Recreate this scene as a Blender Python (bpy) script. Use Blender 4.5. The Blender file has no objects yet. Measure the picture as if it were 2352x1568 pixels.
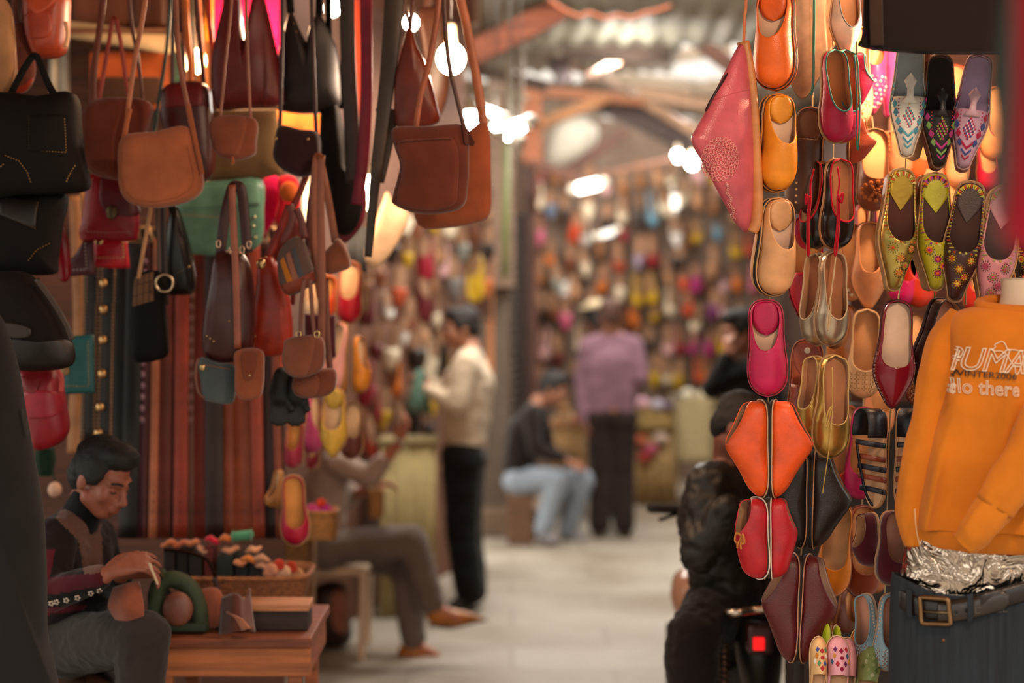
import bpy, bmesh, math, random
from mathutils import Vector, Matrix, noise
from mathutils.bvhtree import BVHTree
PI = math.pi
F = 4000.0; H = 1.9; CX = 1176.0; HY = 640.0      # focal length in pixels, eye height, vanishing point
C = bpy.context.scene.collection
S_ = bpy.context.scene

def P(x, y, d):
    """point at depth d metres seen at photo position x, y"""
    return Vector(((x - CX) / F * d, d, H + (HY - y) / F * d))

# ------------------------------------------------------------------ materials
def lin(c):
    return c / 12.92 if c <= .04045 else ((c + .055) / 1.055) ** 2.4
def rgb(h):
    return tuple(lin(int(h[i:i + 2], 16) / 255) for i in (0, 2, 4)) + (1,)
_m = {}
def M(col, k='leather', r=None, e=0.0, sc=1.0):
    key = (col, k, r, e, sc)
    if key in _m: return _m[key]
    m = bpy.data.materials.new(k + '_' + col); m.use_nodes = True
    nt = m.node_tree; N = nt.nodes; Lk = nt.links
    b = N['Principled BSDF']; c = rgb(col)
    b.inputs['Base Color'].default_value = c
    rr = {'leather': .42, 'patent': .2, 'suede': .9, 'cloth': .95, 'metal': .28, 'wood': .65, 'plain': .5, 'skin': .5,
          'hair': .7, 'denim': .95, 'rubber': .7, 'wicker': .75, 'stone': .8, 'foil': .16, 'foilleather': .3, 'plastic': .35, 'glass': .05}.get(k, .5)
    b.inputs['Roughness'].default_value = rr if r is None else r
    if k in ('metal', 'foil'): b.inputs['Metallic'].default_value = 1
    if k == 'foilleather': b.inputs['Metallic'].default_value = .8
    if k == 'emit':
        b.inputs['Base Color'].default_value = (0, 0, 0, 1)
        b.inputs['Emission Color'].default_value = c; b.inputs['Emission Strength'].default_value = e
        _m[key] = m; return m
    if k in ('cloth', 'suede'):
        b.inputs['Sheen Weight'].default_value = .25 if k == 'suede' else .1
        b.inputs['Sheen Roughness'].default_value = .5
        b.inputs['Specular IOR Level'].default_value = .2
    if k == 'leather' and r and r >= .7: b.inputs['Specular IOR Level'].default_value = .2
    if k == 'plain': _m[key] = m; return m
    tc = N.new('ShaderNodeTexCoord'); vec = tc.outputs['Object']
    sx = {'wood': (3, 40, 40), 'denim': (90, 90, 5), 'wicker': (60, 60, 160), 'hair': (80, 80, 80)}.get(k, (1, 1, 1))
    mp = N.new('ShaderNodeMapping'); mp.inputs['Scale'].default_value = [s * sc for s in sx]; Lk.new(vec, mp.inputs['Vector'])
    n1 = N.new('ShaderNodeTexNoise')
    n1.inputs['Scale'].default_value = {'leather': 14, 'patent': 9, 'suede': 12, 'cloth': 10, 'skin': 20, 'wood': 1.2, 'denim': 1, 'stone': 3, 'foil': 22, 'foilleather': 16, 'wicker': 1, 'rubber': 30}.get(k, 10)
    n1.inputs['Detail'].default_value = 4
    Lk.new(mp.outputs[0], n1.inputs['Vector'])
    amt = {'leather': .22, 'patent': .08, 'suede': .2, 'cloth': .12, 'skin': .12, 'wood': .45, 'denim': .3, 'stone': .3, 'wicker': .5, 'rubber': .2}.get(k, .12)
    mx = N.new('ShaderNodeMix'); mx.data_type = 'RGBA'; mx.blend_type = 'MIX'
    mx.inputs['A'].default_value = tuple(max(0, v * (1 - amt)) for v in c[:3]) + (1,)
    mx.inputs['B'].default_value = tuple(min(1, v * (1 + amt * 1.1)) for v in c[:3]) + (1,)
    rp = N.new('ShaderNodeMapRange'); rp.inputs['From Min'].default_value = .3; rp.inputs['From Max'].default_value = .7
    Lk.new(n1.outputs['Fac'], rp.inputs['Value']); Lk.new(rp.outputs[0], mx.inputs['Factor'])
    Lk.new(mx.outputs['Result'], b.inputs['Base Color'])
    # fine relief
    bp = N.new('ShaderNodeBump'); t = None
    if k in ('leather', 'patent'):
        t = N.new('ShaderNodeTexVoronoi'); t.inputs['Scale'].default_value = 320; out = t.outputs['Distance']; st, dist = .18, .002
        if k == 'patent': st = .03
    elif k == 'cloth':
        t = N.new('ShaderNodeTexNoise'); t.inputs['Scale'].default_value = 420; out = t.outputs['Fac']; st, dist = .25, .002
    elif k == 'foil':
        t = N.new('ShaderNodeTexNoise'); t.inputs['Scale'].default_value = 15; t.inputs['Detail'].default_value = 3; t.inputs['Distortion'].default_value = 1.2; out = t.outputs['Fac']; st, dist = 1.0, .02
    elif k == 'foilleather':
        t = N.new('ShaderNodeTexNoise'); t.inputs['Scale'].default_value = 30; out = t.outputs['Fac']; st, dist = .2, .006
    elif k == 'wicker':
        t = N.new('ShaderNodeTexNoise'); t.inputs['Scale'].default_value = 2; out = t.outputs['Fac']; st, dist = .8, .006
        Lk.new(mp.outputs[0], t.inputs['Vector'])
    else:
        out = n1.outputs['Fac']; st, dist = .2, .004
    if k != 'wicker' and t is not None:
        Lk.new(vec, t.inputs['Vector'])
    bp.inputs['Strength'].default_value = st; bp.inputs['Distance'].default_value = dist
    Lk.new(out, bp.inputs['Height']); Lk.new(bp.outputs[0], b.inputs['Normal'])
    _m[key] = m
    return m

# ------------------------------------------------------------------ objects
def tag(o, label=None, cat=None, group=None, kind=None):
    if label: o['label'] = label
    if cat: o['category'] = cat
    if group: o['group'] = group
    if kind: o['kind'] = kind
    return o
def thing(name, label, cat, loc=(0, 0, 0), group=None):
    o = bpy.data.objects.new(name, None); C.objects.link(o); o.location = loc; o.empty_display_size = .05
    return tag(o, label, cat, group)
def link(name, me, parent=None):
    o = bpy.data.objects.new(name, me); C.objects.link(o)
    if parent is not None: o.parent = parent
    return o
def wloc(o):
    v = Vector((0, 0, 0))
    while o is not None:
        v = v + o.location; o = o.parent
    return v
def mk(name, V, Fc, mat, parent=None, local=False, smooth=True, mi=None):
    """link one mesh object; world vertices are made local to the parent (or to the thing's own base)"""
    if local: off = Vector((0, 0, 0))
    elif parent is not None: off = wloc(parent)
    else:
        xs = [v[0] for v in V]; ys = [v[1] for v in V]; zs = [v[2] for v in V]
        off = Vector(((min(xs) + max(xs)) / 2, (min(ys) + max(ys)) / 2, min(zs)))
    me = bpy.data.meshes.new(name)
    me.from_pydata([(v[0] - off[0], v[1] - off[1], v[2] - off[2]) for v in V], [], Fc)
    for m in (mat if isinstance(mat, (list, tuple)) else [mat]): me.materials.append(m)
    if mi: me.polygons.foreach_set('material_index', mi)
    if smooth: me.polygons.foreach_set('use_smooth', [True] * len(me.polygons))
    me.validate(); me.update()
    o = link(name, me, parent)
    if parent is None and not local: o.location = off
    return o

def cr(pts, n=6, closed=True):
    """Catmull-Rom through points of any dimension"""
    if n <= 1:
        m = len(pts); return [tuple(a + (b - a) * j / 6 for a, b in zip(pts[i], pts[(i + 1) % m])) for i in range(m if closed else m - 1) for j in range(6)] + ([] if closed else [tuple(pts[-1])])
    L = len(pts); out = []
    for i in range(L if closed else L - 1):
        g = lambda k: pts[k % L] if closed else pts[max(0, min(L - 1, k))]
        a, b, c, d = g(i - 1), g(i), g(i + 1), g(i + 2)
        for j in range(n):
            t = j / n
            out.append(tuple(.5 * (2 * q + (r - p) * t + (2 * p - 5 * q + 4 * r - s) * t * t + (3 * q - p - 3 * r + s) * t ** 3) for p, q, r, s in zip(a, b, c, d)))
    if not closed: out.append(tuple(pts[-1]))
    return out

def nz(v, f): return noise.noise(Vector(v) * f)

class Surf:
    """front surface of an inflated traced body, for laying flaps, pockets, seams and studs on"""
    def __init__(s, pts, c, d, sl, T, gus, p, wr, wf):
        s.c = c; s.d = d; s.sl = sl; s.T = T; s.g = gus; s.p = p; s.wr = wr; s.wf = wf
        s.n = 180; R = [0] * s.n
        L = len(pts)
        for k in range(s.n):
            a = 2 * PI * k / s.n; dx, dy = math.cos(a), math.sin(a); best = 0
            for i in range(L):
                x1, y1 = pts[i][0] - c[0], pts[i][1] - c[1]; x2, y2 = pts[(i + 1) % L][0] - c[0], pts[(i + 1) % L][1] - c[1]
                ex, ey = x2 - x1, y2 - y1; den = dx * ey - dy * ex
                if abs(den) < 1e-9: continue
                t = (x1 * ey - y1 * ex) / den; u = (x1 * dy - y1 * dx) / den
                if t > best and -1e-6 <= u <= 1 + 1e-6: best = t
            R[k] = best or 1
        s.R = R
    def base(s, x, y):
        return P(x, y, s.d + s.sl[0] * (x - s.c[0]) / 100 + s.sl[1] * (y - s.c[1]) / 100)
    def dep(s, sc): return s.T * math.sqrt(max(0, 1 - sc ** s.p))
    def at(s, x, y, off=0.0, sc=None):
        if sc is None:
            dx, dy = x - s.c[0], y - s.c[1]; a = (math.atan2(dy, dx) / (2 * PI) * s.n) % s.n; i = int(a); f = a - i
            r = s.R[i % s.n] * (1 - f) + s.R[(i + 1) % s.n] * f; sc = min(1, math.hypot(dx, dy) / r)
        b = s.base(x, y); q = s.dep(sc)
        if s.wr: q += s.wr * nz(b, s.wf) * (1 - sc ** 4)
        return b + Vector((0, -(s.g + q + off), 0))

def pillow(name, out, d, T, mat, parent=None, Tb=None, gus=0.0, sl=(0, 0), p=2.6, wr=0.0, wf=11, c=None, n=5, K=8):
    pts = cr(out, n)
    cx = c or (sum(q[0] for q in pts) / len(pts), sum(q[1] for q in pts) / len(pts))
    s = Surf(pts, cx, d, sl, T, gus, p, wr, wf); Tb = T if Tb is None else Tb
    V = []; Fc = []; L = len(pts)
    rings = []
    for k in range(K - 1, 0, -1):
        rings.append((1 - (k / K) ** 1.5, 1))
    rings = [(1 - (k / K) ** 1.5, -1) for k in range(K - 1, 0, -1)]       # back, inner to outer
    rings += [(1, -1), (1, 1)] if gus else [(1, 0)]
    rings += [(1 - (k / K) ** 1.5, 1) for k in range(1, K)]
    for sc, side in rings:
        for q in pts:
            x, y = cx[0] + (q[0] - cx[0]) * sc, cx[1] + (q[1] - cx[1]) * sc
            if side == 1: V.append(s.at(x, y, 0, sc))
            elif side == 0: V.append(s.base(x, y))
            else:
                V.append(s.base(x, y) + Vector((0, gus + Tb * math.sqrt(max(0, 1 - sc ** p)), 0)))
    R = len(rings)
    for r in range(R - 1):
        for i in range(L):
            j = (i + 1) % L
            Fc.append((r * L + i, (r + 1) * L + i, (r + 1) * L + j, r * L + j))
    V.append(s.base(*cx) + Vector((0, gus + Tb, 0))); V.append(s.at(cx[0], cx[1], 0, 0))
    b, f = len(V) - 2, len(V) - 1
    for i in range(L):
        j = (i + 1) % L
        Fc.append((b, i, j)); Fc.append((f, (R - 1) * L + j, (R - 1) * L + i))
    o = mk(name, V, Fc, mat, parent)
    return o, s

def patch(name, out, s, off, mat, parent, n=4, K=5, c=None):
    """a raised piece of leather or cloth lying on surface s"""
    pts = cr(out, n); L = len(pts)
    cx = c or (sum(q[0] for q in pts) / L, sum(q[1] for q in pts) / L)
    V = []; Fc = []
    for k, (sc, o_) in enumerate([(1, -.002), (1, off * .7), (.975, off)] + [(1 - (j / K), off) for j in range(1, K)]):
        for q in pts: V.append(s.at(cx[0] + (q[0] - cx[0]) * sc, cx[1] + (q[1] - cx[1]) * sc, o_))
    R = K + 2
    for r in range(R - 1):
        for i in range(L):
            j = (i + 1) % L; Fc.append((r * L + i, r * L + j, (r + 1) * L + j, (r + 1) * L + i))
    V.append(s.at(cx[0], cx[1], off)); f = len(V) - 1
    for i in range(L): Fc.append((f, (R - 1) * L + i, (R - 1) * L + (i + 1) % L))
    return mk(name, V, Fc, mat, parent)

def walk(path, step):
    out = []; acc = 0; 
    for a, b in zip(path, path[1:]):
        l = math.hypot(b[0] - a[0], b[1] - a[1])
        if l < 1e-6: continue
        t = acc
        while t < l:
            out.append((a[0] + (b[0] - a[0]) * t / l, a[1] + (b[1] - a[1]) * t / l, (b[0] - a[0]) / l, (b[1] - a[1]) / l)); t += step
        acc = t - l
    return out

def stitch(name, path, s, mat, parent, step=6, ln=3.2, w=1.1, off=.003):
    V = []; Fc = []
    for x, y, dx, dy in walk(path, step):
        b = len(V)
        for du, dv, o_ in ((-1, -1, 0), (1, -1, 0), (1, 1, 0), (-1, 1, 0), (-.7, -.6, 1), (.7, -.6, 1), (.7, .6, 1), (-.7, .6, 1)):
            V.append(s.at(x + dx * du * ln / 2 - dy * dv * w, y + dy * du * ln / 2 + dx * dv * w, -.002 + o_ * (off + .002)))
        Fc += [(b + 4, b + 5, b + 6, b + 7)] + [(b + i, b + (i + 1) % 4, b + 4 + (i + 1) % 4, b + 4 + i) for i in range(4)]
    return mk(name, V, Fc, mat, parent)

def studs(name, pts, s, r, mat, parent):
    V = []; Fc = []
    for x, y in pts:
        c = s.at(x, y, 0); b = len(V); n = 8
        for k, (rr, h) in enumerate(((1, -.2), (.8, .5), (.4, .85))):
            for i in range(n): V.append(c + Vector((math.cos(2 * PI * i / n) * r * rr, -r * h, math.sin(2 * PI * i / n) * r * rr)))
        V.append(c + Vector((0, -r, 0)))
        for k in range(2):
            for i in range(n): Fc.append((b + k * n + i, b + k * n + (i + 1) % n, b + (k + 1) * n + (i + 1) % n, b + (k + 1) * n + i))
        for i in range(n): Fc.append((b + 2 * n + i, b + 2 * n + (i + 1) % n, b + 3 * n))
    return mk(name, V, Fc, mat, parent)

def P3(q, d): return P(q[0], q[1], q[2] if len(q) > 2 else d)

def toroof(pts, d):
    # what leaves the top of the photo is hung from the roof
    f = lambda q: (q[0], HY - 1.47 * F / (q[2] if len(q) > 2 else d)) + tuple(q[2:])
    pts = list(pts)
    if pts[-1][1] <= -60: pts.append(f(pts[-1]))
    if pts[0][1] <= -60: pts.insert(0, f(pts[0]))
    return pts
def ribbon(name, pts, d, w, mat, parent=None, t=.004, n=6, tw=0.0, local=False, w2=None, world=False):
    if not world: pts = toroof(pts, d)
    if world: path = [Vector(q) for q in cr([tuple(q) for q in pts], n, False)]
    else: path = [P3(q, d) for q in cr([tuple(q) if len(q) > 2 else (q[0], q[1], d) for q in pts], n, False)]
    V = []; Fc = []; m = len(path)
    for i, p in enumerate(path):
        tg = (path[min(m - 1, i + 1)] - path[max(0, i - 1)]).normalized()
        wd = tg.cross(Vector((0, 1, 0)))
        wd = wd.normalized() if wd.length > 1e-4 else Vector((1, 0, 0))
        if tw: wd = Matrix.Rotation(tw, 3, tg) @ wd
        nr = wd.cross(tg).normalized(); hw = (w + ((w2 or w) - w) * i / (m - 1)) / 2
        for a, b in ((-1, 0), (-.85, 1), (.85, 1), (1, 0), (.85, -1), (-.85, -1)): V.append(p + wd * hw * a + nr * t / 2 * b)
    for i in range(m - 1):
        for j in range(6): Fc.append((i * 6 + j, i * 6 + (j + 1) % 6, i * 6 + 6 + (j + 1) % 6, i * 6 + 6 + j))
    Fc += [tuple(range(5, -1, -1)), tuple((m - 1) * 6 + j for j in range(6))]
    return mk(name, V, Fc, mat, parent, local)

def tubeVF(path, r, n=8, closed=False, r2=None):
    path = [Vector(p) for p in path]; m = len(path); V = []; Fc = []
    up = None
    for i, p in enumerate(path):
        if closed: tg = (path[(i + 1) % m] - path[i - 1])
        else: tg = path[min(m - 1, i + 1)] - path[max(0, i - 1)]
        tg = tg.normalized() if tg.length > 1e-9 else Vector((0, 0, 1))
        if up is None: up = tg.orthogonal().normalized()
        up = (up - tg * up.dot(tg)); up = up.normalized() if up.length > 1e-6 else tg.orthogonal().normalized()
        sd = tg.cross(up)
        rr = r if r2 is None else r + (r2 - r) * i / (m - 1)
        for j in range(n):
            a = 2 * PI * j / n; V.append(p + (up * math.cos(a) + sd * math.sin(a)) * rr)
    for i in range(m if closed else m - 1):
        k = (i + 1) % m
        for j in range(n): Fc.append((i * n + j, i * n + (j + 1) % n, k * n + (j + 1) % n, k * n + j))
    if not closed: Fc += [tuple(range(n - 1, -1, -1)), tuple((m - 1) * n + j for j in range(n))]
    return V, Fc
def tube(name, pts, d, r, mat, parent=None, n=6, sides=8, world=False, closed=False, local=False, r2=None):
    if world: path = cr([tuple(p) for p in pts], n, closed)
    else: path = [P3(q, d) for q in cr([tuple(q) if len(q) > 2 else (q[0], q[1], d) for q in pts], n, closed)]
    V, Fc = tubeVF(path, r, sides, closed, r2)
    return mk(name, V, Fc, mat, parent, local)

def vloft(name, secs, mat, parent=None, N=36, e=1.0, fold=0.0, ff=3.0, seed=0, caps=True, n=4, thick=0):
    """upright loft of ellipses: (y, x left, x right, depth of centre, half depth)"""
    secs = cr(secs, n, False); V = []; Fc = []
    for (y, xl, xr, d, dp) in secs:
        a = P((xl + xr) / 2, y, d); a.z = P(0, y, d - dp).z; hw = (xr - xl) / 2 / F * d
        for i in range(N):
            t = 2 * PI * i / N; c, s = math.cos(t), math.sin(t)
            k = 1 + fold * noise.noise(Vector((c * ff + seed * 7.3, s * ff, a.z * 2.5 + seed))) if fold else 1
            V.append(a + Vector((abs(c) ** e * math.copysign(1, c) * hw * k, abs(s) ** e * math.copysign(1, s) * dp * k, 0)))
    R = len(secs)
    for r in range(R - 1):
        for i in range(N): j = (i + 1) % N; Fc.append((r * N + i, r * N + j, (r + 1) * N + j, (r + 1) * N + i))
    if caps: Fc += [tuple(range(N)), tuple((R - 1) * N + i for i in range(N - 1, -1, -1))]
    return mk(name, V, Fc, mat, parent)

def boxVF(a, b):
    x0, y0, z0 = a; x1, y1, z1 = b
    V = [(x0, y0, z0), (x1, y0, z0), (x1, y1, z0), (x0, y1, z0), (x0, y0, z1), (x1, y0, z1), (x1, y1, z1), (x0, y1, z1)]
    return V, [(3, 2, 1, 0), (4, 5, 6, 7), (0, 1, 5, 4), (1, 2, 6, 5), (2, 3, 7, 6), (3, 0, 4, 7)]
def bev(o, w=.004, s=2):
    m = o.modifiers.new('Bevel', 'BEVEL'); m.width = w; m.segments = s; m.limit_method = 'ANGLE'; return o
def box(name, a, b, mat, parent=None, bv=.004):
    V, Fc = boxVF(a, b); o = mk(name, V, Fc, mat, parent, smooth=False)
    return bev(o, bv) if bv else o
def pbox(name, x0, y0, x1, y1, d, dep, mat, parent=None, bv=.004):
    """box whose front face fills the photo rectangle at depth d"""
    a = P(x0, y1, d); b = P(x1, y0, d); return box(name, (a.x, d, a.z), (b.x, d + dep, b.z), mat, parent, bv)
def beam(name, p, q, w, h, mat, parent=None, bv=.004):
    """square timber from p to q"""
    p = Vector(p); q = Vector(q); t = (q - p).normalized(); s = t.cross(Vector((0, 0, 1))); s = s.normalized() if s.length > 1e-3 else Vector((1, 0, 0)); u = s.cross(t)
    V = [e + s * a * w / 2 + u * b * h / 2 for e in (p, q) for a, b in ((-1, -1), (1, -1), (1, 1), (-1, 1))]
    Fc = [(0, 1, 2, 3), (7, 6, 5, 4)] + [(i, i + 4, (i + 1) % 4 + 4, (i + 1) % 4) for i in range(4)]
    o = mk(name, V, Fc, mat, parent, smooth=False); return bev(o, bv) if bv else o
def ellVF(c, r, rot=None, n=16, m=10):
    V = []; Fc = []
    for i in range(1, m):
        a = PI * i / m
        for j in range(n):
            b = 2 * PI * j / n; v = Vector((math.sin(a) * math.cos(b) * r[0], math.sin(a) * math.sin(b) * r[1], math.cos(a) * r[2]))
            V.append(Vector(c) + (rot @ v if rot else v))
    t = Vector((0, 0, r[2])); t = rot @ t if rot else t
    V += [Vector(c) + t, Vector(c) - t]
    for i in range(m - 2):
        for j in range(n): k = (j + 1) % n; Fc.append((i * n + j, (i + 1) * n + j, (i + 1) * n + k, i * n + k))
    a, b = len(V) - 2, len(V) - 1
    for j in range(n): k = (j + 1) % n; Fc.append((a, j, k)); Fc.append((b, (m - 2) * n + k, (m - 2) * n + j))
    return V, Fc
def ell(name, c, r, mat, parent=None, rot=None, n=16, m=10):
    V, Fc = ellVF(c, r, rot, n, m); return mk(name, V, Fc, mat, parent)
def capVF(p, r0, q, r1, n=14):
    p = Vector(p); q = Vector(q); t = q - p; l = t.length
    if l < 1e-6: return ellVF(p, (r0, r0, r0))
    t /= l; u = t.orthogonal().normalized(); w = t.cross(u); V = []; Fc = []
    rows = [(p - t * r0 * math.cos(a), r0 * math.sin(a)) for a in (.35, .75, 1.15)] + [(p, r0), (p.lerp(q, .5), (r0 + r1) / 2), (q, r1)] + [(q + t * r1 * math.cos(a), r1 * math.sin(a)) for a in (1.15, .75, .35)]
    for c, r in rows:
        for j in range(n): a = 2 * PI * j / n; V.append(c + (u * math.cos(a) + w * math.sin(a)) * r)
    R = len(rows)
    for i in range(R - 1):
        for j in range(n): k = (j + 1) % n; Fc.append((i * n + j, i * n + k, (i + 1) * n + k, (i + 1) * n + j))
    V += [p - t * r0, q + t * r1]; a, b = len(V) - 2, len(V) - 1
    for j in range(n): k = (j + 1) % n; Fc.append((a, k, j)); Fc.append((b, (R - 1) * n + j, (R - 1) * n + k))
    return V, Fc
def merge(parts):
    V = []; Fc = []
    for v, f in parts:
        b = len(V); V += list(v); Fc += [tuple(i + b for i in q) for q in f]
    return V, Fc

def blob(name, segs, ells, vox, mat, parent=None, it=6, wr=0.0, wf=9.0, dec=None):
    """one continuous skin over tapered limbs and rounded masses"""
    V, Fc = merge([capVF(*s) for s in segs] + [ellVF(*e) for e in ells])
    me = bpy.data.meshes.new('tmp'); me.from_pydata([tuple(v) for v in V], [], Fc); me.update()
    o = bpy.data.objects.new('tmp', me); C.objects.link(o)
    r = o.modifiers.new('r', 'REMESH'); r.mode = 'VOXEL'; r.voxel_size = vox
    if it: s = o.modifiers.new('s', 'SMOOTH'); s.factor = .5; s.iterations = it
    if dec: q = o.modifiers.new('d', 'DECIMATE'); q.ratio = dec
    dg = bpy.context.evaluated_depsgraph_get(); dg.update()
    m2 = bpy.data.meshes.new_from_object(o.evaluated_get(dg))
    bpy.data.objects.remove(o); bpy.data.meshes.remove(me)
    vs = [v.co.copy() for v in m2.vertices]; ns = [v.normal.copy() for v in m2.vertices]
    if wr:
        for i, v in enumerate(vs):
            q = noise.noise(Vector((v.x * wf, v.y * wf, v.z * wf * 1.5))); q2 = noise.noise(Vector((v.x * wf * 2.7, v.y * wf * 2.7, v.z * wf * 3.4 + 9)))
            vs[i] = v + ns[i] * wr * (q * .9 - abs(q2) * 1.1 + .3)
    fc = [tuple(p.vertices) for p in m2.polygons]; bpy.data.meshes.remove(m2)
    return mk(name, vs, fc, mat, parent)

def inpoly(x, y, poly):
    c = False; j = len(poly) - 1
    for i in range(len(poly)):
        if (poly[i][1] > y) != (poly[j][1] > y) and x < (poly[j][0] - poly[i][0]) * (y - poly[i][1]) / (poly[j][1] - poly[i][1]) + poly[i][0]: c = not c
        j = i
    return c
def panel(o, mat, poly, dmax=None):
    """sew a panel of another cloth into mesh o"""
    me = o.data; me.materials.append(mat); k = len(me.materials) - 1; off = wloc(o)
    for p in me.polygons:
        c = p.center + off
        if dmax and c.y > dmax: continue
        if inpoly(CX + c.x * F / c.y, HY - (c.z - H) * F / c.y, poly): p.material_index = k

def text(name, s, p0, size, mat, parent, bvh=None, outline=0.0, ext=.0008, sx=1.0, shear=0.0, rot=0.0, off=.0015, sp=1.0):
    """lettering: laid on a surface along the view depth when bvh is given"""
    cu = bpy.data.curves.new('t', 'FONT'); cu.body = s; cu.size = size; cu.shear = shear; cu.space_character = sp
    if outline: cu.fill_mode = 'NONE'; cu.bevel_depth = outline; cu.bevel_resolution = 1; cu.resolution_u = 6
    else: cu.extrude = ext
    o = bpy.data.objects.new('t', cu); C.objects.link(o)
    dg = bpy.context.evaluated_depsgraph_get(); dg.update()
    me = bpy.data.meshes.new_from_object(o.evaluated_get(dg)); bpy.data.objects.remove(o)
    V = []; ca, sa = math.cos(rot), math.sin(rot)
    for v in me.vertices:
        x, y, z = v.co.x * sx, v.co.y, v.co.z
        w = Vector((p0.x + x * ca - y * sa, p0.y, p0.z + x * sa + y * ca))
        if bvh:
            hit = bvh.ray_cast(Vector((w.x, w.y - 1, w.z)), Vector((0, 1, 0)))[0]
            if hit: w.y = hit.y - off
        w.y -= z
        V.append(w)
    fc = [tuple(p.vertices) for p in me.polygons]; bpy.data.meshes.remove(me)
    return mk(name, V, fc, mat, parent, smooth=False)
def bvh_of(o):
    off = wloc(o); return BVHTree.FromPolygons([v.co + off for v in o.data.vertices], [tuple(p.vertices) for p in o.data.polygons])
# ------------------------------------------------------------------ shoes
PROF = {
 'round': [(0, 0), (.012, .34), (.04, .56), (.09, .7), (.2, .78), (.36, .75), (.5, .82), (.64, .97), (.73, 1), (.82, .97), (.9, .83), (.96, .56), (.988, .3), (1, 0)],
 'wide': [(0, 0), (.012, .4), (.04, .64), (.09, .8), (.2, .88), (.36, .86), (.5, .9), (.64, .98), (.73, 1), (.82, .97), (.9, .84), (.96, .58), (.988, .32), (1, 0)],
 'point': [(0, 0), (.012, .36), (.04, .58), (.09, .7), (.2, .76), (.36, .78), (.5, .9), (.6, .99), (.66, 1), (.74, .92), (.84, .66), (.92, .42), (.97, .25), (.99, .14), (1, 0)],
 'snip': [(0, 0), (.012, .4), (.04, .62), (.09, .72), (.2, .76), (.36, .84), (.48, .97), (.56, 1), (.64, .96), (.74, .78), (.84, .56), (.92, .42), (.965, .36), (.988, .26), (1, 0)],
}
def interp(tab, v):
    for (a, p), (b, q) in zip(tab, tab[1:]):
        if v <= b:
            t = (v - a) / (b - a) if b > a else 0
            return p + (q - p) * t
    return tab[-1][1]
def sstep(a, b, x):
    t = max(0, min(1, (x - a) / (b - a))); return t * t * (3 - 2 * t)

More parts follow.
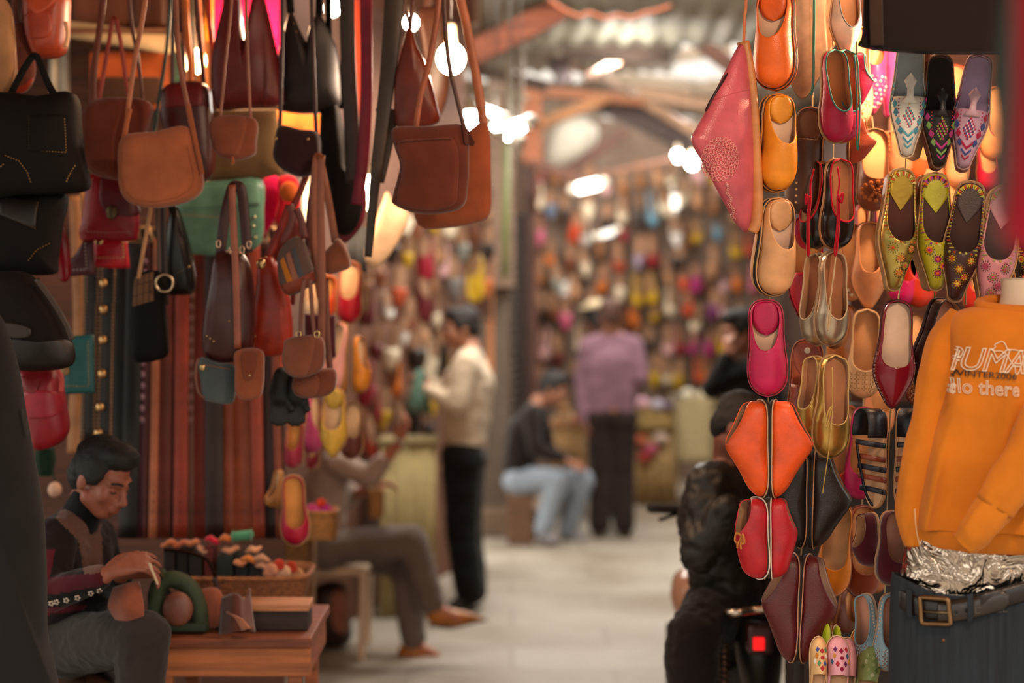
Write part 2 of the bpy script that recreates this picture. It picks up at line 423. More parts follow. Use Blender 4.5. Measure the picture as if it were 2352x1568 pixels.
class Shoe:
    def __init__(s, L=.26, wr=.175, shape='round', hb=.05, hi=.06, ht=.03, v1=.6, om=.72, vb=None, q=4.0, ts=.008, asym=.0, low=.0):
        s.L = L; s.W = L * wr; s.shape = shape; s.hb = hb; s.hi = hi; s.ht = ht; s.v1 = v1; s.om = om; s.vb = vb; s.q = q; s.ts = ts; s.asym = asym; s.low = low
    def w(s, v):
        # smooth sampling of the outline table
        if v <= 0 or v >= 1: return 0
        t = PROF[s.shape]; h = .02
        if v < .05 or v > .95: return s.W * interp(t, v)
        return s.W * (interp(t, v - h) + 2 * interp(t, v) + interp(t, v + h)) / 4
    def cx(s, v): return s.asym * s.W * math.sin(PI * min(1, max(0, v)) ** 1.5)
    def y(s, v): return (v - .5) * s.L
    def h(s, v):
        v1 = s.v1; tb = [(0, s.hb), (v1 * .55, s.hb * .5 + s.hi * .5), (v1, s.hi), (v1 + (1 - v1) * .45, s.hi * .45 + s.ht * .62), (1, s.ht * .9)]
        a = sum(interp(tb, min(1, max(0, v + q * .03))) for q in (-3, -2, -1, 0, 1, 2, 3)) / 7
        if v < .07 and s.hb > .03: a *= .5 + .5 * math.sqrt(max(0, 1 - (1 - v / .07) ** 2))
        if v > .86: a *= math.sqrt(max(0, 1 - ((v - .86) / .14) ** 2.4)) * .96 + .04
        return a
    def o(s, v):
        if v >= s.v1: return 0
        r = s.om * max(0, 1 - (v / s.v1) ** s.q) ** .5
        if s.vb is not None: r = max(r, s.om + (1 - s.low - s.om) * sstep(s.vb + .12, s.vb - .04, v))
        return min(1, r)
    def pt(s, v, u, left=True, off=0):
        x = s.w(v) * math.cos(u); z = s.ts + s.h(v) * math.sin(u) ** .85
        return Vector(((-x if left else x) + s.cx(v), s.y(v), z))
    def S(s, v, k):
        u = PI / 2 * (1 - abs(k)); return s.pt(v, u, k < 0)
    def vs(s, n):
        a = [(1 - math.cos(PI * i / n)) / 2 for i in range(n + 1)]
        return sorted(set([round(x, 5) for x in a] + [round(s.v1 * (1 - .0015 * k * k), 5) for k in range(8)]))
    def upper(s, n=34, m=7):
        vs = s.vs(n); V = []; Fc = []
        for left in (True, False):
            b = len(V)
            for v in vs:
                uo = PI / 2 * (1 - s.o(v))
                for j in range(m + 1): V.append(s.pt(v, uo * j / m, left))
            for i in range(len(vs) - 1):
                for j in range(m):
                    q = (b + i * (m + 1) + j, b + (i + 1) * (m + 1) + j, b + (i + 1) * (m + 1) + j + 1, b + i * (m + 1) + j + 1)
                    if s.o((vs[i] + vs[i + 1]) / 2) > .985: continue
                    Fc.append(q[::-1] if left else q)
        return V, Fc
    def edge(s, n=30, vmin=0.0):
        v0 = max(vmin, 0.0)
        vs = [s.v1 * (1 - (1 - i / n) ** 1.0) for i in range(n + 1)]
        vs = [v0 + (s.v1 - v0) * math.sin(PI / 2 * i / n) for i in range(n + 1)]
        f = lambda v, l: s.pt(v, PI / 2 * (1 - s.o(v)), l)
        a = [f(v, True) for v in vs]; b = [f(v, False) for v in vs[::-1]]
        return a + b[1:]
    def outline(s, k=1.0, n=26, z=0.0):
        vs = [(1 - math.cos(PI * i / n)) / 2 for i in range(n + 1)]
        a = [Vector((-s.w(v) * k + s.cx(v), s.y(v) * (1 + (k - 1) * .5), z)) for v in vs]
        b = [Vector((s.w(v) * k + s.cx(v), s.y(v) * (1 + (k - 1) * .5), z)) for v in vs[::-1]]
        return a + b[1:-1]
    def slab(s, k, z0, z1, r=.15):
        rings = [(k - .05, z0), (k, z0 + (z1 - z0) * r), (k, z1 - (z1 - z0) * r), (k - .02, z1)]
        V = []; Fc = []
        for kk, z in rings: V += s.outline(kk, z=z)
        n = len(V) // 4
        for r_ in range(3):
            for i in range(n): j = (i + 1) % n; Fc.append((r_ * n + i, r_ * n + j, r_ * n + n + j, r_ * n + n + i))
        Fc += [tuple(range(n - 1, -1, -1)), tuple(range(3 * n, 4 * n))]
        return V, Fc
    def heel(s, hh):
        vs = [.0, .01, .03, .07, .13, .2, .25]; V = []; Fc = []
        L = [Vector((-s.w(v), s.y(v), 0)) for v in vs] + [Vector((s.w(v), s.y(v), 0)) for v in vs[:0:-1]]
        n = len(L)
        for z, k in ((.002, 1), (-hh * .5, .93), (-hh, .92)):
            for p in L: V.append(Vector((p.x * k, p.y * (1 if z > 0 else .995), z)))
        for r in range(2):
            for i in range(n): j = (i + 1) % n; Fc.append((r * n + j, r * n + i, r * n + n + i, r * n + n + j))
        Fc += [tuple(range(n)), tuple(range(3 * n - 1, 2 * n - 1, -1))]
        return V, Fc
    def pad(s, v0, v1, k, z, dome=0.0, n=14, diamond=False):
        """piece of the insole between two stations, domed when it is the folded-down heel"""
        V = []; Fc = []; m = 8
        for i in range(n + 1):
            v = v0 + (v1 - v0) * i / n
            ww = s.w(max(v, .004)) * k
            e = math.sqrt(max(0, 1 - ((i / n - .35) / .65) ** 2)) if i / n > .35 and not diamond else 1
            if diamond and i / n > .55: e = max(0, 1 - (i / n - .55) / .45)
            for j in range(m + 1):
                a = -1 + 2 * j / m
                hh = dome * (1 - a ** 4) ** .5 * (1 - max(0, (i / n - .6) / .4) ** 2 * .6) if dome else 0
                V.append(Vector((a * ww * e + s.cx(v), s.y(v), z + hh)))
        for i in range(n):
            for j in range(m): q = i * (m + 1) + j; Fc.append((q, q + 1, q + m + 2, q + m + 1))
        return V, Fc

def frame(A, B, d, yaw=0, dd=0):
    """heel at photo point A, toe at B; yaw turns the top of the shoe to the photo's right"""
    a = P(A[0], A[1], d); b = P(B[0], B[1], d + dd); y = (b - a); L = y.length; y.normalize()
    z = Vector((0, -1, 0)); z = (z - y * z.dot(y)).normalized()
    z = Matrix.Rotation(-math.radians(yaw) if (Matrix.Rotation(math.radians(1), 3, y) @ z).x < z.x else math.radians(yaw), 3, y) @ z
    x = y.cross(z)
    m = Matrix((x, y, z)).transposed().to_4x4(); m.translation = (a + b) / 2
    return m, L

def deco(s, items, mats, name, root, off=.0012):
    """beads, stitches and patches sewn on the upper: (v, k, kind, size, material)"""
    V = []; Fc = []; mi = []
    for v, k, kind, r, c in items:
        e = .01; p = s.S(v, k); tv = (s.S(min(.999, v + e), k) - s.S(v - e, k)).normalized()
        k2 = k if abs(k) > .02 else .02
        tx = (s.S(v, min(.99, k2 + .03)) - s.S(v, k2 - .03 if k2 - .03 > 0 or k2 < 0 else .001))
        tx = tx.normalized() if tx.length > 1e-6 else Vector((1, 0, 0))
        n = tx.cross(tv); n = n.normalized() if n.length > 1e-6 else Vector((0, 0, 1))
        if n.z < 0: n = -n
        tx = tv.cross(n)
        def poly(q, cc, h=1.0):
            b = len(V); c0 = Vector((sum(a[0] for a in q) / len(q), sum(a[1] for a in q) / len(q)))
            for sc, o_ in ((1, -.0006), (1, off * h), (.7, off * h * 1.25)):
                for a in q: V.append(p + tx * (c0.x + (a[0] - c0.x) * sc) + tv * (c0.y + (a[1] - c0.y) * sc) + n * o_)
            m = len(q)
            for z in range(2):
                for i in range(m): Fc.append((b + z * m + i, b + z * m + (i + 1) % m, b + z * m + m + (i + 1) % m, b + z * m + m + i)); mi.append(cc)
            Fc.append(tuple(b + 2 * m + i for i in range(m))); mi.append(cc)
        if kind == 'dot': poly([(r * math.cos(PI * i / 4), r * math.sin(PI * i / 4)) for i in range(8)], c, 1.3)
        elif kind == 'dia': poly([(0, -r * 1.3), (r, 0), (0, r * 1.3), (-r, 0)], c)
        elif kind == 'sq': poly([(-r, -r * .8), (r * .9, -r), (r, r * .9), (-r * .9, r)], c)
        elif kind == 'chev': 
            poly([(0, r * .5), (-r, -r * .55), (-r, -r * .05), (0, r)], c); poly([(0, r * .5), (0, r), (r, -r * .05), (r, -r * .55)], c)
        elif kind == 'bar': poly([(-r, -r * .22), (r, -r * .22), (r, r * .22), (-r, r * .22)], c)
        elif kind == 'leaf':  # radial petal ring
            for i in range(8):
                a = 2 * PI * i / 8; ca, sa = math.cos(a), math.sin(a)
                f = lambda x, y: (x * ca - y * sa, x * sa + y * ca)
                poly([f(r * .25, 0), f(r * .6, -r * .16), f(r, 0), f(r * .6, r * .16)], c[i % len(c)])
        elif kind == 'flower':
            cc, c2, c3 = c
            for i in range(12):
                a = 2 * PI * i / 12; ca, sa = math.cos(a), math.sin(a)
                f = lambda x, y: (x * ca - y * sa, x * sa + y * ca)
                poly([f(r * .2, -r * .07), f(r * .72, -r * .13), f(r * .72, r * .13), f(r * .2, r * .07)], cc if i % 2 else c2)
                poly([f(r * .92, -r * .08), f(r * 1.12, -r * .08), f(r * 1.12, r * .08), f(r * .92, r * .08)], c3, .8)
    return mk(name, V, Fc, mats, root, local=True, mi=mi)

def solid(o, t, mats=True):
    m = o.modifiers.new('Solidify', 'SOLIDIFY'); m.thickness = t; m.offset = -1
    if mats and len(o.data.materials) > 1: m.material_offset = 1
    return o
def weld(o):
    m = o.modifiers.new('Weld', 'WELD'); m.merge_threshold = .0002; return o

SHOES = []
def shoe(name, label, A, B, d, col, yaw=0, dd=0, cat='shoe', group=None, lining='B98A62', insole='C9A07A', sole='6A4A34', k='leather', trim=None, trim_r=.0018,
         welt='C89A6A', flap=None, heelh=0, mate=None, deco_=None, heel_pad=None, strap=None, slip=False, dz=0, laces=None, tie=None, mx=0, **st):
    m, L = frame(A, B, d, yaw, dd)
    s = Shoe(L=L, **st)
    r = thing(name, label, cat, (0, 0, 0), group); r.matrix_world = m; r['_d'] = 0; del r['_d']
    V, Fc = s.upper(); o = mk('upper', V, Fc, [M(col, k), M(lining, 'suede')], r, local=True); weld(o); solid(o, .0025)
    V, Fc = s.slab(1.05, 0, s.ts); mk('sole', V, Fc, M(sole, 'rubber'), r, local=True)
    if welt:
        V, Fc = tubeVF(s.outline(1.06, z=s.ts * .96), .0018, 6, True); mk('welt', V, Fc, M(welt, 'leather'), r, local=True)
    V, Fc = s.pad(.0, .97, .93, s.ts + .0025); V2, F2 = s.pad(.0, .97, .93, s.ts + .0005); 
    mk('insole', *s.slab(.94, s.ts - .001, s.ts + .003), M(insole, 'suede'), r, local=True)
    if trim:
        V, Fc = tubeVF(s.edge(vmin=(s.vb or 0) * .6), trim_r, 6); mk('trim', V, Fc, M(trim, 'cloth'), r, local=True)
    if flap:
        V, Fc = s.pad(.015, flap[1] if len(flap) > 1 else .3, .92 if len(flap) < 3 else flap[2], s.ts + .006, .012); o = mk('folded_heel', V, Fc, M(flap[0], k), r, local=True); solid(o, .004, False)
    if heelh:
        mk('heel', *s.heel(heelh), M(sole if heelh < .03 else '8A5A3C', 'leather'), r, local=True)
    if heel_pad:
        V, Fc = s.pad(.01, heel_pad[1], .93, s.ts + .0042, 0, diamond=heel_pad[2] if len(heel_pad) > 2 else False); o = mk('heel_pad', V, Fc, M(heel_pad[0], k), r, local=True); solid(o, .002, False)
    if deco_: deco(s, deco_[0], deco_[1], 'embroidery', r)
    if mate:
        # the other shoe of the pair hangs sole to sole behind it
        r2 = thing(name, mate, cat, (0, 0, 0), group or None)
        r2.matrix_world = m @ Matrix.Translation((mx, 0, -.003 - (heelh * 2 if heelh else 0))) @ Matrix.Rotation(PI, 4, 'Y')
        for ch in list(r.children):
            if ch.name.split('.')[0] in ('embroidery',): continue
            c2 = ch.copy(); C.objects.link(c2); c2.parent = r2
    r['_s'] = 0; del r['_s']
    SHOES.append(r)
    return r, s, m
def edge_pair(name, la, lb, A, B, d, col, gap=.014, ya=84, yb=84, **kw):
    """two shoes sole to sole, seen from the edge; la is the one facing photo left"""
    g = gap * F / d / 2
    a = shoe(name, la, (A[0] - g, A[1]), (B[0] - g, B[1]), d, col, yaw=-ya, **kw)
    b = shoe(name, lb, (A[0] + g, A[1]), (B[0] + g, B[1]), d, col, yaw=yb, **kw)
    return a, b
# ------------------------------------------------------------------ people
def basis(fwd, up):
    f = Vector(fwd).normalized(); u = Vector(up); u = (u - f * u.dot(f)).normalized(); r = f.cross(u)
    return Matrix((r, f, u)).transposed()
def head_parts(c, R, s=1.0):
    c = Vector(c); g = lambda x, y, z: c + R @ Vector((x * s, y * s, z * s))
    E = [(g(0, -.012, .032), (.074 * s, .094 * s, .083 * s), R), (g(0, .03, -.03), (.06 * s, .06 * s, .085 * s), R), (g(0, .048, -.092), (.034 * s, .034 * s, .026 * s), R),
         (g(0, .088, -.064), (.026 * s, .013 * s, .0075 * s), R), (g(0, .086, -.077), (.022 * s, .013 * s, .0075 * s), R)]
    for k in (-1, 1):
        E.append((g(k * .078, -.012, -.014), (.011 * s, .02 * s, .031 * s), R)); E.append((g(k * .042, .055, -.03), (.022 * s, .024 * s, .028 * s), R))
    Sg = [(g(0, .09, .004), .009 * s, g(0, .113, -.036), .012 * s), (g(0, .1, -.042), .012 * s, g(0, .098, -.044), .012 * s),
          (g(-.012, .1, -.044), .009 * s, g(.012, .1, -.044), .009 * s), (g(-.045, .07, .018), .011 * s, g(-.012, .086, .016), .01 * s), (g(.045, .07, .018), .011 * s, g(.012, .086, .016), .01 * s),
          (g(-.05, .01, -.06), .026 * s, g(-.012, .05, -.09), .028 * s), (g(.05, .01, -.06), .026 * s, g(.012, .05, -.09), .028 * s)]
    return Sg, E, g
def hand_parts(w, fwd, palm, side, s=1.0, curl=.5, spread=.12, thumb=.6):
    """wrist, direction of the fingers, direction the palm faces, side +1 when the thumb is on fwd x palm"""
    f = Vector(fwd).normalized(); n = Vector(palm); n = (n - f * n.dot(f)).normalized(); t = f.cross(n) * side
    w = Vector(w); Sg = []
    kn = [w + f * .088 * s + t * x * s for x in (.03, .01, -.01, -.029)]
    for k in kn: Sg.append((w + (k - w) * .15, .0145 * s, k, .0115 * s))
    Sg.append((w, .022 * s, w + f * .05 * s, .02 * s))
    L = (.078, .088, .082, .064)
    for i, k in enumerate(kn):
        d = (f + t * spread * (1.2 - .8 * i)).normalized(); p = k; cu = curl * (1 + .12 * i); r = .0092 * s
        for j, q in enumerate((.45, .32, .23)):
            a = cu * (.45, .85, .6)[j]
            d = (d * math.cos(a) + n * math.sin(a)).normalized()
            e = p + d * L[i] * q * s; Sg.append((p, r, e, r * .9)); r *= .9; p = e
            n = (n - d * n.dot(d)).normalized() if False else n
    b = w + f * .022 * s + t * .024 * s; d = (f * .62 + t * .75 + n * .35 * thumb).normalized()
    e = b + d * .042 * s; Sg.append((b, .014 * s, e, .011 * s)); d = (f * .9 + t * .2 + n * .5 * thumb).normalized(); e2 = e + d * .032 * s; Sg.append((e, .0105 * s, e2, .0095 * s))
    d = (f * .95 + n * .5 * thumb - t * .05).normalized(); Sg.append((e2, .0095 * s, e2 + d * .026 * s, .0085 * s))
    return Sg
def person(label, J, skin, top, trousers, hair, shoes=None, vox=.009, s=1.0, sh=.06, wr=.006, build=1.0, neck=True, face=True, hair_parts=None, top_name='jumper', slv=1.0, leg_r=(.088, .066, .055), loc=None, lids=False):
    """J: joints in world space. pelvis, chest, neck, head, face (direction), up, sL eL wL sR eR wR, hL kL aL tL hR kR aR tR; handL/handR = (fwd, palm, side, curl)"""
    V = lambda k: Vector(J[k])
    root = thing('person', label, 'person', loc or (V('pelvis').x, V('pelvis').y, min(V(k).z for k in J if k in ('aL', 'aR', 'tL', 'tR')) - .02 if 'aL' in J else V('pelvis').z - .3))
    R = basis(J['face'], J['up']); Sg, E, g = head_parts(V('head'), R, s)
    neckb = V('neck')
    Sg.append((g(0, -.025, -.05), .054 * s, neckb, .058 * s))
    Sg += [(V('chest'), .105 * build, V('pelvis'), .1 * build), (neckb, .055, V('chest'), .1)]
    T = []; G = []
    sp = (V('sR') - V('sL')); mid = (V('sR') + V('sL')) / 2
    ax = sp.normalized() if sp.length > .05 else Vector((1, 0, 0))
    for k in 'LR':
        if 's' + k not in J: continue
        sg = [(V('s' + k), .05, V('e' + k), .038), (V('e' + k), .038, V('w' + k), .026), (neckb, .05, V('s' + k), .048)]
        Sg += sg
        b = build
        T += [(V('s' + k), .062 * b, V('e' + k), .052 * b), (neckb.lerp(V('chest'), .12), .06, V('s' + k), .06 * b)]
        w_ = V('e' + k).lerp(V('w' + k), slv)
        T.append((V('e' + k), .052 * b, w_, (.052 - .014 * slv) * b))
        if 'hand' + k in J: Sg += hand_parts(V('w' + k), *J['hand' + k][:3], s=.98, curl=J['hand' + k][3])
        a = ax * (.085 * b) * (1 if k == 'R' else -1)
        T += [(V('chest') + a, .1 * b, V('pelvis') + a * .8, .095 * b), (V('s' + k).lerp(V('chest'), .3), .08 * b, V('chest') + a, .1 * b)]
    T += [(V('chest'), .125 * build, V('pelvis'), .1 * build), (neckb.lerp(V('chest'), .25), .075, V('chest'), .11 * build)]
    for k in 'LR':
        if 'h' + k not in J: continue
        Sg += [(V('h' + k), .078, V('k' + k), .052), (V('k' + k), .052, V('a' + k), .034), (V('a' + k), .034, V('t' + k), .026), (V('pelvis'), .09, V('h' + k), .08)]
        G += [(V('h' + k), leg_r[0], V('k' + k), leg_r[1]), (V('k' + k), leg_r[1], V('k' + k).lerp(V('a' + k), .93), leg_r[2]), (V('pelvis'), .1 * build, V('h' + k), leg_r[0] + .012)]
    body = blob('body', Sg, E, vox, M(skin, 'skin'), root, it=3)
    if top: tp = blob(top_name, T, [], vox * 1.3, M(*top) if isinstance(top, tuple) else M(top, 'cloth'), root, it=6, wr=wr)
    else: tp = None
    lg = None
    if G and trousers: lg = blob('trousers', G, [], vox * 1.3, M(trousers, 'denim' if trousers[:1] in '789' else 'cloth'), root, it=5, wr=wr)
    if hair:
        hp = hair_parts or [((0, -.022, .045), (.083, .1, .084)), ((0, -.06, -.005), (.073, .055, .075)), ((0, .03, .085), (.068, .058, .04)), ((-.066, -.01, .02), (.02, .05, .05)), ((.066, -.01, .02), (.02, .05, .05))]
        blob('hair', [], [(g(*c), tuple(q * s for q in r), R) for c, r in hp], vox, M(hair, 'hair'), root, it=2, wr=.003, wf=60)
    if face:
        for k in (-1, 1):
            e = ell('eye', g(k * .031, .072, -.003), (.0125 * s, .0125 * s, .009 * s), M(skin, 'skin') if lids else M('E6DED2', 'plain', .2), root, R)
            if lids: V_, F_ = tubeVF([g(k * .02, .084, -.009), g(k * .031, .0855, -.011), g(k * .043, .08, -.009)], .0018 * s, 5); mk('eyelash', V_, F_, M('1A100C', 'hair'), e)
            else: ell('pupil', g(k * .031, .0835, -.004), (.0058 * s, .003, .0055 * s), M('1A120E', 'plain', .1), e, R)
            V_, F_ = tubeVF([g(k * .014, .093, .02), g(k * .032, .09, .026), g(k * .05, .074, .02)], .004 * s, 6); mk('eyebrow', V_, F_, M(hair or '1A120E', 'hair'), root)
    if shoes:
        for k in 'LR':
            if 'a' + k in J:
                a, t = V('a' + k), V('t' + k); u = (t - a).normalized(); dn = Vector((0, 0, -1))
                blob('shoe', [(a + dn * .02 - u * .01, .042, a.lerp(t, .6) + dn * .006, .044), (a.lerp(t, .6) + dn * .006, .044, t, .032), (a + dn * .03, .04, a - u * .015, .042)], [], .008, M(shoes, 'leather'), root, it=4)
    return root, body, tp, lg, g, R
# ------------------------------------------------------------------ the setting
def struct(o, name):
    o.name = name; return tag(o, kind='structure')
def quad(name, pts, mat, uvn=1):
    return struct(mk(name, [Vector(p) for p in pts], [(0, 1, 2, 3)], mat, None, smooth=False), name)
def stonefloor():
    m = bpy.data.materials.new('paving'); m.use_nodes = True; nt = m.node_tree; N = nt.nodes; Lk = nt.links; b = N['Principled BSDF']
    tc = N.new('ShaderNodeTexCoord'); br = N.new('ShaderNodeTexBrick'); br.inputs['Scale'].default_value = .8; br.inputs['Mortar Size'].default_value = .012; br.inputs['Brick Width'].default_value = .8; br.inputs['Row Height'].default_value = .4
    br.inputs['Color1'].default_value = rgb('A8A093'); br.inputs['Color2'].default_value = rgb('A0978A'); br.inputs['Mortar'].default_value = rgb('999083')
    n = N.new('ShaderNodeTexNoise'); n.inputs['Scale'].default_value = 1.3; n.inputs['Detail'].default_value = 6
    n2 = N.new('ShaderNodeTexNoise'); n2.inputs['Scale'].default_value = 14; n2.inputs['Detail'].default_value = 4
    mx = N.new('ShaderNodeMix'); mx.data_type = 'RGBA'; mx.blend_type = 'MULTIPLY'; mx.inputs['Factor'].default_value = .95
    cr_ = N.new('ShaderNodeValToRGB'); cr_.color_ramp.elements[0].position = .3; cr_.color_ramp.elements[0].color = (.55, .47, .38, 1); cr_.color_ramp.elements[1].position = .65; cr_.color_ramp.elements[1].color = (1, 1, 1, 1)
    for t in (br, n, n2): Lk.new(tc.outputs['Object'], t.inputs['Vector'])
    Lk.new(n.outputs['Fac'], cr_.inputs['Fac']); Lk.new(br.outputs['Color'], mx.inputs['A']); Lk.new(cr_.outputs['Color'], mx.inputs['B']); Lk.new(mx.outputs['Result'], b.inputs['Base Color'])
    rr = N.new('ShaderNodeMapRange'); rr.inputs['To Min'].default_value = .3; rr.inputs['To Max'].default_value = .75; Lk.new(n.outputs['Fac'], rr.inputs['Value']); Lk.new(rr.outputs[0], b.inputs['Roughness'])
    bp = N.new('ShaderNodeBump'); bp.inputs['Strength'].default_value = .25; bp.inputs['Distance'].default_value = .01; Lk.new(n2.outputs['Fac'], bp.inputs['Height']); Lk.new(bp.outputs[0], b.inputs['Normal'])
    return m
quad('floor', [(-6, -4, 0), (6, -4, 0), (6, 22, 0), (-6, 22, 0)], stonefloor())
WDK = M('3A2418', 'wood'); 
quad('wall_left', [(-4.5, 6.6, 0), (-.86, 6.6, 0), (-.86, 6.6, 3.4), (-4.5, 6.6, 3.4)], M('4A2A1C', 'wood'))
quad('wall_left_side', [(-.86, 6.6, 0), (-1.36, 8.2, 0), (-1.36, 8.2, 3.4), (-.86, 6.6, 3.4)], M('5A3624', 'wood'))
quad('wall_left_back', [(-1.36, 8.2, 0), (-.306, 11.56, 0), (-.306, 11.56, 3.4), (-1.36, 8.2, 3.4)], M('6A4430', 'stone'))
quad('wall_back', [(-.3, 16.4, 0), (2.6, 16.4, 0), (2.6, 16.4, 3.4), (-.3, 16.4, 3.4)], M('6E5A4C', 'stone'))
quad('wall_back_side', [(.1, 13.5, 0), (.1, 16.4, 0), (.1, 16.4, 3.4), (.1, 13.5, 3.4)], M('7A5640', 'stone'))
quad('wall_right', [(2.55, 5.3, 0), (2.55, 16.4, 0), (2.55, 16.4, 3.4), (2.55, 5.3, 3.4)], M('4A342A', 'stone'))
quad('wall_right_stall', [(1.03, 5.3, 0), (2.6, 5.3, 0), (2.6, 5.3, 3.4), (1.03, 5.3, 3.4)], M('5A2E1A', 'wood'))
# roof over the near stalls, boarded; further roof of corrugated sheets with gaps to the sky
quad('ceiling', [(-5, -1, 3.4), (5, -1, 3.4), (5, 8.9, 3.4), (-5, 8.9, 3.4)], M('5A4434', 'wood'))
def corrugated(label, x0, x1, y0, y1, z0, z1, col, k='metal'):
    V = []; Fc = []; n = 60
    for i in range(n + 1):
        x = x0 + (x1 - x0) * i / n; w = .018 * math.sin(i * 1.57)
        V += [(x, y0, z0 + w), (x, y1, z1 + w)]
    for i in range(n): Fc.append((2 * i, 2 * i + 2, 2 * i + 3, 2 * i + 1))
    o = mk('roof_sheet', V, Fc, M(col, 'stone', .6), None); solid(o, .006, False); tag(o, label, 'roof sheet', 'corrugated roof sheets over the alley')
corrugated('greenish corrugated sheet highest over the middle of the alley', -.2, 2.2, 10.0, 11.3, 3.55, 3.42, '9A9684')
corrugated('grey corrugated sheet behind the greenish one', -.6, 1.15, 11.6, 12.6, 3.5, 3.4, '8A8478')
corrugated('brown rusty corrugated sheet left over the shutter', -3, -.2, 9.6, 12.6, 3.6, 3.4, '7A4A34')
corrugated('pale corrugated sheet over the far shoe wall', -.4, 3.2, 13.6, 15.6, 3.45, 3.35, '9A9080')
corrugated('dark corrugated sheet at the right over the alley', 1.6, 4, 11.5, 13.3, 3.5, 3.42, '5A4A40')
corrugated('grey sheet above the far wall corner', -2, -.5, 13.0, 16.4, 3.45, 3.4, '8A7A6C')
corrugated('rusty strip of sheet at the right end of the roof', 2.3, 4, 9.2, 10.9, 3.5, 3.5, '7A5440')
def roofbeam(label, a, b, w, col, d0, d1=None):
    o = beam('roof_beam', P(a[0], a[1], d0), P(b[0], b[1], d1 or d0), w, w, M(col, 'wood'), None, .006); tag(o, label, 'beam', 'roof beams over the alley')
roofbeam('rust red beam slanting up above the light bulb', (1085, 125), (1290, 20), .14, '8A4A30', 10.2)
roofbeam('broad brown beam crossing the top middle of the roof', (1240, 10), (1660, 22), .1, '6A4A3A', 10.6)
roofbeam('grey brown beam under the greenish sheet', (1290, 112), (1540, 126), .12, '4A3A30', 11.4)
roofbeam('pale beam slanting from the orange frame to the right', (1180, 80), (1460, 215), .07, '8A7464', 11.8, 13)
roofbeam('long dark pole slanting across the roof middle', (1340, 185), (1560, 60), .05, '5A4030', 12)
roofbeam('short dark beam at the right beside the pink slipper', (1560, 60), (1700, 170), .1, '5A3828', 11.6)
roofbeam('pale board near the top right of the alley roof', (1420, 150), (1680, 110), .09, 'A89480', 12.4)
roofbeam('grey board below the sky gap', (1400, 175), (1660, 205), .08, '8A7A68', 12.8)
roofbeam('brown board lowest on the right part of the roof', (1440, 205), (1680, 250), .09, '8A6A52', 13.2)
roofbeam('thin beam above the left bulb', (1060, 60), (1230, 90), .05, '9A8470', 10.8)
roofbeam('dark beam at the left above the shutter', (1090, 160), (1260, 200), .08, '5A463C', 12)
roofbeam('cross beam right over the seated reader', (1250, 60), (1300, 190), .12, '4A4040', 12.2)
# timber arch frame
AR = '9A5630'
def arch(label, a, b, w, col, d): 
    o = beam('frame_timber', P(a[0], a[1], d), P(b[0], b[1], d), w, w, M(col, 'wood'), None, .006); tag(o, label, 'timber', 'timbers of the arch frame')
arch('orange brown lintel of the arch frame', (1200, 208), (1480, 232), .08, '8A5638', 13.4)
arch('curving right shoulder of the arch frame', (1470, 230), (1640, 330), .07, '8A6A50', 13.4)
arch('left diagonal brace of the arch frame', (1240, 286), (1400, 222), .08, '8A5A34', 13.3)
arch('upper right dark diagonal of the arch frame', (1380, 228), (1650, 358), .17, '32201A', 13.5)
arch('lower dark diagonal brace running down to the left', (1285, 408), (1440, 300), .09, '4A2A1C', 13.2)
arch('thin rod carrying the two far bulbs', (1330, 412), (1600, 352), .035, '6A4430', 13.0)
arch('sloping timber between the post and the rod', (1215, 372), (1330, 412), .06, '5A3424', 12.9)
o = pbox('panel', 1200, 216, 1244, 372, 13.3, .1, M('9A5E40', 'stone'), None, .01); tag(o, 'orange painted wall panel left under the arch frame', 'panel')
o = mk('tarpaulin', [P(1420, 232, 13.8), P(1500, 240, 13.8), P(1650, 330, 13.8), P(1640, 350, 13.6), P(1520, 300, 13.6)], [(0, 1, 2, 3, 4)], M('2A3A22', 'cloth'), None); solid(o, .02, False); tag(o, 'dark green tarpaulin under the arch roof', 'tarpaulin')
o, _ = pillow('canopy', [(1262, 300), (1310, 268), (1362, 282), (1376, 310), (1352, 356), (1310, 384), (1270, 396), (1240, 380)], 13.9, .25, M('D8D2C2', 'plain', .5), None, n=4); tag(o, 'white translucent plastic canopy under the arch frame', 'canopy')
# shutter, pillars, pipes
sh = thing('roller_shutter', 'grey metal roller shutter behind the man in the cream pullover', 'shutter', P(1110, 1215, 12.1))
def slats(nm, p0, p1, z0, z1, mat, parent, step=.075):
    V = []; Fc = []; n = int((z1 - z0) / step); d = Vector((p1[0] - p0[0], p1[1] - p0[1], 0)).normalized(); nr = Vector((d.y, -d.x, 0)); 
    for i in range(n + 1):
        for z, o_ in ((z0 + i * step, 0), (z0 + i * step + step * .25, .022), (z0 + i * step + step * .7, .022)):
            for p in (p0, p1): V.append(Vector((p[0], p[1], min(z, z1))) + nr * o_)
    for i in range(len(V) // 2 - 1): Fc.append((2 * i, 2 * i + 1, 2 * i + 3, 2 * i + 2))
    return mk(nm, V, Fc, mat, parent, smooth=False)
sl_ = slats('slat_curtain', (P(1040, 0, 12.95).x, 12.95), (P(1168, 0, 13.05).x, 13.05), .2, 2.6, M('6A5A4C', 'rubber'), sh)
sh2 = thing('roller_shutter', 'darker lattice shutter on the side wall right of the grey shutter', 'shutter', P(1190, 1215, 12.3))
slats('slat_curtain', (P(1168, 0, 13.07).x, 13.07), (P(1206, 0, 13.5).x, 13.5), .2, 2.4, M('4A4038', 'rubber'), sh2, .06)
def post(label, x, y0, y1, d, w, col, nm='post'):
    o = box(nm, (P(x, 0, d).x - w / 2, d, P(x, y1, d).z), (P(x, 0, d).x + w / 2, d + w, P(x, y0, d).z), M(col, 'wood'), None, .006); tag(o, label, nm)
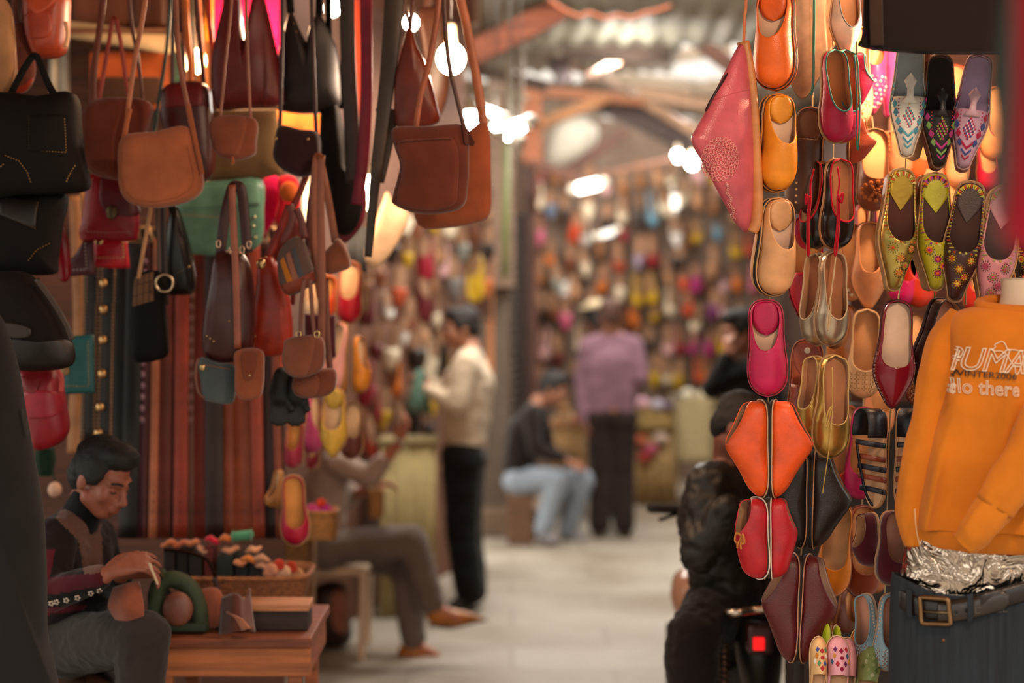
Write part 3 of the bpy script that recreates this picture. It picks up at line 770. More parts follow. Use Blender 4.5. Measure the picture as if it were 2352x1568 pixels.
post('brown wooden post at the corner right of the shutters', 1215, 376, 1215, 13.2, .06, '3A2018')
post('rosy brown post beside the corner post', 1228, 380, 1190, 13.6, .04, '6A4438')
post('tall grey brown wall strip above the shutter', 1150, 150, 660, 12.85, .2, '7A6250')
post('orange door jamb behind the cream pullover', 1126, 590, 900, 12.3, .045, 'C07A4C')
for lab, x, c, y1 in (('pale conduit pipe running down from the roof', 1166, 'B8B09C', 330), ('second pale conduit pipe right of the first', 1194, 'A89C8C', 360), ('green painted pipe below the fluorescent lamps', 1160, '7A8A50', 640)):
    o = tube('pipe', [(x + 4, -60 if c != '7A8A50' else 330), (x, y1)], 11.2, .02, M(c, 'plain'), None, n=2); tag(o, lab, 'pipe')
o = tube('pipe', [(1060, 204), (1215, 226)], 11.2, .014, M('B0A488', 'plain'), None, n=2); tag(o, 'thin pale rod crossing the conduit pipes', 'pipe')
o = tube('cable', [(1262, 0), (1290, 20), (1330, 38), (1352, 30), (1390, 42), (1420, 36), (1450, 42), (1480, 30), (1505, 26), (1540, 14)], 9.6, .011, M('B86038', 'plain'), None, n=4); tag(o, 'orange brown cable sagging under the roof at the top', 'cable')
o = pbox('board', 1062, 430, 1130, 735, 12.02, .03, M('5A3A2A', 'wood'), None); tag(o, 'narrow display board with slippers left of the conduit pipes', 'board')
o = box('step', (P(1085, 0, 12.8).x, 12.78, 0), (P(1240, 0, 12.8).x, 13.6, .2), M('7A6450', 'stone'), None, .01); tag(o, 'low stone step in front of the shutters', 'step')
# ------------------------------------------------------------------ right stall: hanging shoes
def whip(s, va, vb, n, mats, r=.006):
    it = []
    for i in range(n):
        v = va + (vb - va) * i / (n - 1)
        for sg in (-1, 1): it.append((v, sg * min(.93, s.o(v) + .1), 'bar', r, mats[(i + (sg > 0)) % len(mats)]))
    return it
def flowers(spots, r, cs):
    return [(v, k, 'flower', r, c) for (v, k), c in zip(spots, cs)]
def add_deco(t, items, cols, name='embroidery', off=.0012):
    deco(t[1], items, [M(c, 'cloth') for c in cols], name, t[0], off)
def tongue(t, prof, col, k='leather', rise=.004, seam=None):
    r, s, m = t; V = []; Fc = []
    for v, hw in prof:
        z = s.ts + interp([(0, s.hi), (s.v1, s.hi), (1, s.hi)], v) * 1.0 + rise - max(0, s.v1 - v) * s.L * .18
        for a in (-1, -.5, 0, .5, 1): V.append(Vector((a * hw * s.W, s.y(v), z - abs(a) ** 2 * hw * s.W * .25)))
    n = len(prof)
    for i in range(n - 1):
        for j in range(4): q = i * 5 + j; Fc.append((q, q + 1, q + 6, q + 5))
    o = mk('tongue', V, Fc, M(col, k), r, local=True); solid(o, .003, False)
def loc_tube(name, t, pts, r, mat, n=5):
    return tube(name, [tuple(p) for p in pts], 0, r, mat, t[0], n=n, sides=6, world=True, local=True)
def bow(t, v, col, r=.0016, drop=.06, k=0.0, name='lace'):
    """a knotted cord with loops and hanging ends on the throat"""
    s = t[1]; c = s.S(v, k or .02) + Vector((0, 0, .004))
    for sg in (-1, 1):
        loc_tube(name, t, [c, c + Vector((sg * .014, -.006, .006)), c + Vector((sg * .02, .012, .007)), c + Vector((sg * .008, .016, .006)), c], r, M(col, 'cloth'))
        loc_tube(name, t, [c, c + Vector((sg * .006, .02, .008)), c + Vector((sg * .008, drop, .008))], r, M(col, 'cloth'))

RG = 'shoes hanging at the right stall'
BAB = dict(shape='wide', wr=.2, hb=.026, hi=.06, ht=.045, v1=.52, om=.7, ts=.01, q=2.6)
# first column from the alley
t = shoe('slipper', 'orange leather backless slipper at the top of the outermost column', (1782, -28), (1780, 204), 4.3, 'EE6A1C', yaw=-24, insole='D9B79A', sole='3A2A20', welt='B5571D', flap=('E4601A', .34), mate='orange slipper hanging sole to sole behind the topmost orange slipper', **BAB)
t = shoe('slipper', 'amber yellow leather slipper with folded heel below the orange one', (1787, 220), (1778, 438), 4.3, 'E58E1C', yaw=17, insole='D9B79A', sole='4A3A2C', welt='C27A22', flap=('E0901F', .3), mate='amber slipper hanging sole to sole behind the amber yellow slipper', **BAB)
it = [(.5 + .05 * i, k, 'bar', .012, 0) for i in range(3) for k in (-.25, .25)]
t = shoe('slipper', 'natural tan leather slipper with ribbed dark sole edge', (1787, 458), (1771, 677), 4.3, 'D9A06C', yaw=19, insole='D2B29A', sole='2C221C', welt='C99560', flap=('D09A68', .33), mate='tan slipper hanging sole to sole behind the natural tan slipper', **BAB)
t = shoe('slipper', 'magenta leather slipper with folded heel and pale insole', (1759, 690), (1765, 906), 4.28, 'C01550', yaw=-12, insole='D6B49A', sole='6A2A2A', welt='A8324A', flap=('B5124A', .37), **BAB)
BSD = dict(shape='wide', wr=.19, hb=.045, hi=.09, ht=.03, v1=.42, om=.5, ts=.012, q=2.2)
OP = edge_pair('slipper', 'left shoe of the bright orange leather pair seen edge on', 'right shoe of the bright orange leather pair seen edge on', (1764, 920), (1764, 1140), 4.3, 'E8561A', ya=75, yb=70, sole='241A14', welt='C9A078', insole='B08060', **dict(BSD, hi=.1, ht=.02, v1=.45, om=.34))
RP = edge_pair('slipper', 'left shoe of the glossy red pair with a knotted tie', 'right shoe of the glossy red pair seen edge on', (1755, 1143), (1757, 1326), 4.3, 'B51722', ya=62, yb=78, sole='3A2C22', welt='E4D4C0', insole='8A3A2A', **dict(BSD, hi=.065, ht=.035, wr=.23))
bow(RP[0], .44, 'C07A3A', .0026, .03, -.3)
# second column
t = shoe('mule', 'shoe showing its bare beige sole at the top of the second column', (1862, -60), (1842, 222), 4.55, 'B58A66', yaw=172, sole='A58468', insole='B08A6A', welt='8A6A50', shape='point', wr=.17, hb=.02, hi=.05, ht=.03, v1=.45, vb=.3)
t = shoe('flat_shoe', 'tan sole of a shoe tilted beside the beige sole', (1905, -40), (1880, 125), 4.6, 'B58A66', yaw=150, sole='B89676', insole='B08A6A', welt='8A6A50', shape='round', wr=.19, hb=.02, hi=.05, ht=.03, v1=.45, vb=.3)
t = shoe('flat_shoe', 'off-white ballerina flat with grey trim above the magenta flat', (1938, -85), (1938, 128), 4.5, 'DCC8B4', yaw=14, insole='C08A62', sole='8A6A52', trim='7A7A7A', shape='point', wr=.17, hb=.04, hi=.045, ht=.03, v1=.72, om=.8, q=1.6)
for nm, ax, bx, dd in (('magenta leather flat with teal trim and teal ties', 1909, 1916, 0), ('magenta flat tucked behind the teal-trimmed magenta flat', 1934, 1932, .05)):
    t = shoe('flat_shoe', nm, (ax, 116), (bx, 328), 4.42 + dd, 'A81548', yaw=22, insole='B5794E', sole='9A7A52', welt=None, trim='4A8A88', trim_r=.0022, shape='round', wr=.19, hb=.05, hi=.045, ht=.035, v1=.68, om=.84, q=2.2)
    if dd == 0:
        loc_tube('tie', t, [(-.036, -.1, .05), (-.036, .0, .055), (-.034, .09, .05), (-.04, .14, .045), (-.043, .09, .05), (-.044, .02, .055)], .0022, M('4A8F8C', 'cloth'))
t = shoe('flat_shoe', 'magenta heel counter poking out behind the magenta flat', (1952, 120), (1945, 250), 4.56, 'A81548', yaw=70, insole='B5794E', sole='9A7A52', welt=None, trim='4A8A88', shape='point', wr=.2, hb=.05, hi=.06, ht=.03, v1=.5, om=.6)
t = shoe('mule', 'dark brown stitched leather mule with tan welt, seen from its side', (1866, 250), (1846, 492), 4.5, '4A2C1E', yaw=-46, insole='6A4630', sole='5A3E2C', welt='C08A5C', shape='wide', wr=.19, hb=.015, hi=.05, ht=.04, v1=.3, om=.7, vb=.25, low=.1)
add_deco(t, [(.35 + .02 * i, .5, 'bar', .002, 0) for i in range(20)] + [(.72 + .06 * i, -.1, 'dot', .003, 1) for i in range(4)], ['B98A62', 'C9A878'])
t = shoe('flat_shoe', 'rust leather flat turned sideways below the magenta pair', (1952, 270), (1945, 375), 4.58, 'A8482E', yaw=70, insole='A86A4A', sole='6A4028', shape='point', wr=.22, hb=.05, hi=.07, ht=.03, v1=.5, om=.6)
for nm, ax, ay, dd, yw in (('black ballerina flat with red cord trim and red laces', 1921, 365, 0, 24), ('black ballerina flat of the red-laced pair, showing its tan sole edge', 1890, 372, .06, -62)):
    t = shoe('flat_shoe', nm, (ax, ay), (ax - 8, 572), 4.4 + dd, '1A1210', k='patent', yaw=yw, insole='B57A52', sole='A87A52', welt=None, trim='B01428', trim_r=.0024, shape='round', wr=.2, hb=.055, hi=.045, ht=.038, v1=.7, om=.82, q=3.0)
    for sg in ((1,) if dd == 0 else (-1,)):
        loc_tube('lace', t, [(sg * .03, -.09, .05), (sg * .028, -.05, .058), (sg * .034, -.01, .06), (sg * .032, .05, .062), (sg * .036, .12, .06), (sg * .03, .125, .06), (sg * .027, .05, .062), (sg * .03, -.01, .062)], .0026, M('B01428', 'cloth'))
        loc_tube('lace', t, [(sg * .03, -.01, .064), (sg * .022, -.025, .066), (sg * .026, .0, .068), (sg * .036, -.02, .066), (sg * .03, -.008, .064)], .003, M('B01428', 'cloth'))
t = shoe('mule', 'crimson leather mule with a tan insole hanging behind the black flats', (1853, 498), (1858, 752), 4.56, 'B5102E', yaw=-8, insole='D09A64', sole='5A2420', welt='8A1A2A', shape='point', wr=.165, hb=.015, hi=.05, ht=.03, v1=.5, om=.8, vb=.3, low=.08, heel_pad=('B5102E', .3))
add_deco(t, [(.55 + .04 * i, 0, 'bar', .016 - .001 * i, 0) for i in range(7)], ['8A0A20'])
for nm, ax, ay, yw, dd in (('silver leather ballerina flat with a thin tie cord', 1908, 577, 16, 0), ('silver flat of the tied pair, nearly edge on', 1886, 582, -58, .05)):
    t = shoe('flat_shoe', nm, (ax, ay), (ax - 5, 793), 4.4 + dd, 'B8A890', k='foilleather', yaw=yw, insole='A8704C', sole='A88A6A', welt=None, trim='C0A888', shape='round', wr=.18, hb=.055, hi=.045, ht=.035, v1=.72, om=.8, q=2.2)
    if dd == 0: loc_tube('tie', t, [(.012, -.12, .055), (.02, -.06, .06), (.027, -.01, .062), (.033, .03, .06), (.03, .08, .055), (.026, .03, .06), (.03, .0, .064)], .002, M('C9B08A', 'cloth'))
t = shoe('mule', 'chestnut leather mule with a white pinned heel and stitched welt', (1856, 782), (1846, 1022), 4.5, '8A3A28', yaw=-12, insole='A85A40', sole='6A3A28', welt='B06A4A', shape='wide', wr=.165, hb=.015, hi=.05, ht=.04, v1=.42, om=.8, vb=.28, low=.08, heel_pad=('9A4A34', .34))
mk('price_sticker', *ellVF((0, -.11, .016), (.008, .008, .0015)), M('E8DCC8', 'plain'), t[0], local=True)
for nm, ax, ay, by, yw, dd in (('gold leather slingback flat with a hanging gold tie', 1912, 815, 1050, 14, 0), ('gold flat of the slingback pair behind its mate', 1880, 818, 1000, -55, .06)):
    t = shoe('flat_shoe', nm, (ax, ay), (ax - 10, by), 4.36 + dd, 'C09A50', k='foilleather', yaw=yw, insole='B57E58', sole='B08A5A', welt=None, trim='D0B070', shape='round', wr=.185, hb=.055, hi=.04, ht=.036, v1=.67, om=.8, q=3)
    if dd == 0:
        loc_tube('tie', t, [(.024, -.1, .055), (.022, 0, .062), (.024, .1, .056), (.022, .19, .03), (.024, .215, .03)], .0014, M('C9A860', 'cloth'))
        loc_tube('tie', t, [(.024, -.005, .062), (.034, .01, .064), (.038, .045, .06), (.032, .04, .06), (.026, .0, .063)], .002, M('C9A860', 'cloth'))
BP = edge_pair('slipper', 'left shoe of the black leather pair seen edge on', 'right shoe of the black leather pair seen edge on', (1858, 1034), (1852, 1256), 4.42, '201814', ya=80, yb=74, sole='16100E', welt='B08460', insole='7A5A44', **dict(BSD, hi=.1, ht=.025, v1=.5))
MP = edge_pair('slipper', 'left shoe of the maroon leather pair hanging lowest in its column', 'right shoe of the maroon pair with a pale lining', (1842, 1274), (1830, 1518), 4.4, '5A1A1C', ya=82, yb=66, sole='241A16', welt='B8866A', insole='C9A088', lining='C9A890', **dict(BSD, hi=.085, ht=.02, v1=.45, om=.6))
# third column: warmly lit shoes further inside
INN = dict(welt=None, lining='B07A4C', insole='E0A874')
t = shoe('flat_shoe', 'cream flat with an embroidered rosette toe below the black cloth', (1962, 60), (1964, 292), 4.75, 'E0B48A', yaw=10, sole='A87A52', shape='round', wr=.17, hb=.05, hi=.04, ht=.03, v1=.7, om=.82, **INN)
add_deco(t, [(.78, -.3, 'leaf', .012, (0, 1)), (.78, .3, 'leaf', .012, (1, 0)), (.86, 0, 'leaf', .012, (0, 1)), (.93, .3, 'leaf', .008, (0, 1)), (.93, -.3, 'leaf', .008, (0, 1))], ['F0D8B0', 'B98A5A'])
for nm, ax, bx, ay, by, yw, dd in (('pink sequinned pump hanging left of the pale blue mule', 2018, 2004, 100, 262, -14, 0), ('pink pump edge behind the sequinned pink pump', 2040, 2030, 100, 268, 60, .06)):
    t = shoe('flat_shoe', nm, (ax, ay), (bx, by), 4.8 + dd, 'D83A7A', yaw=yw, sole='A04060', shape='point', wr=.17, hb=.05, hi=.06, ht=.03, v1=.35, om=.7, **INN)
    add_deco(t, [(.5 + .06 * (i % 8), -.75 + .3 * (i // 8) + .1 * (i % 2), 'dot', .004, i % 3) for i in range(40)], ['F0B0A0', 'E85A80', 'E8D0C0'])
t = shoe('sandal', 'brown carved leather sandal with a round rosette on the toe', (2006, 296), (2003, 484), 4.7, '7A3E1E', yaw=4, sole='8A5A36', shape='wide', wr=.2, hb=.05, hi=.05, ht=.02, v1=.62, om=.86, q=5, **INN)
add_deco(t, [(.77, .02, 'leaf', .026, (0, 1))], ['5A2A14', 'B56A38'], 'rosette', .002)
add_deco(t, [(.77, .02, 'leaf', .012, (1, 1))], ['5A2A14', 'B56A38'], 'rosette', .003)
add_deco(t, [(.77 + .11 * math.cos(a), .62 * math.sin(a), 'dot', .006, 1) for a in [i * PI / 7 for i in range(14)]], ['5A2A14', 'B56A38'], 'carved_border', .002)
for sg in (-1, 1): add_deco(t, [(.06 + .05 * i, sg * .94, 'dot', .007, 1) for i in range(5)], ['5A2A14', 'B56A38'], 'heel_carving', .002)
t = shoe('flat_shoe', 'plain tan leather flat right of the cord-tied tan flat', (1996, 510), (1994, 710), 4.72, 'DE9460', yaw=-4, sole='9A6438', shape='point', wr=.2, hb=.05, hi=.045, ht=.03, v1=.58, om=.72, q=2.5, **INN)
t = shoe('flat_shoe', 'tan flat with a looped cord and beaded toe behind the silver flats', (1948, 512), (1952, 690), 4.8, 'C98050', yaw=8, sole='9A6438', shape='round', wr=.19, hb=.05, hi=.045, ht=.03, v1=.68, om=.8, **INN)
add_deco(t, [(.8 + .03 * i, .5 - .08 * i, 'dot', .005, i % 2) for i in range(5)], ['F0E0C0', 'A87848'])
t = shoe('flat_shoe', 'cream flat with a woven floral toe beside the burgundy pump', (1990, 710), (1980, 912), 4.7, 'E0B080', yaw=-6, sole='9A6A42', trim='E8C090', trim_r=.003, shape='round', wr=.2, hb=.05, hi=.045, ht=.035, v1=.7, om=.82, q=4, **INN)
add_deco(t, [(.74 + .05 * (i // 5), -.6 + .3 * (i % 5), 'leaf', .008, (0, 1)) for i in range(22)], ['B07A42', 'F4D8A8'])
t = shoe('flat_shoe', 'amber leather flat hanging between the silver and the cream flats', (1945, 700), (1930, 872), 4.85, 'B5651E', yaw=-40, sole='8A5228', shape='round', wr=.2, hb=.05, hi=.05, ht=.035, v1=.6, om=.8, **INN)
t = shoe('flat_shoe', 'hot magenta flat left of the strappy sandals', (1985, 935), (1972, 1145), 4.66, 'B80A58', yaw=-10, sole='7A1A3A', shape='round', wr=.17, hb=.055, hi=.045, ht=.036, v1=.72, om=.8, **INN)
t = shoe('flat_shoe', 'coral pink flat under the gold slingback', (1918, 960), (1912, 1136), 4.7, 'C8564A', yaw=-4, sole='8A4A3A', shape='round', wr=.2, hb=.05, hi=.045, ht=.036, v1=.72, om=.82, **INN)
t = shoe('flat_shoe', 'orange suede flat with a tan insole right of the black edge-on pair', (1930, 1152), (1908, 1368), 4.55, 'C8700E', k='suede', yaw=-12, sole='8A4A1E', shape='round', wr=.185, hb=.055, hi=.045, ht=.034, v1=.7, om=.82, q=4, mate='orange suede flat hanging behind the front orange suede flat', **INN)
t = shoe('flat_shoe', 'brown suede flat between the orange flat and the maroon flat', (1980, 1160), (1978, 1372), 4.6, '7A3418', k='suede', yaw=4, sole='5A2A18', shape='round', wr=.19, hb=.055, hi=.045, ht=.034, v1=.72, om=.82, q=4, **INN)
# embroidered mules, the showpiece rows
MUL = dict(cat='mule', shape='snip', wr=.148, hb=.012, hi=.042, ht=.024, v1=.5, om=.86, vb=.34, low=.05, ts=.009, heelh=.03, q=2.2)
def beadwork(t, cols, base):
    it = []
    for i in range(9):
        for j in range(-4, 5):
            if abs(j) <= min(i, 9 - i, 4) + .5: it.append((.58 + .022 * i, j * .055, 'dot', .0026, (i + j) % 3))
    for sg in (-1, 1):
        it += [(.56 + .075 * i, sg * (.62 - .06 * i), 'dia', .008, 3 + i % 2) for i in range(4)]
        it += [(.4 + .06 * i, sg * .86, 'dia', .005, 3 + i % 2) for i in range(3)]
        it += [(.52 + .03 * i, sg * .42, 'dot', .0016, 5) for i in range(9)]
    it += [(.8, 0, 'chev', .014, 3), (.86, 0, 'chev', .012, 4), (.91, 0, 'chev', .009, 3)]
    it += [(.5 + .016 * i, 0.02 * (-1) ** i, 'dot', .0018, 6) for i in range(5)]
    add_deco(t, it, cols)
TG = [(.3, .0), (.335, .2), (.37, .36), (.4, .27), (.44, .17), (.5, .2), (.56, .5)]
t = shoe('mule', 'pale blue mule with white and turquoise beadwork under the black cloth', (2092, 92), (2081, 359), 4.2, 'D2CEC4', yaw=-8, insole='8E9AA0', sole='A8805A', welt='C9B8A0', mate='pale mule hanging behind the pale blue beaded mule', mx=-.022, **MUL)
tongue(t, TG, 'D8D4CA'); beadwork(t, ['E8E4DA', '5A9AA8', 'B03A5A', '5AA0B0', '4A90A8', 'A03A60', 'C9A850'], 0)
t = shoe('mule', 'black mule with magenta and green beadwork', (2159, 129), (2155, 384), 4.18, '120C0C', yaw=-4, insole='1A1414', sole='7A4A30', welt='6A4A34', mate='black mule hanging behind the black beaded mule', mx=-.006, **MUL)
tongue(t, TG, '161010'); beadwork(t, ['8A9A4A', 'A83A6A', '3A1A1A', 'A8387A', '7AA05A', 'A83A3A', 'C9A030'], 0)
t = shoe('mule', 'lilac mule with red and navy diamond beadwork', (2252, 128), (2211, 386), 4.16, 'B08AA0', yaw=-12, insole='9A86A8', sole='8A5A4A', welt='B08A8A', mate='lilac mule hanging behind the lilac beaded mule', **MUL)
tongue(t, TG, 'C09AA8'); beadwork(t, ['A82A4A', 'D8C0D0', '3A3A7A', '9A2040', '3A4A80', 'A82A4A', 'C9A050'], 0)
FLW = dict(MUL, wr=.155, v1=.6, om=.82, vb=None, hb=.01, hi=.048, q=3.5, heelh=.034)
FS = [(.66, -.35), (.66, .38), (.74, .05), (.8, -.25), (.86, .05)]
def flowermule(t, cols, pad, padk='leather'):
    # cols: flower A centre, A petals, B, C, dots, whip colours...
    s = t[1]
    it = flowers(FS, .012, [((0, 1, 2), 0, 4)] * 5) if False else [(v, k, 'flower', .0115, ((0, 1)[i % 2], (2, 3)[i % 2], 4)) for i, (v, k) in enumerate(FS)]
    it += [(v, k, 'dot', .004, (1, 0)[i % 2]) for i, (v, k) in enumerate(FS)]
    it += whip(s, .06, .57, 18, [5, 6, 7], .006)
    it += [(.605, -.5 + .2 * i, 'dot', .003, 5 + i % 3) for i in range(6)]
    add_deco(t, it, cols)
def studded_pad(t, col, k, cols):
    r, s, m = t
    V, Fc = s.pad(.012, .34, .92, s.ts + .006, 0, diamond=True); o = mk('heel_pad', V, Fc, M(col, k), r, local=True); solid(o, .002, False)
    V = []; Fc = []; mi = []
    for i in range(15):
        a = -1.2 + 2.4 * i / 14; v = .15 - .115 * math.cos(a); x = math.sin(a) * s.W * .62
        b = len(V); q = [(0, .0), (.0035, .012), (-.0035, .012)]
        for px, py in q: V.append(Vector((x + px * math.cos(a) - (py - .006) * -math.sin(a), s.y(v) - (py - .006) * math.cos(a) + px * math.sin(a), s.ts + .0085)))
        Fc.append((b, b + 1, b + 2)); mi.append(i % len(cols))
    mk('stitching', V, Fc, [M(c, 'cloth') for c in cols], r, local=True, mi=mi)
t = shoe('mule', 'gold leather mule with stitched flowers and a dark insole', (2070, 390), (2050, 664), 4.2, 'B09A50', k='foilleather', yaw=8, insole='4A2A22', sole='B08A62', welt='B8905A', mate='second gold mule with its tan heel behind the gold flower mule', mx=-.024, **FLW)
flowermule(t, ['B84A2A', 'B07A3A', 'C9A040', '8A8A3A', '3A2A1A', 'A84A22', 'C07A2A', '8A8A3A'], 0); studded_pad(t, 'B8963C', 'foilleather', ['D8C080', 'B84A22', 'A8963A'])
t = shoe('mule', 'lime green mule with stitched flowers', (2146, 400), (2148, 664), 4.2, 'A8A01E', yaw=-2, insole='4A3430', sole='B08A62', welt='B8905A', mate='second lime mule with its tan heel behind the lime flower mule', **FLW)
flowermule(t, ['A8286A', 'D8602A', '7A1A5A', 'D88A2A', '3A1A2A', 'C8602A', '8A2A7A', 'B8A82A'], 0); studded_pad(t, 'A8A41E', 'leather', ['A83A8A', 'C8622A', '5A2A3A'])
t = shoe('mule', 'dark brown mule with stitched yellow and red flowers', (2232, 420), (2192, 690), 4.16, '3A1A16', yaw=-10, insole='3E2A26', sole='A8805A', welt='A8805A', mate='second brown mule with its tan heel behind the brown flower mule', mx=-.004, **FLW)
flowermule(t, ['B04A2A', 'C8B03A', 'D0A83A', 'A83A2A', '8A7A2A', 'B8A83A', 'A84A2A', 'A8A850'], 0); studded_pad(t, '3A2420', 'leather', ['A8A850', 'A84A2A', 'C8A83A'])
t = shoe('mule', 'pink mule with stitched flowers beside the sweatshirt neck', (2312, 430), (2268, 712), 4.15, 'C8848A', yaw=-10, insole='4A3A3A', sole='B08A62', welt='B8905A', mate='second pink mule with its tan heel behind the pink flower mule', **FLW)
flowermule(t, ['A84A5A', 'B8586A', '8A9A4A', 'A8486A', '3A1A2A', '9AA05A', 'C8828A', 'B89A4A'], 0); studded_pad(t, 'C8909A', 'leather', ['9AA05A', 'C8643A', 'B89A4A'])
t = shoe('mule', 'black mule with stitched flowers at the right edge of the photo', (2372, 470), (2345, 665), 4.3, '140E0C', yaw=-6, insole='2A201C', sole='7A5A40', **FLW)
flowermule(t, ['B04A2A', 'C8B03A', 'B83A4A', 'D0A83A', '8A7A2A', 'B8A83A', 'A84A2A', 'A8A850'], 0)
# pumps under them
t = shoe('pump', 'glossy burgundy pointed pump with white edge stitching', (2062, 690), (2048, 936), 4.24, '7A0E22', k='patent', yaw=-5, insole='D8BEA4', sole='4A1216', welt=None, shape='point', wr=.185, hb=.05, hi=.042, ht=.03, v1=.62, om=.76, q=6, mate='burgundy pump hanging behind the glossy burgundy pump', lining='8A1A26')
add_deco(t, [(.5 + .013 * i, sg * .97, 'bar', .0022, 0) for i in range(34) for sg in (-1, 1)], ['D8C0B0'])
t = shoe('pump', 'dark brown shoe with white edge stitching behind the sweatshirt shoulder', (2165, 686), (2112, 900), 4.3, '2A1412', yaw=28, insole='C89A86', sole='2A1614', welt=None, shape='point', wr=.24, hb=.06, hi=.05, ht=.035, v1=.7, om=.7, q=4)
add_deco(t, [(.1 + .02 * i, -.97, 'bar', .0026, 0) for i in range(44)], ['D8C0B0'])
t = shoe('flat_shoe', 'brown flat with a pressed floral toe beside the sweatshirt sleeve', (2118, 790), (2104, 930), 4.5, '6A2A1A', yaw=0, sole='5A2A1A', shape='round', wr=.2, hb=.05, hi=.045, ht=.035, v1=.5, om=.7, **INN)
add_deco(t, [(.6 + .07 * (i // 4), -.55 + .36 * (i % 4), 'leaf', .01, (0, 1)) for i in range(20)], ['C89A78', 'A86A4A'])
# strappy sandals
for nm, ax, ay, bx, by, yw in (('left navy and brown strappy sandal hanging toe down', 2024, 938, 2012, 1168, -64), ('right navy and brown strappy sandal beside the orange sleeve', 2066, 936, 2062, 1166, 60)):
    m, L = frame((ax, ay), (bx, by), 4.3, yw); s = Shoe(L=L, wr=.165, shape='round')
    r = thing('sandal', nm, 'sandal', (0, 0, 0)); r.matrix_world = m
    mk('sole', *s.slab(1.0, 0, .009), M('B58A60', 'leather'), r, local=True)
    mk('insole', *s.slab(.95, .009, .011), M('D8AA80', 'suede'), r, local=True)
    sg = 1
    for v, h, c in ((.36, .06, '161C2A'), (.5, .052, '7A3418'), (.6, .046, '161C2A'), (.7, .04, '7A3418'), (.82, .032, '161C2A')):
        w = s.w(v) * 1.02; y = s.y(v)
        ribbon('strap', [(-w, y, .006), (-w * 1.03, y - .003, h * .6), (-w * .5, y - .006, h), (0, y - .007, h * 1.08), (w * .5, y - .006, h), (w * 1.03, y - .003, h * .6), (w, y, .006)], 0, .013, M(c, 'leather'), r, t=.003, world=True, local=True, tw=PI / 2)
    ribbon('strap', [(0, s.y(.36), .068), (0, s.y(.5), .06), (0, s.y(.7), .046), (0, s.y(.84), .034), (0, s.y(.97), .012)], 0, .009, M('161C2A', 'leather'), r, t=.003, world=True, local=True)
    V = []; Fc = []
    for v in (.0, .01, .03, .07, .13, .2, .26):
        hh = .058 if v < .2 else .05
        for sg2 in (-1, 1): pass
    a = [Vector((-s.w(v) * 1.03, s.y(v), 0)) for v in (.28, .2, .13, .07, .03, .01, .0)]; a = a + [Vector((-p.x, p.y, 0)) for p in a[-2::-1]]
    for p in a: V += [p + Vector((0, 0, .004)), p + Vector((0, 0, .06))]
    for i in range(len(a) - 1): Fc.append((2 * i, 2 * i + 2, 2 * i + 3, 2 * i + 1))
    o = mk('heel_counter', V, Fc, M('10141E', 'leather'), r, local=True); solid(o, .003, False)
t = shoe('flat_shoe', 'maroon suede flat hanging over the light blue flats', (2046, 1172), (2040, 1342), 4.3, '4A0E18', k='suede', yaw=16, insole='B08A7A', sole='B08A6A', welt=None, shape='round', wr=.22, hb=.055, hi=.05, ht=.035, v1=.66, om=.78, q=3)
t = shoe('flat_shoe', 'maroon shoe seen heel first beside the strappy sandals', (2006, 1176), (2012, 1300), 4.36, '4A0E18', k='suede', yaw=-66, insole='B08A7A', sole='B08A6A', welt=None, shape='round', wr=.24, hb=.06, hi=.06, ht=.035, v1=.6, om=.7)
for nm, ax, bx, by, yw, dd in (('light blue flat with rhinestone edging, seen from its side', 1992, 2012, 1518, -52, 0), ('light blue flat with sparkling floral toe beside the jeans', 2044, 2030, 1538, 10, -.03)):
    t = shoe('flat_shoe', nm, (ax, 1362), (bx, by), 4.3 + dd, '8AA8B4', yaw=yw, insole='B5806A', sole='B09078', welt=None, trim='7A98A4', shape='round', wr=.19, hb=.05, hi=.045, ht=.034, v1=.7, om=.82, q=3)
    add_deco(t, [(.72 + .06 * (i // 5), -.7 + .35 * (i % 5), 'leaf', .008, (0, 1)) for i in range(20)] + [(.1 + .05 * i, sg * .9, 'dot', .0026, 2) for i in range(12) for sg in (-1, 1)], ['A87858', 'B8C8CC', 'D8C0A8'])
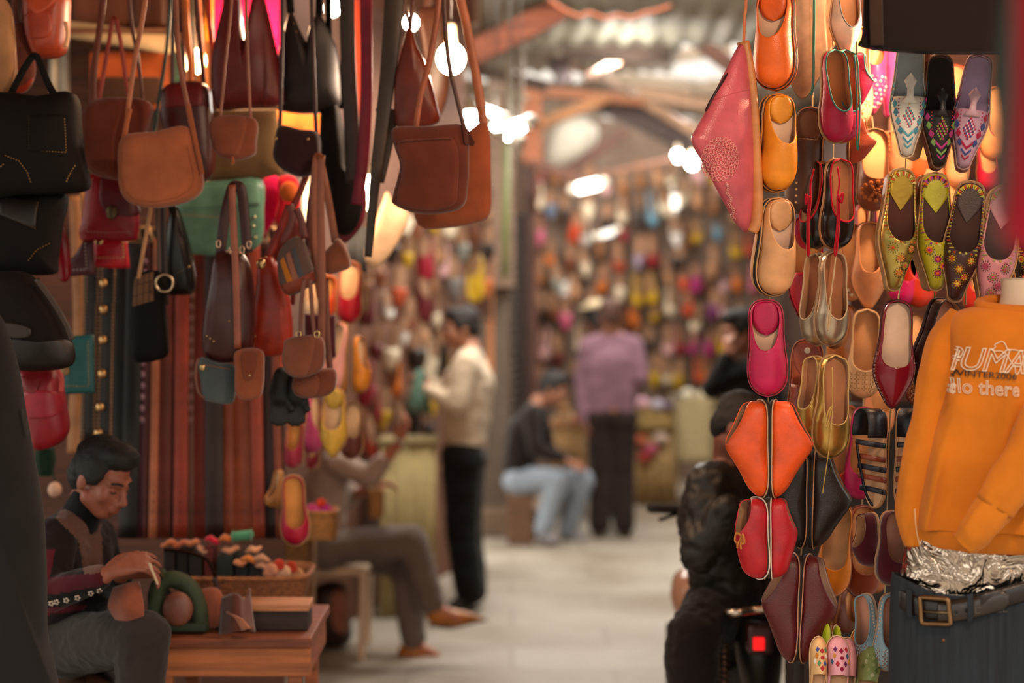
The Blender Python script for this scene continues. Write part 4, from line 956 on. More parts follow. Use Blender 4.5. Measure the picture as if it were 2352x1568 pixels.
# warm shoes hanging at the back of the stall
BK = [('peach flat with a tan insole hanging behind the pale blue mule', 2062, 258, 2068, 410, 'E8A070', 0), ('orange flat at the back between the pale blue and the black mules', 2120, 255, 2112, 420, 'E0602A', 8),
      ('peach flat at the back behind the black beaded mule', 2130, 280, 2135, 440, 'ECA878', -6), ('red-orange flat at the back behind the lilac mule', 2190, 150, 2185, 340, 'D84A24', 10),
      ('peach sandal at the back under the lilac mule', 2200, 290, 2195, 430, 'ECA878', 0), ('crimson laced flat at the back right of the lilac mule', 2262, 300, 2275, 440, 'B81A3A', -10),
      ('pale orange flat at the back above the crimson laced flat', 2285, 200, 2280, 370, 'E89A60', 5), ('hot pink flat at the back between the gold and the lime mules', 2078, 520, 2072, 700, 'C81060', 0),
      ('red flat at the back between the lime and the brown mules', 2112, 500, 2110, 705, 'C8321A', 0), ('scarlet flat at the back left of the sweatshirt neck', 2255, 560, 2240, 720, 'B8281A', -8),
      ('peach flat at the back between the two beaded mules', 2110, 100, 2112, 240, 'E8A878', 0), ('bright orange flat at the back below the peach flats', 2178, 395, 2172, 560, 'E0501E', 0),
      ('dark red flat at the back under the carved sandal', 1978, 470, 1975, 560, '8A1030', 0), ('magenta flat at the back right of the carved sandal', 2030, 430, 2034, 600, '9A104A', 0),
      ('white and teal sandal at the back left of the gold mule', 2048, 300, 2046, 480, 'D8C0A0', 8), ('orange shoe edge behind the topmost orange slipper', 1828, 30, 1824, 130, 'E0501E', 0),
      ('brown flat at the back left of the cream rosette flat', 1990, 240, 1985, 330, '7A3A1E', 0), ('dark brown flat hanging low behind the burgundy pump', 2098, 720, 2090, 880, '4A1E14', 20),
      ('chestnut flat at the back under the orange suede flat', 1942, 1350, 1930, 1450, '5A2A18', 30), ('peach flat at the back behind the cream flat', 2020, 820, 2016, 1000, 'D88A5A', 0),
      ('rosy flat at the back left of the hot magenta flat', 1946, 930, 1940, 1080, 'C8604A', 0), ('brown flat at the back right of the strappy sandals', 2100, 940, 2098, 1100, '7A3A20', 0),
      ('tan flat at the back behind the brown suede flat', 2012, 1230, 2006, 1360, '9A5A34', 0), ('dark flat low at the back beside the maroon pair', 1900, 1390, 1892, 1500, '2A1612', 40)]
for nm, ax, ay, bx, by, c, yw in BK:
    t = shoe('flat_shoe', nm, (ax, ay), (bx, by), 4.98, c, yaw=yw, sole='8A5A36', group=None, shape='round', wr=.2, hb=.05, hi=.045, ht=.035, v1=.7, om=.8, q=3, **INN)
# cords carrying the columns
def cord(label, pts, d, col='C8B48A', r=.0018):
    if pts[0][1] < 0: pts = [(pts[0][0], HY - 1.49 * F / d)] + pts
    o = tube('cord', pts, d, r, M(col, 'cloth'), None, n=3); tag(o, label, 'cord')
cord('thin cord carrying the outermost column of slippers', [(1782, -40), (1784, 215), (1788, 450), (1768, 690), (1765, 915), (1758, 1145), (1757, 1330)], 4.335)
cord('thin cord carrying the black, silver and gold flats', [(1912, -40), (1914, 340), (1905, 575), (1898, 800), (1912, 1056), (1915, 1150)], 4.5)
cord('thin cord carrying the chestnut mule and the dark pairs', [(1866, -40), (1866, 250), (1853, 500), (1856, 790), (1856, 1035), (1840, 1275)], 4.53)
cord('dark cord with a knotted end hanging above the cream rosette flat', [(1970, -30), (1967, 90), (1968, 160), (1970, 200)], 4.5, '4A4034', .0024)
cord('teal tasselled cord hanging over the beige sole', [(1870, -30), (1869, 100), (1868, 180), (1864, 218)], 4.38, '4A8A80', .0035)
cord('thin cord joining the pale blue mule to the pumps below', [(2090, 80), (2080, 380), (2066, 664), (2063, 690), (2045, 940), (2036, 1240), (2032, 1370)], 4.32)
cord('thin cord carrying the black and lime mules', [(2157, 110), (2152, 390), (2146, 690)], 4.3)
cord('thin cord carrying the lilac and brown mules', [(2255, 110), (2222, 410), (2218, 700)], 4.3)
cord('thin cord behind the carved sandal and the cream flat', [(1965, -30), (2006, 296), (1995, 512), (1990, 712), (1983, 935), (1980, 1165)], 4.8)
# large pointed pink slipper hanging alone beside the alley
r = thing('boot_slipper', 'large pointed pink leather slipper with embossed rosette hanging beside the alley', 'slipper', P(1690, 535, 4.25))
o, sf = pillow('upper', [(1706, 97), (1724, 190), (1733, 330), (1731, 470), (1719, 532), (1692, 516), (1652, 446), (1612, 370), (1587, 322), (1600, 292), (1628, 240), (1662, 170)], 4.25, .05, M('CE5E6A', 'leather', .33), r, p=2.2, c=(1680, 340), sl=(.08, 0), n=6, wr=.004)
ribbon('sole', [(1707, 96), (1722, 180), (1732, 300), (1738, 420), (1737, 500), (1726, 532)], 4.27, .03, M('D08A50', 'leather'), r, t=.02, tw=.5)
ribbon('hanging_loop', [(1714, -60), (1710, 40), (1708, 100)], 4.27, .008, M('C8764A', 'leather'), r)
V_ = [];
for kk, (rr, nn, sz) in enumerate(((9, 6, 4), (20, 12, 4.4), (31, 20, 4.2), (41, 26, 3.8))):
    for i in range(nn):
        a = 2 * PI * i / nn + kk * .3; V_.append((1650 + rr * math.cos(a) * .9, 368 + rr * math.sin(a) * 1.1))
def rings(name, pts, s, rpx, mat, parent):
    parts = []
    for x, y in pts:
        ps = [s.at(x + rpx * math.cos(a), y + rpx * math.sin(a) * 1.15, .0012) for a in [2 * PI * i / 7 for i in range(7)]]
        parts.append(tubeVF(ps, .0014, 5, True))
    V, Fc = merge(parts); return mk(name, V, Fc, mat, parent)
rings('embossing', V_, sf, 4.0, M('E89490', 'leather', .25), r)
rings('embossing', [(1664 + 1.1 * i + 3 * math.sin(i), 424 + 4.2 * i) for i in range(20)], sf, 2.2, M('E89490', 'leather', .25), r)
stitch('seam', [(1634, 232), (1655, 226), (1690, 216), (1722, 208)], sf, M('A8404A', 'leather'), r, 4, 4.2, .6, .001)
patch('opening', [(1664, 172), (1668, 176), (1650, 206), (1634, 232), (1622, 256), (1620, 250), (1632, 226)], sf, .002, M('3A1416', 'suede'), r, n=2)
# children's slippers standing on the low shelf
def standing(label, x0, x1, yt, yb, d, col, cols, lean=0):
    m, L = frame(((x0 + x1) / 2 + lean, yb), ((x0 + x1) / 2, yt), d, 0, .06)
    wr = (x1 - x0) / 2 / F * d / L
    r, s, _ = shoe('child_slipper', label, ((x0 + x1) / 2 + lean, yb), ((x0 + x1) / 2, yt), d, col, yaw=0, dd=.05, cat='slipper', group=None, sole='6A4A34', welt='D8B48A', shape='wide', wr=wr, hb=.01, hi=.06, ht=.04, v1=.45, om=.8, vb=.3, low=.05, ts=.008)
    if cols: add_deco((r, s), [(.6 + .1 * math.cos(2 * PI * i / 10) * (1 + .5 * (i % 2)) + .08, .4 * math.sin(2 * PI * i / 10) * (1 + .4 * (i % 2)), 'dia', .0055, i % len(cols)) for i in range(10)] + [(.68, .02, 'dot', .005, 0)], cols)
standing('cream child slipper with jewelled flower on the low shelf', 1860, 1898, 1464, 1625, 4.24, 'E0B47C', ['B83A3A', '5A8A5A', 'E8E0D0', 'C87A2A', '4A5A9A'], -4)
standing('pink child slipper with jewelled flower on the low shelf', 1896, 1948, 1462, 1630, 4.22, 'DC9AA6', ['8A1A3A', 'A82A3A', '3A4A6A', 'C88A3A', '6A2A5A'])
standing('pink child slipper half hidden behind its jewelled mate', 1926, 1964, 1466, 1630, 4.28, 'D8949E', None)
standing('coral child slipper with cut flower behind the pink pair', 1952, 1988, 1446, 1600, 4.36, 'C8643C', ['8A2A1A', 'E0A070', 'A83A2A'])
standing('green child slipper leaning on the shelf by the jeans', 1972, 2026, 1478, 1640, 4.25, '8A9A5A', ['A8B47A', '6A7A3A', 'C8C89A'], -24)
standing('lime child slipper toe behind the cream slipper', 1884, 1904, 1430, 1580, 4.34, 'A8B41E', None)
standing('lime child slipper toe behind the pink slipper', 1910, 1928, 1438, 1580, 4.34, 'A8B41E', None)
o = pbox('shelf', 1856, 1652, 2500, 1690, 4.1, .32, M('B8743C', 'wood'), None); tag(o, 'low wooden shelf board under the small slippers', 'shelf')
# ------------------------------------------------------------------ mannequin with sweatshirt and jeans
D = 4.0
man = thing('mannequin', 'white torso mannequin wearing an orange sweatshirt and dark jeans', 'mannequin', P(2350, 1900, D) * 1 - Vector((0, 0, P(2350, 1900, D).z)))
vloft('torso', [(638, 2300, 2402, D, .05), (680, 2300, 2402, D, .05), (712, 2285, 2420, D, .055), (730, 2230, 2480, D, .07), (860, 2200, 2500, D, .1), (1100, 2190, 2510, D, .1), (1240, 2180, 2520, D, .1)], M('D8C4AC', 'plain', .4), man)
ORG = M('CE7820', 'cloth')
ss = thing('sweatshirt', 'orange crew neck sweatshirt with white outlined lettering on the mannequin', 'sweatshirt', P(2345, 1280, D))
def jersey_body():
    secs = [(700, 2262, 2432, D, .075), (708, 2226, 2465, D, .085), (722, 2194, 2498, D, .095), (750, 2182, 2510, D - .005, .108), (800, 2180, 2512, D - .01, .118), (860, 2176, 2516, D - .01, .122), (950, 2152, 2540, D - .01, .126), (1050, 2124, 2568, D - .01, .13), (1150, 2106, 2586, D - .01, .13), (1225, 2100, 2592, D - .01, .128)]
    N = 96; secs = cr(secs, 7, False); V = []; Fc = []
    for (y, xl, xr, d, dp) in secs:
        a = P((xl + xr) / 2, y, d); a.z = P(0, y, d - dp).z; hw = (xr - xl) / 2 / F * d; lo = max(0, min(1, (y - 760) / 400))
        for i in range(N):
            t = 2 * PI * i / N; c, s = math.cos(t), math.sin(t); x = a.x + c * hw
            # soft vertical drape folds that run from the far shoulder towards the hem
            q = (x * 26 + (a.z - 1.9) * -7)
            f = lo * (.042 * (1 - abs(math.sin(q * .55 + .4))) ** 2.2 + .03 * (1 - abs(math.sin(q * .9 + 2.1 + a.z * 3))) ** 3) + .004 * noise.noise(Vector((x * 9, 3, a.z * 9)))
            V.append(a + Vector((c * hw * (1 + f * .3), (abs(s) ** .9) * math.copysign(1, s) * dp - (f if s < 0 else 0), 0)))
    R = len(secs)
    for r in range(R - 1):
        for i in range(N): j = (i + 1) % N; Fc.append((r * N + i, r * N + j, (r + 1) * N + j, (r + 1) * N + i))
    return V, Fc
body = mk('body', *jersey_body(), ORG, ss); bv = bvh_of(body)
vloft('hem_band', [(1222, 2101, 2591, D - .01, .13), (1232, 2094, 2598, D - .01, .133), (1250, 2098, 2592, D - .01, .13), (1266, 2104, 2586, D - .01, .124), (1274, 2112, 2578, D - .01, .118)], M('C87220', 'cloth'), ss, N=72, fold=.02, ff=6)
# neck band
V, Fc = tubeVF(cr([tuple(P(2346, 700, D) + Vector((.098 * math.cos(a), .07 * math.sin(a) - .012, .012 * math.sin(a) + .0))) for a in [2 * PI * i / 16 for i in range(16)]], 3), .013, 10, True)
mk('collar', V, Fc, M('C87220', 'cloth'), ss)
def sleeve(pts, name='sleeve', amp=.004):
    path = cr(pts, 6, False); V = []; Fc = []; N = 28
    P_ = [P(x, y, d) for x, y, d, r in path]
    for i, (x, y, d, r) in enumerate(path):
        tg = (P_[min(len(P_) - 1, i + 1)] - P_[max(0, i - 1)]).normalized(); u = tg.cross(Vector((0, 1, 0))).normalized(); w = u.cross(tg)
        for j in range(N):
            a = 2 * PI * j / N; f = amp * noise.noise(Vector((math.cos(a) * 2.2, math.sin(a) * 2.2, i * .22)))
            V.append(P_[i] + (u * math.cos(a) + w * math.sin(a) * .72) * (r + f))
    for i in range(len(path) - 1):
        for j in range(N): k = (j + 1) % N; Fc.append((i * N + j, i * N + k, (i + 1) * N + k, (i + 1) * N + j))
    Fc += [tuple(range(N - 1, -1, -1)), tuple((len(path) - 1) * N + j for j in range(N))]
    return mk(name, V, Fc, ORG, ss)
sleeve([(2226, 735, 4.02, .05), (2186, 800, 4.02, .058), (2160, 900, 4.0, .057), (2136, 1010, 3.98, .054), (2114, 1110, 3.97, .05), (2104, 1190, 3.97, .042), (2112, 1245, 3.98, .034)], amp=.007)
sleeve([(2500, 790, 3.98, .06), (2450, 900, 3.9, .072), (2395, 1000, 3.84, .066), (2330, 1100, 3.81, .054), (2285, 1165, 3.81, .045)], amp=.008)
sleeve([(2292, 1155, 3.81, .043), (2262, 1195, 3.81, .04), (2235, 1228, 3.82, .036), (2214, 1248, 3.83, .03)], 'cuff', .006)
tube('piping', [(2101, 1168, 3.915), (2103, 1200, 3.912), (2107, 1230, 3.915), (2114, 1254, 3.92)], 3.9, .0011, M('D8B890', 'cloth'), ss)
# printed lettering: white outlines, dark line between them
WH = M('F0E0C8', 'plain'); NV = M('2A2420', 'plain')
text('print', 'PUMA', P(2180, 848, 3.88), .073, WH, ss, bv, outline=.0013, sx=.86, shear=.3, rot=-.05, sp=.96, off=.004)
tr = [(2276, 803), (2285, 797), (2284, 791), (2293, 786), (2301, 784), (2308, 790), (2313, 801), (2330, 803), (2346, 806), (2362, 800), (2384, 790), (2366, 806), (2352, 815), (2346, 836), (2338, 856), (2332, 858), (2330, 842), (2322, 832), (2316, 822), (2310, 812), (2298, 806), (2284, 806), (2276, 803)]
def on_body(x, y, off=.004):
    p = P(x, y, 3.9); h = bv.ray_cast(Vector((0, 0, H)), (p - Vector((0, 0, H))).normalized())[0]
    return (h or p) + Vector((0, -off, 0))
tube('print', [tuple(on_body(*q)) for q in tr], 0, .0011, WH, ss, n=3, sides=6, world=True)
text('print', 'WINTER2006', P(2200, 864, 3.88), .0195, NV, ss, bv, sx=1.12, rot=-.05, ext=.0004, sp=1.0, off=.005)
text('print', 'ello there', P(2180, 902, 3.88), .045, WH, ss, bv, outline=.0009, sx=.82, rot=-.045, sp=1.04, off=.004)
tube('dash', [tuple(on_body(2190 - i, 862 - i * .6)) for i in (0, 6)], 0, .002, NV, ss, n=2, world=True)
# silver foil wrap and jeans
fw = vloft('foil_wrap', [(1232, 2090, 2560, D, .115), (1280, 2078, 2566, D, .118), (1330, 2072, 2572, D, .12), (1372, 2068, 2576, D, .118)], M('B0A090', 'foil'), None, N=150, fold=.016, ff=7, n=8)
tag(fw, 'crumpled silver foil wrapped around the mannequin waist above the belt', 'foil')
je = thing('jeans', 'dark blue denim jeans with a black leather belt on the mannequin', 'jeans', (P(2340, 1600, D).x, D, .3))
def tilt(y, x): return y + 18 * (1 - ((x - 2150) / 90) ** 2) * 0
DN = M('20262D', 'denim')
def jeans_top(x): # waistband sags at the buckle
    return interp([(2040, 1336), (2068, 1346), (2120, 1368), (2170, 1372), (2220, 1364), (2290, 1346), (2352, 1328), (2600, 1300)], x)
N = 90; V = []; Fc = []
rows = [0, 8, 20, 60, 130, 250, 400, 700]
xl0 = [2054, 2054, 2052, 2050, 2048, 2046, 2050, 2070]
for r_, (dy, xl) in enumerate(zip(rows, xl0)):
    xr = 2640 - (xl - 2050)
    for i in range(N):
        t = 2 * PI * i / N; c, s = math.cos(t), math.sin(t); cx = (xl + xr) / 2; hw = (xr - xl) / 2
        x = cx + hw * abs(c) ** .85 * math.copysign(1, c); y = jeans_top(x) + dy
        p = P(x, y, D); p.z = P(x, y, D - .142).z; f = .004 * noise.noise(Vector((p.x * 14, s, p.z * 5)))
        V.append(Vector((p.x, D + s * (.142 + f) * (1 if dy < 200 else .95), p.z)))
for r_ in range(len(rows) - 1):
    for i in range(N): j = (i + 1) % N; Fc.append((r_ * N + i, r_ * N + j, (r_ + 1) * N + j, (r_ + 1) * N + i))
jo = mk('denim', V, Fc, DN, je); solid(jo, .004, False)
jb = bvh_of(jo)
def on_j(x, y, off=.0):
    p = P(x, y, 3.9); h = jb.ray_cast(Vector((0, 0, H)), (p - Vector((0, 0, H))).normalized())[0]
    if h is None or h.y > D: h = P(x, y, D - .142)
    return h + Vector((0, -off, 0))
belt = thing('belt', 'black leather belt with square buckle around the jeans', 'belt', tuple(on_j(2180, 1440)))
def strapmesh(name, xs, y0, y1, off, mat, parent, th=.004):
    V = []; Fc = []
    for x in xs:
        a = on_j(x, jeans_top(x) + y0(x), off); b = on_j(x, jeans_top(x) + y1(x), off)
        V += [a, a.lerp(b, .12) + Vector((0, -th, 0)), a.lerp(b, .88) + Vector((0, -th, 0)), b, b + Vector((0, th, 0)), a + Vector((0, th, 0))]
    n = len(xs)
    for i in range(n - 1):
        for j in range(6): Fc.append((i * 6 + j, i * 6 + (j + 1) % 6, i * 6 + 6 + (j + 1) % 6, i * 6 + 6 + j))
    Fc += [tuple(range(6)), tuple((n - 1) * 6 + j for j in range(5, -1, -1))]
    return mk(name, V, Fc, mat, parent)
xs = [2058 + i * 8 for i in range(50)]
strapmesh('strap', xs, lambda x: 6, lambda x: 52, .0075, M('1E1612', 'leather', .35), belt)
strapmesh('tip', [2150 + i * 6 for i in range(28)], lambda x: 10 + max(0, (x - 2295) / 24) ** 2 * 20, lambda x: 56 - max(0, (x - 2295) / 24) ** 2 * 22, .0135, M('2E2620', 'leather', .3), belt)
q = [on_j(x, jeans_top(x) + y, .021) for x, y in ((2108, 4), (2172, 0), (2178, 58), (2112, 62))]
V, Fc = tubeVF(cr([tuple(q[i].lerp(q[(i + 1) % 4], t)) for i in range(4) for t in (.08, .5, .92)], 3), .0055, 8, True); mk('buckle', V, Fc, M('8A6A4A', 'metal', .4), belt)
V, Fc = tubeVF([q[0].lerp(q[3], .55), q[1].lerp(q[2], .55) + Vector((0, -.003, 0))], .003, 8); mk('buckle_prong', V, Fc, M('6A5A44', 'metal', .4), belt)
for x in (2192, 2214): mk('hole', *ellVF(on_j(x, jeans_top(x) + 33, .018), (.004, .0015, .004)), M('0A0808', 'plain'), belt)
text('stamp', 'DIESEL', on_j(2232, jeans_top(2232) + 44, .02), .022, M('4A4038', 'leather'), belt, None, sx=1.15, rot=.05, ext=.0006)
for x in (2078, 2218): strapmesh('belt_loop', [x, x + 4, x + 8, x + 12], lambda x: -2, lambda x: 64, .017, DN, je, .003)
tube('pocket_seam', [tuple(on_j(*p, .001)) for p in ((2250, 1420), (2262, 1446), (2290, 1462), (2330, 1462), (2352, 1458), (2380, 1440))], 0, .0016, M('4A4A48', 'cloth'), je, world=True)
tube('fly_seam', [tuple(on_j(*p, .001)) for p in ((2168, 1440), (2170, 1500), (2176, 1600))], 0, .0016, M('1A1E24', 'cloth'), je, world=True)
mk('fly_button', *ellVF(on_j(2168, 1470, .002), (.006, .003, .006)), M('6A4A34', 'metal', .4), je)
# black cloth and near garments at the top right
r = thing('black_cloth', 'black cloth garment hem hanging at the top above the embroidered mules', 'cloth', P(2140, 115, 3.95))
vloft('hem', [(-160, 1985, 2420, 3.95, .03), (60, 1982, 2420, 3.95, .03), (104, 1978, 2420, 3.95, .03), (118, 2100, 2420, 3.95, .028)], M('1E1512', 'cloth', .9), r, N=60, e=.7, fold=.02, ff=5)
ribbon('band', [(2013, -160), (2012, 0), (2014, 104)], 3.917, .03, M('3A2A22', 'cloth'), r)
r = thing('scarf', 'red garment hanging very near the camera at the right edge', 'garment', P(2370, 570, 1.62))
vloft('cloth', [(-260, 2330, 2560, 1.62, .06), (100, 2335, 2560, 1.62, .06), (380, 2322, 2560, 1.62, .06), (520, 2304, 2540, 1.62, .055), (572, 2330, 2500, 1.62, .04)], M('A81428', 'cloth'), r, fold=.08)
r = thing('scarf', 'teal and brown garment hanging just behind the near red one', 'garment', P(2320, 510, 1.75))
vloft('cloth', [(-200, 2330, 2500, 1.75, .05), (60, 2310, 2500, 1.75, .05), (240, 2290, 2500, 1.75, .05), (420, 2284, 2480, 1.75, .05), (505, 2296, 2460, 1.75, .04)], M('2E5A54', 'cloth'), r, fold=.08)
r = thing('scarf', 'dark brown garment hanging behind the near teal one', 'garment', P(2310, 300, 1.95))
vloft('cloth', [(-200, 2296, 2500, 1.95, .05), (40, 2292, 2500, 1.95, .05), (170, 2280, 2480, 1.95, .05), (330, 2300, 2460, 1.95, .04)], M('2E1A14', 'cloth'), r, fold=.08)
# ------------------------------------------------------------------ left stall: bags, belts, bench and craftsman
def bag(name, label, out, d, T, mat, straps=(), cat='bag', group=None, **kw):
    r = thing(name, label, cat, P(sum(p[0] for p in out) / len(out), max(p[1] for p in out), d), group)
    o, s = pillow('body', out, d, T, mat, r, **kw)
    for st in straps:
        pts, w, m = st[:3]; ribbon('strap', pts, d + (st[3] if len(st) > 3 else 0), w, m, r, t=.005)
    return r, s
def L(c, k='leather', r=None): return M(c, k, r)
METAL = M('C9A878', 'metal', .25)
# --- upper left corner
r, s = bag('slipper_bag', 'pale tan leather pouch at the left edge above the black handbags', [(-40, -20), (22, 10), (34, 90), (40, 160), (36, 212), (10, 236), (-40, 236)], 4.9, .03, L('B08058', 'suede'), [([(0, -60), (6, 10)], .02, L('B08058', 'suede'))])
patch('opening', [(-30, 120), (-5, 150), (2, 180), (-30, 190)], s, .002, L('2A1812', 'suede'), r)
stitch('seam', [(30, 40), (36, 100), (38, 160), (33, 206), (12, 230)], s, L('D8B088'), r, 5, 4, .6)
r, s = bag('pouch', 'dusty brown suede pouch with a red base beside the pale tan pouch', [(26, 60), (50, 52), (66, 90), (82, 150), (76, 190), (58, 212), (20, 214), (14, 140)], 5.0, .03, L('7A4436', 'suede'), [([(40, -60), (34, -10), (34, 40), (42, 60)], .016, L('7A4436')), ([(54, -60), (56, 10), (50, 56)], .016, L('7A4436'))])
patch('base', [(34, 205), (60, 196), (78, 180), (74, 192), (58, 211), (40, 213)], s, .002, L('A83A24'), r)
r, s = bag('satchel', 'orange red leather satchel with a pointed flap in the top left corner', [(66, -30), (150, -30), (157, 40), (152, 105), (138, 128), (108, 134), (78, 124), (62, 60)], 5.0, .05, L('B24628', 'leather', .34), [([(70, -60), (66, -20)], .02, L('A03A22')), ([(150, -60), (152, -20)], .02, L('A03A22'))], gus=.02)
patch('flap', [(62, -20), (148, -20), (136, 16), (104, 40), (78, 24)], s, .008, L('B84A2A'), r); patch('pocket', [(66, 44), (124, 30), (130, 88), (72, 92)], s, .007, L('A83E24'), r)
tube('edge', [(150, 50), (155, 80), (150, 108)], 4.93, .006, L('E0A878'), r)
# --- black handbags
BLK = L('120D0B', 'leather', .75)
r, s = bag('handbag', 'large black handbag with a stitched square pocket at the left edge', [(-60, 232), (20, 214), (90, 222), (170, 216), (184, 300), (192, 370), (202, 430), (150, 444), (60, 446), (-60, 440)], 4.85, .05, BLK, [([(20, 226), (60, 150), (84, 130), (110, 190), (128, 222)], .02, BLK)], gus=.03)
patch('pocket', [(84, 272), (162, 270), (166, 352), (84, 352)], s, .006, BLK, r, n=1)
GS = L('B08A54', 'cloth')
for p in ([(84, 274), (84, 350), (166, 354), (162, 276)], [(92, 312), (160, 314)], [(32, 362), (62, 374), (80, 400), (86, 424)], [(0, 402), (28, 380)], [(184, 384), (164, 424)]): stitch('stitching', p, s, GS, r, 6.5, 4, .9)
r, s = bag('handbag', 'black handbag with a slanted stitched pocket hanging under the largest black handbag', [(-60, 446), (60, 448), (150, 446), (140, 520), (130, 600), (124, 628), (60, 632), (-60, 628)], 4.9, .05, L('120E0C', 'leather', .8), gus=.02)
patch('pocket', [(14, 450), (100, 462), (98, 526), (14, 494)], s, .005, L('1A1412'), r, n=1)
for p in ([(14, 450), (16, 494), (96, 526), (100, 466)], [(80, 598), (100, 574), (128, 558)]): stitch('stitching', p, s, L('8A6A3E', 'cloth'), r, 6.5, 4, .9)
r, s = bag('handbag', 'dark brown slouchy handbag with an arm strap above the red backpack', [(-60, 650), (30, 622), (84, 640), (130, 700), (160, 770), (174, 815), (160, 842), (100, 852), (40, 850), (-60, 830)], 4.8, .06, L('160F0D', 'leather', .8), [([(84, 640), (120, 690), (150, 740), (166, 780)], .016, L('3A2618'), -.06)], wr=.012, wf=9)
patch('pocket', [(22, 740), (80, 750), (80, 772), (34, 772)], s, .006, L('2A1C16'), r); patch('base', [(30, 778), (100, 782), (160, 780), (172, 818), (150, 842), (60, 848), (30, 830)], s, .004, L('140D0B'), r)
r, s = bag('backpack', 'small red leather backpack with a front pocket', [(48, 858), (90, 846), (132, 850), (148, 920), (157, 985), (140, 1015), (108, 1030), (80, 1026), (60, 960)], 4.95, .05, L('8A1420', 'leather', .4), [([(132, 848), (142, 870), (140, 900)], .014, L('B03A34'), -.05)], gus=.015)
patch('flap', [(58, 862), (98, 868), (100, 888), (92, 900), (66, 890)], s, .006, L('7A1018'), r); patch('pocket', [(64, 900), (140, 898), (146, 946), (100, 956), (70, 950)], s, .006, L('96182A'), r)
# --- small studded purses
def studline(pts, step): return [(x, y) for x, y, _, _ in walk(pts, step)]
r, s = bag('purse', 'crimson leather purse with silver studs and a medallion', [(204, 402), (262, 408), (316, 452), (318, 540), (300, 554), (240, 552), (184, 550), (190, 490)], 5.3, .025, L('8E0E20', 'leather', .35), n=3)
patch('flap', [(240, 404), (290, 420), (318, 470), (316, 496), (264, 492), (236, 470), (234, 430)], s, .005, L('560A14'), r)
studs('stud_row', studline([(214, 412), (206, 480), (202, 532), (240, 534), (300, 534)], 7), s, .0022, M('C8B8A8', 'metal'), r); mk('medallion', *ellVF(s.at(262, 488, .006), (.017, .006, .022)), M('6A5A44', 'metal', .5), r)
r, s = bag('purse', 'bright red studded wallet under the crimson purse', [(216, 548), (292, 546), (298, 616), (256, 616), (214, 612)], 5.34, .018, L('C0182A', 'leather', .35), n=1)
studs('stud_row', studline([(216, 592), (286, 592), (284, 552)], 8), s, .0035, M('D8B888', 'metal'), r); mk('snap', *ellVF(s.at(230, 556, .002), (.013, .005, .01)), METAL, r)
r, s = bag('purse', 'plum brown wallet with silver studs left of the bright red wallet', [(152, 606), (176, 580), (192, 552), (214, 552), (220, 630), (150, 636)], 5.3, .016, L('4A2028', 'leather'), n=1)
studs('stud_row', studline([(198, 560), (202, 618), (160, 620)], 8), s, .0032, M('C8C0B8', 'metal'), r)
r, s = bag('purse', 'shiny wine red purse edge beside the second black handbag', [(134, 500), (150, 520), (162, 590), (160, 640), (136, 640), (128, 560)], 5.2, .02, L('7A0E1C', 'patent'), n=3)
r, s = bag('wallet', 'teal leather wallet with a studded border and a button', [(150, 772), (216, 768), (218, 902), (146, 906), (136, 860)], 5.2, .015, L('1E5A5C', 'leather', .5), n=1)
studs('stud_row', studline([(204, 784), (206, 886), (150, 886)], 7.5), s, .0026, METAL, r); mk('button', *ellVF(s.at(153, 850, .003), (.013, .006, .016)), M('8A6A48', 'wood'), r)
# --- saddle bags in the middle of the stall
TAN = L('9A5636', 'suede')
r, s = bag('saddle_bag', 'chestnut saddle bag with a long strap behind the tan saddle bag', [(212, 236), (340, 232), (336, 300), (300, 402), (250, 410), (212, 396), (190, 360), (184, 310)], 5.15, .03, L('6A3022', 'suede'), [([(214, 260), (216, 160), (232, 40), (240, -80)], .02, L('6A3422')), ([(300, 240), (292, 200), (276, 90), (262, 40), (248, 110), (226, 236)], .013, L('9A3A2A'), .06), ([(330, 250), (316, 130), (300, 40), (296, -80)], .012, L('5A2E22'), .1)], gus=.02)
patch('flap', [(212, 236), (286, 234), (272, 320), (266, 402), (240, 400), (210, 382), (196, 345), (200, 290)], s, .008, L('6E3424', 'suede'), r, c=(236, 310))
r, s = bag('saddle_bag', 'tan suede saddle bag with a rounded flap, the nearest and palest of the saddle bags', [(284, 318), (360, 304), (432, 292), (452, 350), (466, 410), (458, 444), (420, 466), (360, 477), (310, 470), (283, 446), (275, 400)], 4.9, .03, TAN, [([(286, 322), (292, 270), (306, 160), (340, -80)], .014, L('A86442')), ([(446, 330), (432, 250), (410, 120), (404, -80)], .014, L('8A4A32')), ([(432, 240), (442, 290), (464, 400)], .014, TAN, -.03), ([(298, 250), (284, 318), (278, 380)], .014, TAN, -.03)], gus=.022)
patch('flap', [(284, 318), (360, 304), (430, 293), (446, 350), (460, 408), (452, 440), (418, 461), (360, 472), (312, 465), (288, 442), (281, 400)], s, .007, L('A05A3A', 'suede'), r, K=6)
stitch('stitching', [(290, 330), (286, 400), (294, 440), (316, 460), (360, 466), (414, 456), (446, 436), (453, 408), (438, 340)], s, L('8A4A30'), r, 5, 3.4, .5, .0095)
r, s = bag('saddle_bag', 'dark red leather bag with a glossy front behind the tan saddle bag', [(386, 196), (470, 192), (486, 250), (492, 360), (484, 406), (440, 412), (380, 300), (372, 240)], 5.35, .03, L('4A1A18', 'leather', .3), [([(470, 210), (456, 60), (448, -80)], .014, L('5A2A22')), ([(396, 200), (398, 60), (404, -80)], .014, L('4A3A34')), ([(352, 310), (368, 210), (386, 80), (392, -80)], .012, L('3A5048'), .05)], gus=.02)
patch('flap', [(386, 196), (470, 193), (474, 246), (384, 250)], s, .006, L('721A1A'), r, n=1)
